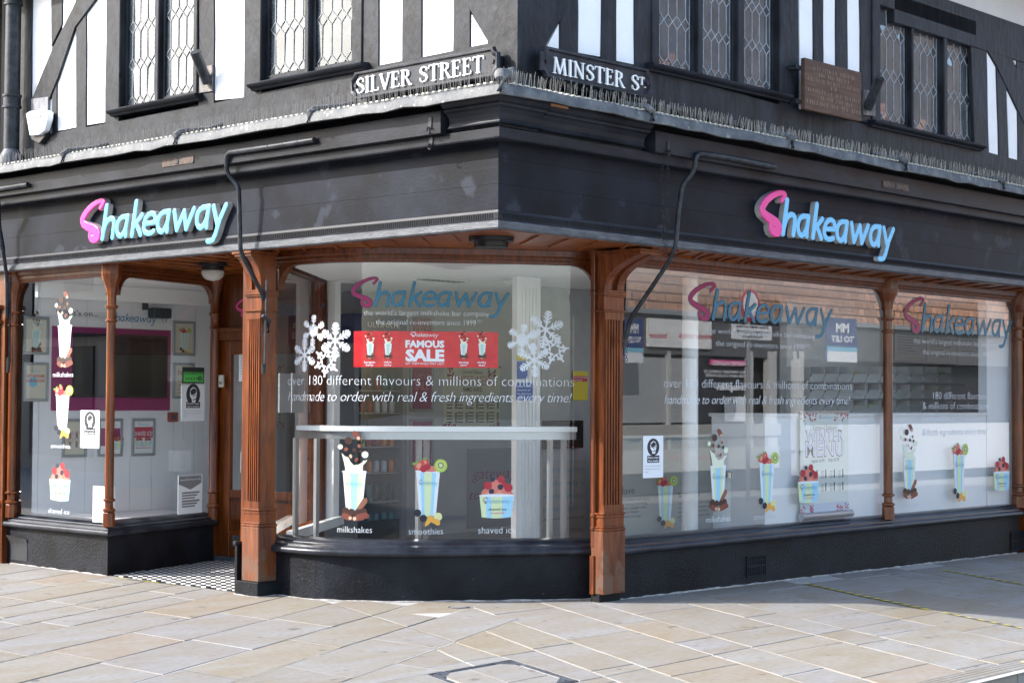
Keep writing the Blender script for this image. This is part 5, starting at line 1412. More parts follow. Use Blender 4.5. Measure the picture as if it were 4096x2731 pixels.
rail(aL, [tuple(ra), tuple(rb)], .012, M['iron'])
MB().tube([tuple(ony(1050, 1262, 2.70)), tuple(ony(1075, 1285, 2.70)), tuple(ony(1072, 1330, 2.70))], [.014, .022, .012], 8).build('sliding_shoe', M['iron'], aL, smooth=True)
MB().tube([tuple(ony(1055, 1455, 2.70)), tuple(ony(1053, 1495, 2.70))], [.018, .014], 8).build('rail_stop', M['iron'], aL, smooth=True)
chain('hanging_chain', 'small rusty chain on the sunlit pilaster beside the awning rail', [ony(1047, 1300, 2.68), ony(1048, 1350, 2.68)], .02, .0028)
aR = arm('B', [(3098, 668, -.215), (2930, 634, -.215), (2785, 612, -.215), (2775, 690, -.20), (2728, 740, -.13), (2712, 860, -.12), (2703, 985, -.11), (2680, 1040, -.03), (2530, 1262, .38), (2515, 1300, .43), (2504, 1355, .47)], 'long bent awning arm on the shaded side, slanting across the glass to the pilaster', None)
rail(aR, [tuple(ony(2504, 1060, .57)), tuple(ony(2492, 1420, .57))], .012, M['iron'])
MB().tube([tuple(ony(2500, 1345, .50)), tuple(ony(2496, 1392, .50))], [.022, .014], 8).build('sliding_shoe', M['rusty'], aR, smooth=True)
for k in range(5):
    q = ony(2830 + k * 60, 618 + k * 11, -.232); MB().lathe(tuple(q), [(.009, -.004), (.007, .004), (.003, .007)], 8, axis=Vector((0, -1, 0))).build('bolt', M['iron'], aR)
aF = arm('A', [(112, 738, -.215), (60, 746, -.215), (-30, 760, -.215)], 'end of an awning arm on the small box at the left edge', None)
aG = arm('A', [(-8, 800, -.2), (-5, 900, -.13), (15, 1020, -.1), (28, 1120, .0), (28, 1270, .02)], 'bent awning arm at the extreme left edge', None)
rail(aG, [tuple(onx(42, 1110, .05)), tuple(onx(38, 1430, .05))], .013, M['iron'])
MB().tube([tuple(onx(36, 1430, .05)), tuple(onx(32, 1490, .05))], [.02, .015], 8).build('rail_stop', M['iron'], aG, smooth=True)

# soffit lamps
def lampdome(loc, r, label, lens):
    t = thing('bulkhead_lamp', label, 'ceiling lamp', loc)
    MB().lathe(loc, [(r * 1.05, .0), (r * 1.05, -.03), (r * .8, -.035), (r * .8, -.07), (r * .86, -.075)][::1], 24).build('housing', flat('black_lamp_housing', (.012, .012, .013), .35), t, smooth=True, auto=30)
    if lens: MB().lathe((loc[0], loc[1], loc[2] - .075), [(r * .82, 0), (r * .82, -.02), (r * .70, -.055), (r * .45, -.08), (r * .05, -.09)], 24).build('ribbed_lens', paint('ribbed_lens_glass', (.42, .40, .36), (.5, .48, .44), 8, .25, .5, 90), t, smooth=True)
lp = onz(852, 1050, 2.80); lampdome((lp[0], lp[1], 2.80), .125, 'round lamp with ribbed pale lens under the soffit by the door', True)
lp = onz(1965, 950, 2.80); lampdome((lp[0], lp[1], 2.80), .16, 'flat black round lamp under the soffit at the corner', False)

# ------------------------------------------------------------------ WINDOW LETTERING AND PICTURES
def lettering(surf, body, p0, p1, hpx, label, mat=None, d=.004, bold=0.0, shear=0.0, spacing=1.0, group=None):
    """a line of stuck-on words: one thing, a child for every word"""
    a = surf.uv(*p0); b = surf.uv(*p1); c = surf.uv(p0[0], p0[1] - hpx); v0 = (a[1] + b[1]) / 2; h = c[1] - a[1]
    V, Fc = text_cached(body, bold, shear, spacing, 2); f = fit(V, a[0], b[0], v0, height=h); words_ = body.split(' '); ends = []
    for i in range(len(words_) - 1):
        Vp, _ = text_cached(' '.join(words_[:i + 1]), bold, shear, spacing, 2); ends.append(max(q[0] for q in Vp if shear == 0 or q[1] < .35 or True) + .01)
    t = thing('window_lettering', label, 'window lettering', surf.pt(a[0], v0, 0), group)
    adj = {}; par_ = list(range(len(V)))
    def find(x):
        while par_[x] != x: par_[x] = par_[par_[x]]; x = par_[x]
        return x
    for q in Fc:
        for k in q[1:]: par_[find(k)] = find(q[0])
    cx_ = {}
    for i, q in enumerate(V): cx_.setdefault(find(i), []).append(q[0])
    bins = [MB() for _ in words_]
    for q in Fc:
        xs = cx_[find(q[0])]; xm = (min(xs) + max(xs)) / 2; w = sum(1 for e in ends if xm > e)
        bins[w].add([surf.pt(*f(V[i]), d) for i in q], [tuple(range(len(q)))])
    for mb in bins:
        if mb.v: mb.keep = True; mb.build('word', mat or M['white'], t)
    return t
def logo_on(surf, p0, p1, top, label, mats, **k):
    a = surf.uv(*p0); b = surf.uv(*p1); c = surf.uv(*top); t = thing('window_logo', label, 'window logo', surf.pt((a[0] + b[0]) / 2, a[1], 0)); v0 = (a[1] + b[1]) / 2
    put_logo(surf, a[0], b[0], v0, c[1] - v0, mats, t, **k)
    return t
W2 = [M['crimson'], M['teal']]
dk = [M['logo_line'], M['logo_line']]
def big_logo(surf, p0, p1, top, label):
    a = surf.uv(*p0); b = surf.uv(*p1); c = surf.uv(*top); t = thing('window_logo', label, 'window logo', surf.pt((a[0] + b[0]) / 2, a[1], 0)); v0 = (a[1] + b[1]) / 2
    put_logo(surf, a[0], b[0], v0, c[1] - v0, dk, t, bold=1.75, d=.0035, name=('outline', 'outline')); put_logo(surf, a[0], b[0], v0, c[1] - v0, W2, t, bold=1.42, d=.0045)
big_logo(S_bay, (1408, 1228), (2036, 1228), (1500, 1110), 'large Shakeaway logo across the top of the curved bay window')
big_logo(S_right, (2755, 1260), (3328, 1318), (2860, 1133), 'large Shakeaway logo on the wide Minster Street pane')
big_logo(S_right, (3617, 1310), (4046, 1360), (3690, 1192), 'large Shakeaway logo on the last pane at the right')
lettering(S_bay, "the world's largest milkshake bar company", (1456, 1262), (1956, 1264), 22, 'white line reading the world\'s largest milkshake bar company on the bay', bold=-.02)
lettering(S_bay, 'the original re-inventors since 1999\u2122', (1504, 1300), (1928, 1300), 22, 'white line reading the original re-inventors since 1999 on the bay', bold=-.02)
lettering(S_bay, 'over 180 different flavours & millions of combinations', (1152, 1543), (2296, 1543), 40, 'large white line about different flavours and combinations on the bay', bold=-.020)
lettering(S_bay, 'handmade to order with real & fresh ingredients every time!', (1154, 1606), (2288, 1606), 40, 'slanted white handmade to order line on the curved bay', bold=-.016, shear=.28, spacing=.92)
lettering(S_right, "the world's largest milkshake bar company", (2828, 1325), (3258, 1360), 22, 'white line about the milkshake bar company on the wide right pane', bold=-.02)
lettering(S_right, 'the original re-inventors since 1999\u2122', (2862, 1380), (3238, 1402), 24, 'white line about re-inventors on the wide right pane', bold=-.02)
lettering(S_right, 'over 180 different flavours & millions of combinations', (2654, 1548), (3406, 1560), 38, 'white line about different flavours on the wide right pane', bold=-.020)
lettering(S_right, 'handmade to order with real & fresh ingredients every time!', (2656, 1614), (3400, 1618), 38, 'slanted white handmade to order line on the wide right pane', bold=-.014, shear=.28, spacing=.92)
lettering(S_right, "the world's largest milkshake bar company", (3654, 1366), (3990, 1395), 22, 'white line about the milkshake bar company on the last right pane', bold=-.02)
lettering(S_right, 'the original re-inventors since 1999\u2122', (3690, 1414), (3972, 1432), 22, 'white line about re-inventors on the last right pane', bold=-.02)
lettering(S_right, '180 different flavours', (3732, 1592), (3945, 1600), 30, 'white 180 different flavours line on the last right pane', bold=-.020)
lettering(S_right, '& millions of combinations', (3690, 1632), (3955, 1640), 30, 'white millions of combinations line on the last right pane', bold=-.020)
M['palegrey'] = flat('pale_grey_vinyl', (.56, .60, .63), .5)
lettering(S_right, 'handmade to order with real', (3684, 1682), (3936, 1684), 28, 'pale handmade to order line low on the last right pane', mat=M['palegrey'], bold=-.012, shear=.28)
lettering(S_right, '& fresh ingredients every time!', (3688, 1738), (3950, 1738), 28, 'pale fresh ingredients line low on the last right pane', mat=M['palegrey'], bold=-.012, shear=.28)
for body, p0, p1, h, lab in (('milkshakes', (1350, 2128), (1488, 2130), 26, 'white word milkshakes under the bay milkshake picture'), ('smoothies', (1634, 2136), (1772, 2136), 26, 'white word smoothies under the bay smoothie picture'), ('shaved ice', (1912, 2132), (2062, 2132), 28, 'white words shaved ice under the bay tub picture')):
    lettering(S_bay, body, p0, p1, h, lab, bold=-.01)
for body, p0, p1, h, lab in (('milkshakes', (2824, 2090), (2920, 2082), 26, 'white word milkshakes under the picture on the wide right pane'), ('smoothies', (3016, 2078), (3100, 2072), 24, 'faint word smoothies under the picture on the wide right pane'), ('milkshakes', (3600, 2030), (3672, 2024), 22, 'pale word milkshakes at the bottom of the last right pane')):
    lettering(S_right, body, p0, p1, h, lab, mat=M['white'] if body[0] == 'm' and p0[0] < 3000 else M['palegrey'], bold=-.01)
for body, p0, p1, h, lab in (('milkshakes', (213, 1503), (294, 1512), 20, 'white word milkshakes on the left pane'), ('smoothies', (205, 1788), (283, 1796), 18, 'white word smoothies on the left pane'), ('shaved ice', (195, 2048), (279, 2058), 20, 'white words shaved ice on the left pane')):
    lettering(S_left, body, p0, p1, h, lab, bold=-.006)

# snowflakes
def branch(ang, segs, L):
    out = []; ca, sa = math.cos(ang), math.sin(ang)
    for x0, y0, x1, y1, r in segs: out.append(([(x0 * ca - y0 * sa, x0 * sa + y0 * ca), (x1 * ca - y1 * sa, x1 * sa + y1 * ca)], r))
    return out
def flake(kind):
    st = []
    if kind == 0:
        segs = [(0, 0, .98, 0, .050)]
        for k, l in ((.32, .2), (.5, .26), (.68, .22), (.84, .15)): segs += [(k, 0, k + l * .7, l * .8, .043), (k, 0, k + l * .7, -l * .8, .043)]
    elif kind == 1:
        segs = [(.12, 0, .98, 0, .048), (0, 0, .3, 0, .03)]
        for k, l in ((.5, .22), (.66, .24), (.82, .18)): segs += [(k, 0, k + l * .7, l * .8, .040), (k, 0, k + l * .7, -l * .8, .040)]
        segs += [(.28, -.07, .45, .0, .03), (.28, .07, .45, 0, .03)]
        for j in range(2): segs += [(.10, .0, .42 * math.cos(.35 + .35 * j), .42 * math.sin(.35 + .35 * j), .03)]
    else:
        segs = [(.30, -.17, .52, -.09, .055), (.52, -.09, .72, -.06, .055), (.30, .17, .52, .09, .055), (.52, .09, .72, .06, .055), (.72, 0, .72, 0, .12), (.93, 0, .93, 0, .08), (.72, 0, .93, 0, .05), (.62, .18, .62, .18, .08), (.62, -.18, .62, -.18, .08),
                (.30, .17, .17, .29, .055)]
    for k in range(6): st += branch(k * math.pi / 3, segs, 1)
    if kind == 0: st.append(([(0, 0)], .13))
    if kind == 1: st.append(([(0, 0)], .12))
    return st
_fk = {}
def flake_mesh(kind):
    if kind not in _fk:
        st = flake(kind); _fk[kind] = march(lambda X, Y: sdf_strokes(X, Y, st), -1.1, 1.1, -1.1, 1.1, .035)
    return _fk[kind]
def snow(surf, px, py, rpx, kind, rot, label, mat, d=.004):
    c = surf.uv(px, py); r = abs(surf.uv(px, py - rpx)[1] - c[1]); V, Fc = flake_mesh(kind); ca, sa = math.cos(rot), math.sin(rot); mb = MB()
    mb.add([surf.pt(c[0] + (x * ca - y * sa) * r, c[1] + (x * sa + y * ca) * r, d) for x, y in V], [tuple(f) for f in Fc]); mb.keep = True
    return tag(mb.build('snowflake_sticker', mat), label, 'snowflake sticker', 'snowflake stickers on the curved bay window')
shade_vinyl = flat('shade_grey_vinyl', (.70, .74, .76), .5)  # white vinyl greyed in its colour for the shaded end of the bay
snow(S_bay, 1254, 1322, 62, 1, .45, 'white snowflake sticker, uppermost of the left cluster', M['white'])
snow(S_bay, 1342, 1362, 72, 0, .5, 'white fern-armed snowflake sticker at the right of the left cluster', M['white'], .0048)
snow(S_bay, 1220, 1420, 66, 0, .52, 'white fern-armed snowflake sticker at the left of the left cluster', M['white'], .0056)
snow(S_bay, 1306, 1445, 64, 2, .4, 'white rounded snowflake sticker at the bottom of the left cluster', M['white'], .0064)
snow(S_bay, 2090, 1360, 66, 1, .4, 'frosted snowflake sticker at the left of the right cluster', shade_vinyl)
snow(S_bay, 2182, 1318, 76, 0, .35, 'frosted fern-armed snowflake sticker at the top of the right cluster', shade_vinyl, .0048)
snow(S_bay, 2136, 1440, 68, 0, .6, 'frosted fern-armed snowflake sticker at the bottom of the right cluster', shade_vinyl, .0056)
snow(S_bay, 2218, 1400, 60, 2, .15, 'frosted rounded snowflake sticker at the right of the right cluster', shade_vinyl, .0064)

# food pictures: shapes in picture pixels (x right, y down) relative to an anchor
col = {}
def K(name, c, r=.5):
    if name not in col: col[name] = flat(name, c, r)
    return col[name]
CUPW = K('cup_white', (.74, .80, .82)); CY_ = K('cup_yellow', (.66, .76, .44)); CB_ = K('cup_blue', (.36, .66, .82)); MILK = K('milk', (.76, .80, .62)); CH1 = K('dark_chocolate', (.05, .018, .012)); CH2 = K('milk_chocolate', (.20, .05, .03)); CH3 = K('nougat', (.62, .44, .30))
FLK = K('flake_brown', (.26, .10, .06)); STR = K('strawberry', (.62, .06, .05)); STR2 = K('strawberry_flesh', (.72, .30, .20)); ICE = K('pink_ice', (.66, .20, .15)); RSP = K('raspberry', (.42, .02, .035)); BLU = K('blueberry', (.02, .025, .05)); KIW = K('kiwi', (.42, .56, .08)); KI2 = K('kiwi_heart', (.60, .64, .34)); SEED = K('kiwi_seed', (.12, .12, .03))
LEAF = K('strawberry_leaf', (.18, .34, .05)); ORG = K('orange_segment', (.80, .40, .06)); BAN = K('banana_slice', (.72, .72, .34)); BLK = K('blackberry', (.012, .012, .025))
def circ(x, y, r, n=12, ry=None): ry = ry or r; return [(x + r * math.cos(2 * math.pi * i / n), y - ry * math.sin(2 * math.pi * i / n)) for i in range(n)]
def bumpy(x, y, r, k=9): return [(x + r * (1 + .13 * (i % 2)) * math.cos(math.pi * i / k), y - r * (1 + .13 * (i % 2)) * math.sin(math.pi * i / k)) for i in range(2 * k)]
def cup_shapes(x0, x1, y0, xb0, xb1, yb, stripes, rim=16, tub=False):
    S = []; n = len(stripes)
    for i, m_ in enumerate(stripes):
        a0 = x0 + (x1 - x0) * i / n; a1 = x0 + (x1 - x0) * (i + 1) / n; b0 = xb0 + (xb1 - xb0) * i / n; b1 = xb0 + (xb1 - xb0) * (i + 1) / n
        sag = lambda f: 12 * math.sin(math.pi * f)
        S.append(('stripe', m_, [(a0, y0), (b0, yb + sag(i / n)), (b1, yb + sag((i + 1) / n)), (a1, y0)]))
    cx_ = (x0 + x1) / 2; S.append(('rim', CUPW, circ(cx_, y0 - 2, (x1 - x0) / 2 + rim * .6, 18, rim)))
    return S
def milkshake():
    S = [('splash', MILK, [(345, 615), (325, 520), (298, 420), (332, 455), (372, 468), (392, 510), (428, 548), (480, 540), (522, 515), (528, 495), (545, 500), (572, 488), (556, 515), (525, 548), (522, 610), (430, 640)])]
    S = cup_shapes(312, 558, 618, 350, 520, 1030, [CUPW, CY_, CB_, CB_, CY_, CUPW], 18) + S
    S += [('flake', FLK, [(445, 1028), (530, 892), (560, 886), (575, 902), (572, 935), (500, 1030), (470, 1045)]), ('crumble', CH1, bumpy(345, 1030, 40)), ('crumble', CH1, bumpy(410, 1040, 36)), ('crumble', CH1, bumpy(480, 1045, 38)), ('crumble', CH1, bumpy(535, 1030, 36)),
          ('chocolate_bar', CH2, [(305, 1060), (335, 1045), (390, 1065), (418, 1085), (412, 1122), (385, 1128), (330, 1108), (305, 1085)]), ('chocolate_bar', CH2, [(425, 1085), (500, 1050), (565, 1035), (595, 1065), (590, 1092), (520, 1118), (458, 1132), (425, 1115)]),
          ('nougat', CH3, circ(397, 1100, 18)), ('nougat', CH3, circ(443, 1106, 20)),
          ('flying_bar', CH2, [(405, 205), (430, 187), (462, 195), (500, 250), (498, 280), (470, 285), (440, 262)]), ('nougat', CH3, circ(478, 265, 18)), ('flying_ball', CH1, bumpy(372, 290, 38)), ('milk_drop', MILK, circ(285, 357, 27)), ('flying_piece', CH2, circ(347, 381, 24, 7)), ('flying_ball', CH1, bumpy(435, 389, 21)),
          ('flying_piece', FLK, [(465, 345), (485, 322), (508, 350), (488, 372)]), ('flying_ball', CH1, circ(504, 401, 20, 8)), ('milk_drop', MILK, circ(548, 436, 36)), ('flying_piece', CH3, [(378, 450), (400, 430), (418, 455), (400, 480)]), ('flying_piece', CH2, [(440, 490), (468, 462), (484, 478), (462, 512), (442, 512)])]
    return S, (435, 1030)
def smoothie():
    S = cup_shapes(1080, 1330, 612, 1115, 1288, 1075, [CUPW, CB_, CY_, CY_, CB_, CUPW], 18)
    S = [('fruit_ice', ICE, [(1150, 615), (1170, 570), (1220, 550), (1270, 560), (1310, 585), (1322, 612), (1240, 632)])] + S[:-1] + [S[-1]] + [('fruit_ice', ICE, [(1180, 612), (1200, 575), (1260, 560), (1305, 585), (1315, 606), (1240, 620)]),
         ('strawberry', STR, [(1058, 560), (1080, 515), (1115, 502), (1150, 520), (1150, 560), (1120, 605), (1075, 595)]), ('strawberry_flesh', STR2, [(1078, 560), (1095, 530), (1120, 520), (1135, 540), (1125, 570), (1100, 592)]), ('strawberry', STR, [(1140, 500), (1165, 484), (1200, 492), (1212, 525), (1195, 555), (1160, 545)]), ('strawberry_flesh', STR2, [(1155, 508), (1175, 498), (1190, 515), (1178, 540)]),
         ('leaf', LEAF, [(1028, 535), (1050, 520), (1080, 520), (1100, 488), (1110, 510), (1085, 540), (1055, 548)]), ('leaf', LEAF, [(1140, 485), (1160, 468), (1188, 475), (1180, 492), (1155, 495)]), ('raspberry', RSP, bumpy(1157, 586, 34)), ('raspberry', RSP, bumpy(1198, 567, 30)),
         ('kiwi_slice', KIW, circ(1336, 553, 69, 18)), ('kiwi_heart', KI2, circ(1336, 551, 42, 12)), ('seed', SEED, circ(1336, 550, 33, 10)), ('kiwi_heart', KI2, circ(1336, 550, 22, 10)),
         ('blackberry', BLK, bumpy(1097, 1046, 36)), ('blackberry', BLK, bumpy(1158, 1102, 36)), ('banana_slice', BAN, circ(1310, 1086, 45, 14)), ('orange_segment', ORG, [(1172, 1170), (1205, 1085), (1228, 1068), (1262, 1085), (1262, 1110), (1215, 1165), (1180, 1187)]), ('orange_segment', ORG, [(1232, 1140), (1265, 1105), (1310, 1110), (1335, 1140), (1330, 1172), (1300, 1178), (1275, 1160)])]
    return S, (1204, 1075)
def tub(words=True):
    S = cup_shapes(1745, 2104, 866, 1768, 2080, 1090, [CY_, CB_, CY_, CY_, CB_, CB_], 16)
    S = [('fruit_ice', ICE, [(1755, 860), (1775, 810), (1830, 770), (1880, 715), (1930, 690), (1990, 710), (2030, 750), (2060, 800), (2095, 850), (2095, 866), (1760, 866)])] + S + [('fruit_ice', ICE, [(1765, 852), (1800, 800), (1900, 720), (1990, 720), (2050, 800), (2085, 852)]),
         ('raspberry', RSP, bumpy(1967, 697, 36)), ('raspberry', RSP, bumpy(1830, 760, 40)), ('raspberry', RSP, bumpy(2045, 785, 42)), ('raspberry', RSP, bumpy(2000, 750, 26)), ('blueberry', BLU, circ(1880, 697, 24)), ('blueberry', BLU, circ(1960, 775, 30)), ('blueberry', BLU, circ(1868, 820, 28)), ('ice_highlight', STR2, [(1795, 850), (1830, 820), (1850, 845)]), ('ice_highlight', STR2, [(1900, 848), (1950, 812), (1990, 845)])]
    return S, (1924, 1090)
PIC = {'milkshake': milkshake(), 'smoothie': smoothie(), 'tub': tub()}
def picture(surf, kind, px, py, scale, label, cat='window picture', group=None, parent=None, d0=.0035, words=True, sx=1.0):
    """px,py: photo position of the anchor (bottom middle of the cup); scale: photo px per picture px"""
    S, (ax, ay) = PIC[kind]; c = surf.uv(px, py); up_ = surf.uv(px, py - 100)[1] - c[1]; k = up_ / 100 * scale
    left = surf.uv(px + 40, py)[0] - c[0]; ku = abs(left) / 40 * scale * sx
    t = thing('drink_picture', label, cat, surf.pt(c[0], c[1], 0), group) if parent is None else bpy.data.objects.new('drink_picture', None)
    if parent is not None: C.objects.link(t); t.parent = parent; t.location = Vector(surf.pt(c[0], c[1], 0)) - parent_world(parent)
    mb = MB(); mats = []; d = d0
    for nm, mt, poly in S:
        if mt not in mats: mats.append(mt)
        q = [(c[0] + (x - ax) * ku, c[1] - (y - ay) * k) for x, y in poly]
        if area(q) < 0: q = q[::-1]
        TV, TF = tess(q); mb.add([surf.pt(u, v, d) for u, v in TV], TF, mats.index(mt)); d += .0003
    mb.keep = True; mb.build('printed_picture', mats, t)
    if words and scale > .25:
        if kind == 'tub':
            put_logo(surf, c[0] - 145 * ku, c[0] + 140 * ku, c[1] + 145 * k, 62 * k, [M['crimson'], K('logo_pale', (.14, .42, .60))], t, d=d + .0002, h=.035, bold=1.0)
            put_text(surf, 'shaved ice', c[0] - 85 * ku, c[0] + 100 * ku, c[1] + 70 * k, 28 * k, M['ink'], t, d=d); put_text(surf, 're-invented!', c[0] - 68 * ku, c[0] + 80 * ku, c[1] + 36 * k, 20 * k, M['pink'], t, d=d)
        else: put_logo(surf, c[0] - 95 * ku, c[0] + 100 * ku, c[1] + (1075 - 752) * k if kind == 'smoothie' else c[1] + (1030 - 757) * k, 55 * k, [M['crimson'], K('logo_pale', (.14, .42, .60))], t, d=d + .0002, h=.035, bold=1.0)
    return t
def at_crop(x, y): return 1250 + x / 2.6133, 1650 + y / 2.6133
G1 = 'food and drink pictures stuck on the shop windows'
p = at_crop(435, 1030); picture(S_bay, 'milkshake', *p, .3827, 'milkshake cup picture with splash and chocolate at the left of the bay', group=G1)
p = at_crop(1204, 1075); picture(S_bay, 'smoothie', *p, .3827, 'smoothie cup picture with kiwi slice in the middle of the bay', group=G1)
p = at_crop(1924, 1090); picture(S_bay, 'tub', *p, .3827, 'shaved ice tub picture with raspberries at the right of the bay', group=G1)
picture(S_right, 'milkshake', 2871, 2009, .351, 'milkshake cup picture on the wide right pane', group=G1, sx=0.71)
picture(S_right, 'smoothie', 3066, 2011, .343, 'smoothie cup picture on the wide right pane', group=G1, sx=0.68)
picture(S_right, 'tub', 3232, 2006, .348, 'shaved ice tub picture in front of the winter menu banner', group=G1, sx=0.66)
picture(S_right, 'milkshake', 3637, 1963, .318, 'small milkshake picture on the last right pane', group=G1, sx=0.63)
picture(S_right, 'smoothie', 3836, 1972, .335, 'small smoothie picture on the last right pane', group=G1, sx=0.52)
picture(S_right, 'tub', 4005, 1957, .306, 'small shaved ice tub picture by the right edge', group=G1, sx=0.565)
picture(S_left, 'milkshake', 259, 1438, .325, 'milkshake cup picture at the top of the left pane', group=G1, sx=0.69)
picture(S_left, 'smoothie', 250, 1720, .303, 'smoothie cup picture halfway down the left pane', group=G1, sx=0.72)
picture(S_left, 'tub', 240, 1999, .35, 'shaved ice tub picture low on the left pane', group=G1, sx=0.67)

# the red sale banner
M['salered'] = paint('sale_red', (.56, .015, .025), (.66, .05, .04), 2.2, .25, .06, 5)
ban = thing('sale_banner', 'long red FAMOUS SALE banner stuck across the bay window', 'banner', S_bay.pt(S_bay.uv(1700, 1460)[0], S_bay.uv(1700, 1460)[1], 0))
a = S_bay.uv(1415, 1468); b = S_bay.uv(1991, 1470); c = S_bay.uv(1415, 1324); n = 16; us = [a[0] + (b[0] - a[0]) * i / n for i in range(n + 1)]
mb = MB(); mb.add([S_bay.pt(u, v, dd) for dd in (.006, .0035) for v in (a[1], c[1]) for u in us], [(i, i + 1, n + 2 + i, n + 1 + i) for i in range(n)]); mb.keep = True; mb.build('red_sheet', M['salered'], ban)
def bx(x, y): return 1300 + x / 2.94, 1250 + y / 2.94
def bt(body, x0, x1, y, h, mat=M['white'], **k): put_text_px(S_bay, body, bx(x0, y), bx(x1, y), h / 2.94, mat, ban, d=.0072, **k)
bt('FAMOUS', 945, 1402, 408, 78, bold=.05); bt('SALE', 945, 1402, 566, 128, bold=.05); bt('GET THEM WHILE THEY LAST!', 944, 1400, 613, 28)
for body, x0, x1, y in (('bargain', 464, 592, 594), ('betty', 484, 572, 626), ('value', 692, 782, 592), ('vicky', 692, 784, 626), ('saving', 1572, 1686, 596), ('sam', 1590, 1666, 626), ('thrifty', 1790, 1894, 598), ('theo', 1804, 1880, 630)): bt(body, x0, x1, y, 24, bold=.02)
a = S_bay.uv(*bx(1005, 282)); b = S_bay.uv(*bx(1330, 282)); c = S_bay.uv(*bx(1005, 226)); put_logo(S_bay, a[0], b[0], a[1], c[1] - a[1], [M['white'], M['white']], ban, d=.0075, h=.03, bold=1.4)
for (x, y) in ((533, 512), (742, 510), (1630, 512), (1846, 512)):
    picture(S_bay, 'milkshake', *bx(x, y), .118, '', parent=ban, d0=.0072, words=False)

# notices
def mask_notice(surf, px0, py0, px1, py1, label, dy=0, name='paper_notice'):
    a = surf.uv(px0, py0); b = surf.uv(px1, py1); u0, u1, v1, v0 = a[0], b[0], a[1], b[1]; v1 = surf.uv(px0, py0)[1]; w = u1 - u0; h = v1 - v0
    t = thing(name, label, 'notice', surf.pt((u0 + u1) / 2, v0, 0)); at = lambda u, v, d: surf.pt(u, v, d)
    MB().prism([(u0, v0), (u1, v0), (u1, v1), (u0, v1)], at, .003, .0045).build('sheet', M['paper'], t)
    cx_, cz_ = u0 + w * .5, v0 + h * .73; R_ = w * .30; mb = MB()
    RY = R_ * (.9 if h / w < 1.7 else 1.05)
    mb.add([at(cx_ + R_ * math.cos(i * math.pi / 12), cz_ + RY * math.sin(i * math.pi / 12), .0050) for i in range(24)], [tuple(range(24))]); mb.keep = True; mb.build('round_symbol', M['ink'], t)
    mb = MB(); mb.add([at(cx_ + R_ * x, cz_ + RY * y, .0054) for x, y in ((-.45, -.2), (-.5, .1), (-.4, .5), (0, .72), (.4, .55), (.52, .1), (.4, -.35), (.3, -.75), (-.2, -.75), (-.2, -.45))], [tuple(reversed(range(10)))]); mb.keep = True; mb.build('head_symbol', M['paper'], t)
    mb = MB(); mb.add([at(cx_ + R_ * x, cz_ + RY * y, .0058) for x, y in ((-.4, .35), (.05, .62), (.4, .45), (.38, .15), (-.1, -.05), (-.35, .0))], [tuple(reversed(range(6)))]); mb.add([at(cx_ + R_ * x, cz_ + RY * y, .0058) for x, y in ((-.05, -.1), (.42, .05), (.42, -.0), (-.05, -.2))], [(3, 2, 1, 0)])
    mb.add([at(cx_ + R_ * x, cz_ + RY * y, .0058) for x, y in ((-.05, -.45), (.4, -.35), (.4, -.42), (-.05, -.55))], [(3, 2, 1, 0)]); mb.keep = True; mb.build('mask_symbol', M['ink'], t)
    mb = MB(); mb.add([at(u0 + w * .2, v0 + h * .36, .005), at(u0 + w * .8, v0 + h * .36, .005), at(u0 + w * .8, v0 + h * .53, .005), at(u0 + w * .2, v0 + h * .53, .005)], [(0, 1, 2, 3)]); mb.keep = True; mb.build('black_block', M['ink'], t)
    put_text(surf, 'Please wear', u0 + w * .23, u0 + w * .77, v0 + h * .46, h * .045, M['paper'], t, d=.0052, bold=.02); put_text(surf, 'face masks', u0 + w * .25, u0 + w * .75, v0 + h * .385, h * .045, M['paper'], t, d=.0052, bold=.02)
    for k, s_ in enumerate(('No more than 6 people', 'inside the store at one', 'time!')): put_text(surf, s_, u0 + w * .1, u0 + w * (.85 if k < 2 else .25), v0 + h * (.27 - .07 * k), h * .028, M['greyink'], t, d=.005)
    return t
mask_notice(S_left, 324, 1640, 398, 1793, 'white face mask notice in the left pane beside the column')
mask_notice(S_ret, 725, 1538, 816, 1682, 'white face mask notice below the green rating in the door-side pane')
mask_notice(S_right, 2571, 1743, 2651, 1908, 'white face mask notice at the left of the wide right pane')
nt_ = thing('food_rating_sticker', 'green and black food hygiene rating sticker beside the door', 'sticker', S_ret.pt(*S_ret.uv(770, 1500), 0))
def rq(surf, x0, y0, x1, y1, d, nm, mt, par):
    a = surf.uv(x0, y0); b = surf.uv(x1, y1); mb = MB(); mb.prism([(a[0], b[1]), (b[0], b[1]), (b[0], a[1]), (a[0], a[1])], lambda u, v, dd: surf.pt(u, v, dd), .001, d); return mb.build(nm, mt, par)
rq(S_ret, 729, 1467, 815, 1533, .004, 'card', flat('black_card', (.012, .02, .016), .4), nt_); gs = flat('rating_green', (.10, .55, .10), .4)
rq(S_ret, 733, 1487, 811, 1528, .005, 'green_field', gs, nt_)
put_text_px(S_ret, 'FOOD HYGIENE RATING', (735, 1498), (808, 1496), 7, M['ink'], nt_, d=.0055, bold=.02)
mb = MB(); c = S_ret.uv(798, 1513); mb.add([S_ret.pt(c[0] + .035 * math.cos(i * math.pi / 8), c[1] + .024 * math.sin(i * math.pi / 8), .0056) for i in range(16)], [tuple(range(16))]); mb.keep = True; mb.build('score_disc', M['ink'], nt_)
put_text(S_ret, '5', c[0] - .012, c[0] + .012, c[1] - .014, .028, gs, nt_, d=.006, bold=.03)
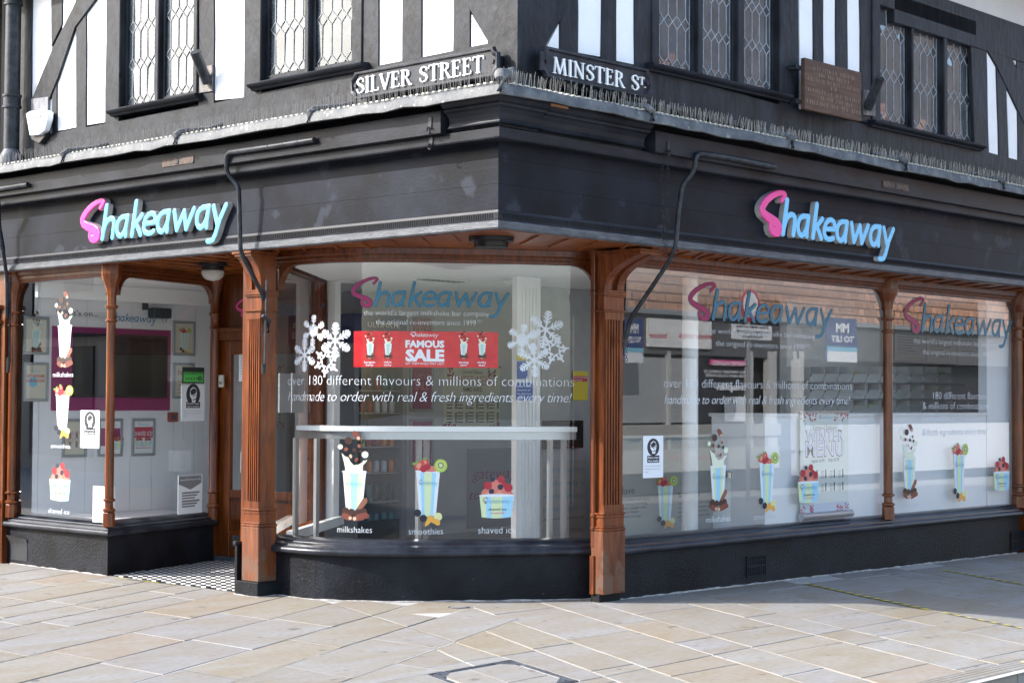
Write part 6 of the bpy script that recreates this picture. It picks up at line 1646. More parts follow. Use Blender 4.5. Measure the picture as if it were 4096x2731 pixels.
for k in range(5):
    c = S_ret.uv(743 + k * 10.5, 1514); mb = MB(); mb.add([S_ret.pt(c[0] + .012 * math.cos(i * math.pi / 4), c[1] + .009 * math.sin(i * math.pi / 4), .0056) for i in range(8)], [tuple(range(8))]); mb.keep = True; mb.build('score_dot', M['ink'], nt_)
nt_ = thing('paper_notice', 'white notice with grey arrow head low in the door-side pane', 'notice', S_ret.pt(*S_ret.uv(760, 2000), 0))
rq(S_ret, 712, 1902, 806, 2048, .0045, 'sheet', M['paper'], nt_)
a = S_ret.uv(714, 1905); b = S_ret.uv(803, 1930); c = S_ret.uv(760, 1957); mb = MB(); mb.prism([(a[0], b[1]), (c[0], c[1]), (b[0], b[1]), (b[0], a[1]), (a[0], a[1])], lambda u, v, dd: S_ret.pt(u, v, dd), .0045, .0052); mb.build('grey_arrow', M['greyink'], nt_)
put_text_px(S_ret, 'Staying COVID-19 Secure in 2020', (720, 1921), (799, 1918), 6, M['paper'], nt_, d=.0056, bold=.02)
for k in range(6):
    y = 1968 + k * 11; rq(S_ret, 726, y, 796 - (k % 3) * 9, y + 1.6, .0052, 'print_line', M['greyink'], nt_)
nt_ = thing('paper_poster', 'white poster half hidden behind the turned column in the left window', 'poster', S_left.pt(*S_left.uv(420, 2050), 0))
rq(S_left, 374, 1942, 418, 2090, .0045, 'sheet', M['paper'], nt_); rq(S_ret, 424, 1946, 458, 2090, .0045, 'sheet', M['paper'], nt_)
# ------------------------------------------------------------------ INSIDE THE SHOP: left window
def framed(surf, x0, y0, x1, y1, label, sheet, frame_w=10, kind=None):
    a = surf.uv(x0, y0); b = surf.uv(x1, y1); u0, u1, v1, v0 = a[0], b[0], a[1], b[1]; w = .028
    t = thing('framed_poster', label, 'framed poster', surf.pt((u0 + u1) / 2, v0, 0), None); at = lambda u, v, d: surf.pt(u, v, d)
    fr = MB()
    for q in ([(u0, v0), (u1, v0), (u1, v0 + w), (u0, v0 + w)], [(u0, v1 - w), (u1, v1 - w), (u1, v1), (u0, v1)], [(u0, v0 + w), (u0 + w, v0 + w), (u0 + w, v1 - w), (u0, v1 - w)], [(u1 - w, v0 + w), (u1, v0 + w), (u1, v1 - w), (u1 - w, v1 - w)]): fr.prism(q, at, .0, .022)
    fr.build('frame', M['alu'], t, bevel=.004)
    mb = MB(); mb.add([at(u, v, .008) for u, v in ((u0 + w, v0 + w), (u1 - w, v0 + w), (u1 - w, v1 - w), (u0 + w, v1 - w))], [(0, 1, 2, 3)]); mb.keep = True; mb.build('sheet', sheet, t)
    return t, (u0 + w, u1 - w, v0 + w, v1 - w)
M['alu'] = flat('grey_snap_frame', (.36, .38, .39), .4, .5)
def rect(surf, u0, u1, v0, v1, d, nm, mt, par, th=.001):
    return MB().prism([(u0, v0), (u1, v0), (u1, v1), (u0, v1)], lambda u, v, dd: surf.pt(u, v, dd), d - th, d).build(nm, mt, par)
LOGOM = [M['crimson'], M['sky_ink']]
t, (a, b, c, d) = framed(S_w, 92, 1263, 193, 1420, 'silver framed shake picture, top left on the white boarded wall', M['cream'])
picture(S_w, 'milkshake', 142, 1395, .18, '', parent=t, d0=.010, words=False, sx=.8); put_text(S_w, 'george', a + .06, b - .06, d - .05, .03, M['sky_ink'], t, d=.009)
t, (a, b, c, d) = framed(S_w, 92, 1448, 190, 1605, 'silver framed gift voucher poster on the white boarded wall', M['cream'])
put_logo(S_w, a + .06, b - .06, d - .07, .04, LOGOM, t, d=.010, h=.05); put_text(S_w, 'GIFT VOUCHERS', a + .01, b - .01, d - .12, .03, M['redink'], t, d=.009, bold=.02); put_text(S_w, 'AVAILABLE NOW!', a + .01, b - .01, d - .165, .03, M['redink'], t, d=.009, bold=.02)
mb = MB(); mb.add([S_w.pt(a + .08 + .05 * math.cos(i * .52), c + .16 + .05 * math.sin(i * .52), .009) for i in range(12)], [tuple(range(12))]); mb.keep = True; mb.build('blue_disc', M['sky_ink'], t)
t, _ = framed(S_w, 690, 1282, 777, 1424, 'silver framed smoothie picture, top right on the white boarded wall', M['cream']); picture(S_w, 'smoothie', 735, 1400, .15, '', parent=t, d0=.010, words=False, sx=.9)
t, (a, b, c, d) = framed(S_w, 690, 1450, 775, 1594, 'silver framed NEW poster partly behind the green rating sticker', M['cream']); put_text(S_w, 'NEW', a + .04, a + .2, d - .1, .05, M['redink'], t, d=.009)
for k in range(5): rect(S_w, a + .03, b - .05, d - .17 - k * .04, d - .165 - k * .04, .009, 'print_line', M['palered'], t)
t, (a, b, c, d) = framed(S_w, 248, 1675, 344, 1827, 'silver framed cream winter menu behind the face mask notice', M['cream'])
put_text(S_w, 'WINTER', a + .04, b - .04, d - .14, .05, M['palered'], t, d=.009, bold=-.02); put_text(S_w, 'MENU', a + .04, b - .04, d - .21, .05, M['palered'], t, d=.009, bold=-.02)
for i in range(4):
    for j in range(2): rect(S_w, a + .05 + i * .075, a + .075 + i * .075, c + .07 + j * .09, c + .13 + j * .09, .009, 'tiny_drink', M['greyink'], t)
t, (a, b, c, d) = framed(S_w, 390, 1673, 487, 1824, 'silver framed magenta shake poster behind the turned column', M['paper']); rect(S_w, a, b, c + .08, d - .07, .009, 'magenta_field', M['magenta'], t); put_logo(S_w, a + .06, b - .04, d - .05, .035, LOGOM, t, d=.010, h=.05)
picture(S_w, 'tub', 470, 1795, .13, '', parent=t, d0=.012, words=False)
t, (a, b, c, d) = framed(S_w, 526, 1673, 617, 1821, 'silver framed SHAVED ICE poster on the white boarded wall', M['paper']); rect(S_w, a, b, d - .17, d - .06, .009, 'red_band', M['redink'], t); put_logo(S_w, a + .05, b - .05, d - .045, .035, LOGOM, t, d=.010, h=.05)
put_text(S_w, 'SHAVED ICE!', a + .01, b - .01, d - .15, .045, M['paper'], t, d=.0105, bold=.01); picture(S_w, 'tub', 553, 1782, .085, '', parent=t, d0=.010, words=False); picture(S_w, 'tub', 588, 1782, .085, '', parent=t, d0=.010, words=False)
for k in range(3): rect(S_w, a + .02, b - .02, c + .05 + k * .022, c + .058 + k * .022, .009, 'print_line', M['palered'], t)
t = thing('wall_television', 'black television on a magenta board on the white boarded wall', 'television', S_w.pt(*S_w.uv(450, 1640), 0))
quad_on(S_w, 208, 1303, 677, 1641, 'magenta_board', M['magenta'], t, 0, .012)
quad_on(S_w, 288, 1332, 655, 1590, 'screen_case', flat('black_tv_case', (.006, .006, .007), .25), t, .012, .06); quad_on(S_w, 294, 1340, 648, 1580, 'screen', flat('black_screen', (.008, .008, .010), .06), t, .060, .062)
lettering(S_w, "What's on...", (222, 1263), (392, 1262), 22, 'dark words What\'s on above the television', mat=M['ink'], bold=.0)
logo_on(S_w, (430, 1285), (625, 1288), (440, 1245), 'small blue Shakeaway name above the television', [M['crimson'], flat('strong_blue_print', (.03, .22, .42), .5)], d=.004, h=.03, bold=1.5)
lettering(S_w, 'tv', (645, 1290), (670, 1290), 26, 'grey letters tv beside the name above the television', mat=M['greyink'], bold=-.01)
t = thing('wall_speaker', 'black loudspeaker hanging on the white wall above the television', 'loudspeaker', S_w.pt(*S_w.uv(612, 1275), .1))
quad_on(S_w, 578, 1232, 648, 1276, 'speaker_box', flat('black_speaker', (.015, .015, .016), .4), t, .05, .18, .012); quad_on(S_w, 569, 1206, 575, 1240, 'mount', M['iron'], t, .0, .08)
t = thing('fire_call_point', 'small red square fire box on the white boarded wall', 'fire alarm', S_w.pt(*S_w.uv(686, 1686), 0)); quad_on(S_w, 669, 1648, 704, 1686, 'red_box', flat('red_plastic', (.30, .03, .02), .4), t, 0, .04, .004); quad_on(S_w, 677, 1658, 696, 1677, 'press_glass', M['ink'], t, .04, .042)
t = thing('wall_socket', 'grey double socket low on the white boarded wall', 'socket', S_w.pt(*S_w.uv(310, 2085), 0)); quad_on(S_w, 292, 2055, 328, 2082, 'socket_plate', M['alu'], t, 0, .012, .003); quad_on(S_w, 300, 2066, 303, 2072, 'switch', M['ink'], t, .012, .014)

# ------------------------------------------------------------------ INSIDE: seen through the bay
YB = 5.4; S_b = Surf([(1.9, YB), (11, YB)])
greyw = paint('grey_inner_wall', (.50, .50, .51), (.56, .56, .57), 2, .6); P('inner_wall', MB().box(3.3, 11.6, YB + .002, YB + .1, .1, 2.70), greyw)
pan = thing('welcome_panel', 'white tall panel with welcome to Shakeaway Salisbury seen through the bay', 'sign panel', S_b.pt(*S_b.uv(1330, 2100), 0))
quad_on(S_b, 1262, 1360, 1408, 2200, 'board', M['pvc'], pan, .0, .04)
put_text_px(S_b, 'welcome to', (1290, 1405), (1395, 1403), 22, M['greyink'], pan, d=.041, bold=-.01); put_text_px(S_b, 'Salisbury', (1283, 1538), (1388, 1530), 30, M['ink'], pan, d=.041, bold=-.01)
a = S_b.uv(1275, 1480); b = S_b.uv(1412, 1480); c = S_b.uv(1275, 1430); put_logo(S_b, a[0], b[0], a[1], c[1] - a[1], [M['crimson'], M['tealink']], pan, d=.042, h=.03, bold=1.2)
for kd, px, py, sc in (('milkshake', 1328, 1790, .17), ('smoothie', 1325, 1985, .17), ('tub', 1325, 2132, .13)): picture(S_b, kd, px, py, sc, '', parent=pan, d0=.042, words=False)
put_text_px(S_b, 'milkshakes', (1298, 1818), (1358, 1818), 12, M['ink'], pan, d=.041); put_text_px(S_b, 'smoothies', (1296, 2010), (1354, 2010), 12, M['ink'], pan, d=.041)
frg = thing('drinks_fridge', 'tall glass fronted drinks fridge with cans and bottles behind the bay', 'fridge', S_b.pt(*S_b.uv(1510, 2150), 0))
a = S_b.uv(1416, 1375); b = S_b.uv(1612, 2200); x0 = S_b.pt(a[0], 0)[0]; x1 = S_b.pt(b[0], 0)[0]; z1 = a[1]; yf = YB - .55
sh = (x1 - x0)
fx0 = ony(1418, 1600, yf)[0]; fx1 = ony(1612, 1600, yf)[0]; fz1 = ony(1500, 1375, yf)[2]
blk = flat('fridge_black', (.012, .012, .013), .3); gry = flat('fridge_grey', (.22, .22, .23), .4)
MB().box(fx0 - .03, fx0 + .02, yf, YB, .12, fz1).build('side_wall', gry, frg); MB().box(fx1 - .02, fx1 + .03, yf, YB, .12, fz1).build('side_wall', gry, frg)
MB().box(fx0 + .02, fx1 - .02, YB - .04, YB, .12, fz1).build('back_panel', flat('fridge_inside', (.14, .15, .16), .5), frg); MB().box(fx0 + .02, fx1 - .02, yf + .02, YB - .04, .12, .35).build('base', blk, frg)
MB().box(fx0 - .03, fx1 + .03, yf - .02, YB, fz1, fz1 + .30).build('header', flat('fridge_header_blue', (.02, .03, .12), .4), frg); S_fr = Surf([(fx0, yf - .022), (fx1, yf - .022)])
put_text(S_fr, 'ULTIMATE', fx1 * 0 + .15, .6, fz1 + .17, .05, M['cream'], frg, d=.002, bold=.02); put_text(S_fr, 'MILKSHAKE', .12, .62, fz1 + .06, .06, M['cream'], frg, d=.002, bold=.02)
cans = [K('can_red', (.35, .02, .02)), K('can_silver', (.5, .5, .52)), K('can_orange', (.60, .18, .02)), K('bottle_dark', (.03, .05, .05)), K('bottle_teal', (.04, .16, .18)), K('can_yellow', (.6, .45, .05))]
rows = ((1650, (0, 0, 0, 1, 1, 1)), (1785, (5, 5, 0, 0, 2, 2)), (1890, (2, 2, 2, 1, 1, 2)), (2005, (4, 4, 4, 3, 3, 3)), (2120, (4, 4, 4, 4, 4, 4)), (1560, (0, 3, 3, 0, 4, 4)))
for py, cc in rows:
    z = ony(1500, py, yf + .05)[2]
    MB().box(fx0 + .02, fx1 - .02, yf + .03, YB - .04, z - .012, z).build('shelf', M['alu'], frg)
    for i, ci in enumerate(cc):
        xx = fx0 + .09 + (fx1 - fx0 - .16) * i / 5; hgt = .12 if ci in (0, 1, 2) else .17
        MB().lathe((xx, yf + .10, z + .001), [(.026, 0), (.032, .01), (.032, hgt - .02), (.024, hgt)], 10).build('can' if hgt < .15 else 'bottle', cans[ci], frg, smooth=True)
MB().box(fx0 - .03, fx0 + .03, yf - .03, yf, .12, fz1).build('door_stile', gry, frg); MB().box(fx1 - .03, fx1 + .03, yf - .03, yf, .12, fz1).build('door_stile', gry, frg)
MB().tube([(fx0 + .05, yf - .03, 1.55), (fx0 + .05, yf - .08, 1.55), (fx0 + .05, yf - .08, 1.15), (fx0 + .05, yf - .03, 1.15)], .012, 6).build('handle', blk, frg)
mp_ = M['magenta']
for k, (y0, y1) in enumerate(((1258, 1405), (1440, 1645), (1675, 1865))):
    t, (a, b, c, d) = framed(S_b, 1638, y0, 1730, y1, ('top', 'middle', 'bottom')[k] + ' one of the three magenta FAMOUS SALE frames seen through the bay', mp_)
    put_text(S_b, 'FAMOUS', a + .04, b - .04, d - (d - c) * .35, .06, M['palered'], t, d=.010, bold=.03); put_text(S_b, 'SALE', a + .04, b - .04, d - (d - c) * .58, .09, M['palered'], t, d=.010, bold=.04)
wm = thing('winter_menu_poster', 'cream winter menu poster with red berries on the dark inner wall', 'poster', S_b.pt(*S_b.uv(1880, 1715), 0))
_, (a, b, c, d) = quad_on(S_b, 1772, 1462, 1998, 1716, 'sheet', M['cream'], wm, .0, .006)
Wm, Hm = b - a, d - c
put_text(S_b, 'Limited Edition', a + Wm * .33, a + Wm * .68, d - Hm * .12, .045, M['ink'], wm, d=.007); put_text(S_b, 'WINTER MENU', a + Wm * .08, a + Wm * .90, d - Hm * .30, .11, M['palered'], wm, d=.007, bold=-.01); put_text(S_b, 'NAMED SHAKES', a + Wm * .34, a + Wm * .68, d - Hm * .40, .05, M['ink'], wm, d=.007, bold=.01)
for i in range(5):
    for j in range(2):
        u = a + Wm * (.06 + .185 * i); v = d - Hm * (.52 + .22 * j)
        for q in range(4): rect(S_b, u, u + .09, v - q * .035, v - q * .035 + .012, .007, 'print_line', M['ink'], wm)
        rect(S_b, u + .13, u + .165, v - .11, v + .01, .007, 'tiny_drink', M['greyink'], wm)
rr = random.Random(2); bm_ = MB()
for k in range(60):
    u = a + Wm * (rr.random() * .22 if k % 2 else 1 - rr.random() * .22); v = (d - Hm * rr.random() * .16) if k < 30 else (c + Hm * rr.random() * .10)
    bm_.add([S_b.pt(u + .016 * math.cos(i * 1.05), v + .016 * math.sin(i * 1.05), .0072 + k * .00001) for i in range(6)], [tuple(range(6))])
bm_.keep = True; tag(bm_.build('berries', M['crimson'], wm), kind='stuff')
gw = thing('gateway_panel', 'grey panel with crimson handwriting starting gateway seen through the bay', 'sign panel', S_b.pt(*S_b.uv(1960, 2100), 0))
quad_on(S_b, 1868, 1795, 2075, 2098, 'board', flat('grey_board', (.30, .30, .31), .5), gw, 0, .02); put_text_px(S_b, 'gateway', (1884, 1912), (2060, 1912), 44, M['magenta'], gw, d=.021, shear=.25); put_text_px(S_b, 'to', (1872, 1996), (1915, 1996), 36, M['magenta'], gw, d=.021, shear=.25)
# white fluted column inside
cx0 = onz(2062, 1700, 1.4)
xa = ony(2066, 1700, 2.2)[0]; xb_ = ony(2160, 1700, 2.2)[0]
col_ = thing('inner_column', 'white fluted column inside the shop behind the bay', 'column', ((xa + xb_) / 2, 2.3, .1))
MB().box(xa, xb_, 2.2, 2.26, .1, 2.7).build('column_shaft', M['frame'], col_)
for k in range(5): xx = xa + (xb_ - xa) * (.2 + .15 * k); MB().box(xx, xx + .02, 2.188, 2.2, .35, 2.6).build('flute_rib', M['frame'], col_)
MB().box(xa - .02, xb_ + .02, 2.18, 2.28, .1, .34).build('column_base', M['frame'], col_)
S_c = Surf([(xa - 1, 2.17), (xb_ + 2, 2.17)])
t = thing('distance_notice', 'blue two metre distance notice on the white inner column', 'notice', S_c.pt(*S_c.uv(2090, 1600), 0)); bl_ = flat('notice_blue', (.015, .10, .36), .4); ye_ = flat('notice_yellow', (.62, .48, .03), .4)
quad_on(S_c, 2066, 1418, 2112, 1440, 'yellow_strip', ye_, t, 0, .002); quad_on(S_c, 2068, 1445, 2110, 1515, 'blue_field', bl_, t, 0, .002); quad_on(S_c, 2064, 1530, 2130, 1600, 'blue_field', bl_, t, 0, .002)
put_text_px(S_c, 'please maintain', (2068, 1548), (2126, 1548), 8, M['paper'], t, d=.003); put_text_px(S_c, 'distance of', (2068, 1563), (2120, 1563), 8, M['paper'], t, d=.003); put_text_px(S_c, '2m (6ft) from', (2068, 1578), (2124, 1578), 8, M['paper'], t, d=.003); put_text_px(S_c, 'others', (2068, 1593), (2098, 1593), 8, M['paper'], t, d=.003)
# right part behind the bay: machine, panel
S_m = Surf([(2.6, 3.0), (9, 3.0)])
P('inner_partition', MB().box(ony(2166, 1700, 3.02)[0], ony(2330, 1700, 3.02)[0] + .3, 3.02, 3.1, .1, 2.7), paint('dim_partition', (.30, .30, .31), (.36, .36, .36), 3, .6))
t = thing('introduction_panel', 'grey-green panel with teal words about world famous named shakes behind the bay', 'sign panel', S_m.pt(*S_m.uv(2240, 2120), 0)); quad_on(S_m, 2163, 1842, 2338, 2110, 'board', flat('grey_green_board', (.27, .28, .26), .5), t, 0, .02)
for s_, y in (("introducing", 1888), ("Shakeaway's", 1940), ('world famous', 1992), ('named shakes', 2042)): put_text_px(S_m, s_, (2168, y), (2326, y), 24, M['tealink'], t, d=.021, bold=-.01)
put_text_px(S_m, 'go on you know you want one!', (2166, 2076), (2330, 2076), 12, M['ink'], t, d=.021, shear=.2)
t = thing('contactless_notice', 'yellow contactless payment notice near the right end of the bay', 'notice', S_m.pt(*S_m.uv(2320, 1600), 0)); quad_on(S_m, 2292, 1484, 2350, 1600, 'yellow_sheet', ye_, t, 0, .002); quad_on(S_m, 2293, 1503, 2348, 1526, 'red_band', M['redink'], t, .002, .003); put_text_px(S_m, 'CONTACTLESS', (2294, 1513), (2346, 1513), 7, M['paper'], t, d=.0035); put_text_px(S_m, 'PAYMENT', (2294, 1524), (2330, 1524), 7, M['paper'], t, d=.0035)
t = thing('dark_screen', 'dark screen standing behind the counter at the right of the bay', 'screen', S_m.pt(*S_m.uv(2230, 1790), 0)); quad_on(S_m, 2168, 1682, 2318, 1790, 'screen_case', M['dark'], t, 0, .05); quad_on(S_m, 2175, 1690, 2310, 1780, 'screen_glass', flat('screen_glass', (.01, .01, .012), .1), t, .05, .052)
# the white bar along the bay, on steel legs
zb_ = 1.372
pa = onz(1137, 1724, zb_)[:2]; pb = onz(2313, 1736, zb_)[:2]
bar_off = offset_path(bay_glass, -.06); bar_c = [p for p in bar_off]
bar = thing('window_bar', 'long white bar top on steel legs standing behind the curved bay window', 'counter', (1.4, 1.9, .1))
pth = bar_c[1:-1]; inner = offset_path(pth, -.32)
top = MB(); n = len(pth); vs = [(p[0], p[1], z) for z in (1.335, 1.375) for p in list(pth) + list(reversed(inner))]; m2 = 2 * n
fs = [tuple(range(m2))[::-1], tuple(range(m2, 2 * m2))] + [(i, (i + 1) % m2, m2 + (i + 1) % m2, m2 + i) for i in range(m2)]
V2 = [Vector((p[0], p[1])) for p in list(pth) + list(reversed(inner))]; r_ = delaunay_2d_cdt(V2, [], [list(range(m2))], 1, 1e-6)
top.add([(v.x, v.y, 1.375) for v in r_[0]], [tuple(f) for f in r_[2]]); top.add([(v.x, v.y, 1.335) for v in r_[0]], [tuple(reversed(f)) for f in r_[2]])
top.add(vs, fs[2:]); top.keep = True; top.build('bar_top', flat('white_bar_top', (.74, .75, .74), .25), bar)
MB().sweep([tuple(q) for q in offset_path(pth, -.03)], [(0, 1.27), (.0, 1.334), (-.02, 1.334), (-.02, 1.27)]).build('front_rail', M['steel'], bar)
S_bar = Surf([tuple(q) for q in offset_path(pth, -.035)]); S_bar2 = Surf([tuple(q) for q in inner])
for px, sfc in ((1172, S_bar), (1675, S_bar), (2258, S_bar), (1255, S_bar2), (1706, S_bar2), (2203, S_bar2)):
    u, v = sfc.uv(px, 1950); q, nn = sfc.at(u); q = q - nn * .03; MB().box(q[0] - .018, q[0] + .018, q[1] - .018, q[1] + .018, .1, 1.27 if sfc is S_bar else 1.334).build('leg', M['steel'], bar)
# white-framed side window inside the bay, with the notices on it
P('inner_white_frame', MB().box(P3[0] + .07, P3[0] + .14, P3[1] - .16, P3[1] - .06, .40, 2.70), M['frame']); P('inner_white_frame', MB().sweep([(P3[0] + .10, P3[1] - .16), (.46, 2.86)], [(-.02, .42), (-.02, .50), (-.08, .50), (-.08, .42)]), M['frame'])
S_in2 = Surf([(.40, 2.90), (P3[0], P3[1])])
wl_ = bpy.data.objects
def rect_c(x0, y0, x1, y1, label):
    # seen through the bay on the inner face of the side window
    S_i = Surf([(.42, 2.87), (1.92, 4.42)]); a = S_in.uv(x0, y0); b = S_in.uv(x1, y1); u0, u1 = sorted((a[0], b[0])); v0, v1 = sorted((a[1], b[1]))
    t = thing('paper_notice', label, 'notice', S_in.pt((u0 + u1) / 2, v0, -.006)); MB().prism([(u0, v0), (u1, v0), (u1, v1), (u0, v1)], lambda u, v, d: S_in.pt(u, v, d), -.008, -.005).build('sheet', flat('shaded_paper', (.42, .43, .45), .6), t); return t, u0, u1, v0, v1  # white paper with its shade put into a grey base colour
for x0, x1, lb_ in ((1116, 1160, 'white notice, left of two taped inside the side window by the bay'), (1166, 1212, 'white notice with grey block, right of two inside the side window by the bay')):
    rect_c(x0, 1492, x1, 1648, lb_)
# ceiling things
t = thing('ceiling_vent', 'slotted white vent in the shop ceiling behind the bay logo', 'air vent', (*onz(1765, 1118, 2.70)[:2], 2.70))
q = onz(1765, 1118, 2.70)
MB().box(q[0] - .28, q[0] + .28, q[1] - .09, q[1] + .09, 2.69, 2.699).build('vent_frame', M['frame'], t)
for k in range(8): MB().box(q[0] - .25 + k * .065, q[0] - .21 + k * .065, q[1] - .07, q[1] + .07, 2.684, 2.690).build('vent_slot', M['ink'], t)
for k, px in enumerate((1372, 2055)):
    q = onz(px, 1125, 2.70); t = thing('ceiling_light', ('round recessed ceiling light at the left of the bay logo', 'round recessed ceiling light at the right of the bay logo')[k], 'ceiling light', (q[0], q[1], 2.70))
    MB().lathe((q[0], q[1], 2.70), [(.12, 0), (.12, -.012), (.095, -.014), (.09, -.004)], 20).build('ring', M['frame'], t, smooth=True)

# ------------------------------------------------------------------ INSIDE: seen through the Minster Street panes
cf = thing('service_counter', 'white service counter front behind the right hand panes', 'counter', (6, 1.0, .1))
YC = .74; S_k = Surf([(2.2, YC), (12, YC)])
kx0 = ony(3060, 1900, YC)[0]; kx1 = ony(3945, 1900, YC)[0]; zt_ = ony(3500, 1652, YC)[2]
MB().box(kx0, kx1, YC, YC + .6, .1, zt_ - .03).build('counter_front', M['counter'], cf); MB().box(kx0 - .02, kx1 + .01, YC - .02, YC + .62, zt_ - .03, zt_).build('counter_top', M['frame'], cf)
kx2 = ony(4100, 1900, YC)[0]
P('white_end_wall', MB().box(kx1 + .02, 11, YC + .0, YC + .1, .1, 2.70), M['counter'])
# brown-grey counter front at the left with words
S_g = Surf([(2.2, 1.35), (8, 1.35)])
t = thing('story_panel', 'grey-green counter panel with dark words about named shakes behind the wide right pane', 'sign panel', S_g.pt(*S_g.uv(2700, 2120), 0))
quad_on(S_g, 2470, 1742, 3075, 2180, 'board', flat('warm_grey_board', (.30, .295, .265), .5), t, 0, .05)
put_text_px(S_g, 'our world famous', (2498, 1768), (2740, 1768), 26, M['tealink'], t, d=.051, bold=-.01); put_text_px(S_g, 'named shakes', (2668, 1838), (3015, 1836), 38, M['palered'], t, d=.051, bold=-.02)
put_text_px(S_g, 'dave', (2462, 1974), (2520, 1974), 30, M['ink'], t, d=.051, bold=-.01)
put_text_px(S_g, 'steph', (2694, 1986), (2780, 1986), 30, M['ink'], t, d=.051, bold=-.01)
for k, s_ in enumerate(('ferrero rocher and tasty', 'kinder bueno forming', 'a perfect couple with', 'cadbury flake', 'crumbled on top')): put_text_px(S_g, s_, (2440, 2000 + k * 17), ((2578, 2570, 2568, 2536, 2544)[k], 2000 + k * 17), 10, M['ink'], t, d=.051)
for k, s_ in enumerate(('beautiful peach and ripe', 'strawberries blended with', 'delicate honey and then', 'generously sprinkled with', 'crunchy oats')): put_text_px(S_g, s_, (2694, 2012 + k * 17), ((2820, 2834, 2814, 2822, 2760)[k], 2012 + k * 17), 10, M['ink'], t, d=.051)
picture(S_g, 'smoothie', 2643, 2080, .30, '', parent=t, d0=.052, words=False, sx=.8)
# slim white pole
xp = ony(2760, 1700, 1.0)[0]; t = thing('white_pole', 'slim white round pole standing close behind the wide right pane', 'pole', (xp, 1.0, .1)); MB().cyl((xp, 1.0, .1), (xp, 1.0, 2.7), .072, n=24).build('shaft', M['frame'], t, smooth=True, auto=60)
# bin
xq0 = ony(2900, 1900, 1.15)[0]; xq1 = ony(3035, 1900, 1.15)[0]; zq = ony(2960, 1890, 1.15)[2]; rb_ = (xq1 - xq0) / 2
t = thing('waste_bin', 'white round bin with chrome rim behind the wide right pane', 'waste bin', ((xq0 + xq1) / 2, 1.15 + rb_ * .6, .1)); cx_ = ((xq0 + xq1) / 2, 1.15 + .1, 0)
MB().cyl((cx_[0], cx_[1], .1), (cx_[0], cx_[1], zq - .04), rb_ * .95, n=28).build('bin_body', M['counter'], t, smooth=True, auto=60); MB().lathe((cx_[0], cx_[1], zq - .04), [(rb_, 0), (rb_, .05), (rb_ * .85, .07), (rb_ * .5, .075)], 28).build('chrome_rim', flat('chrome', (.6, .6, .6), .1, 1.0), t, smooth=True)
# pull-up banner
S_u = Surf([(2.2, .70), (9, .70)]); pb_ = thing('pull_up_banner', 'pull-up WINTER MENU banner standing behind the wide right pane', 'banner', S_u.pt(*S_u.uv(3300, 2045), 0))
_, (a, b, c, d) = quad_on(S_u, 3200, 1648, 3392, 2038, 'fabric', M['cream2'] if 'cream2' in M else flat('pale_banner', (.70, .74, .70), .5), pb_, 0, .003)
Wm, Hm = b - a, d - c
rect(S_u, a, b, c, c + Hm * .09, .004, 'snow_print', flat('pale_blue_snow', (.55, .62, .74), .5), pb_)
a_ = S_u.uv(3196, 2045); b_ = S_u.uv(3398, 2030); MB().tube([S_u.pt(a_[0], c - .03, .02), S_u.pt(b_[0], c - .03, .02)], .035, 12).build('base_roll', M['steel'], pb_, smooth=True); rect(S_u, a - .02, b + .0, d - .01, d + .012, .012, 'top_bar', M['steel'], pb_, .012)
put_logo(S_u, a + Wm * .38, a + Wm * .66, d - Hm * .065, .035, LOGOM, pb_, d=.0045, h=.05); put_text(S_u, 'Limited Edition', a + Wm * .26, a + Wm * .74, d - Hm * .175, .042, M['ink'], pb_, d=.0045, bold=-.015)
for body, v, h_ in (('WINTER', .295, .11), ('MENU', .445, .15)):
    put_text(S_u, body, a + Wm * .10, a + Wm * .90, d - Hm * v, h_, flat('plum_print', (.22, .03, .09), .5), pb_, d=.0045, bold=.028, spacing=1.08); put_text(S_u, body, a + Wm * .105, a + Wm * .895, d - Hm * v + .004, h_ * .97, flat('lilac_print', (.68, .70, .86), .5), pb_, d=.0052, bold=.006, spacing=1.08)
put_text(S_u, 'regular \u00a34.59', a + Wm * .22, a + Wm * .49, d - Hm * .50, .03, M['ink'], pb_, d=.0045); put_text(S_u, 'large \u00a35.59', a + Wm * .57, a + Wm * .80, d - Hm * .495, .03, M['ink'], pb_, d=.0045)
for i in range(5):
    for j in range(2):
        u = a + Wm * (.06 + .18 * i); v = d - Hm * (.60 + .13 * j)
        for q in range(4): rect(S_u, u, u + .05, v - q * .02, v - q * .02 + .006, .0045, 'print_line', M['greyink'], pb_)
        rect(S_u, u + .075, u + .092, v - .06, v + .02, .0045, 'tiny_drink', M['ink'], pb_)
rr = random.Random(4); bm_ = MB()
for k in range(110):
    if k < 55: u = a + Wm * (rr.random() * .32 if k % 2 else 1 - rr.random() * .32); v = d - Hm * rr.random() * .09
    else: u = a + Wm * (rr.random() * .26 if k % 2 else 1 - rr.random() * .26); v = c + Hm * rr.random() * .07
    bm_.add([S_u.pt(u + .009 * math.cos(i * 1.05), v + .009 * math.sin(i * 1.05), .0055 + k * .00001) for i in range(6)], [tuple(range(6))])
bm_.keep = True; tag(bm_.build('berries', M['redink'], pb_), kind='stuff')
for cx_ in (.15, .83):
    mb = MB(); mb.add([S_u.pt(a + Wm * cx_ + .042 * math.cos(i * math.pi / 8), d - Hm * .15 + .055 * math.sin(i * math.pi / 8), .0058) for i in range(16)], [tuple(range(16))]); mb.keep = True; mb.build('round_badge', M['paper'], pb_)
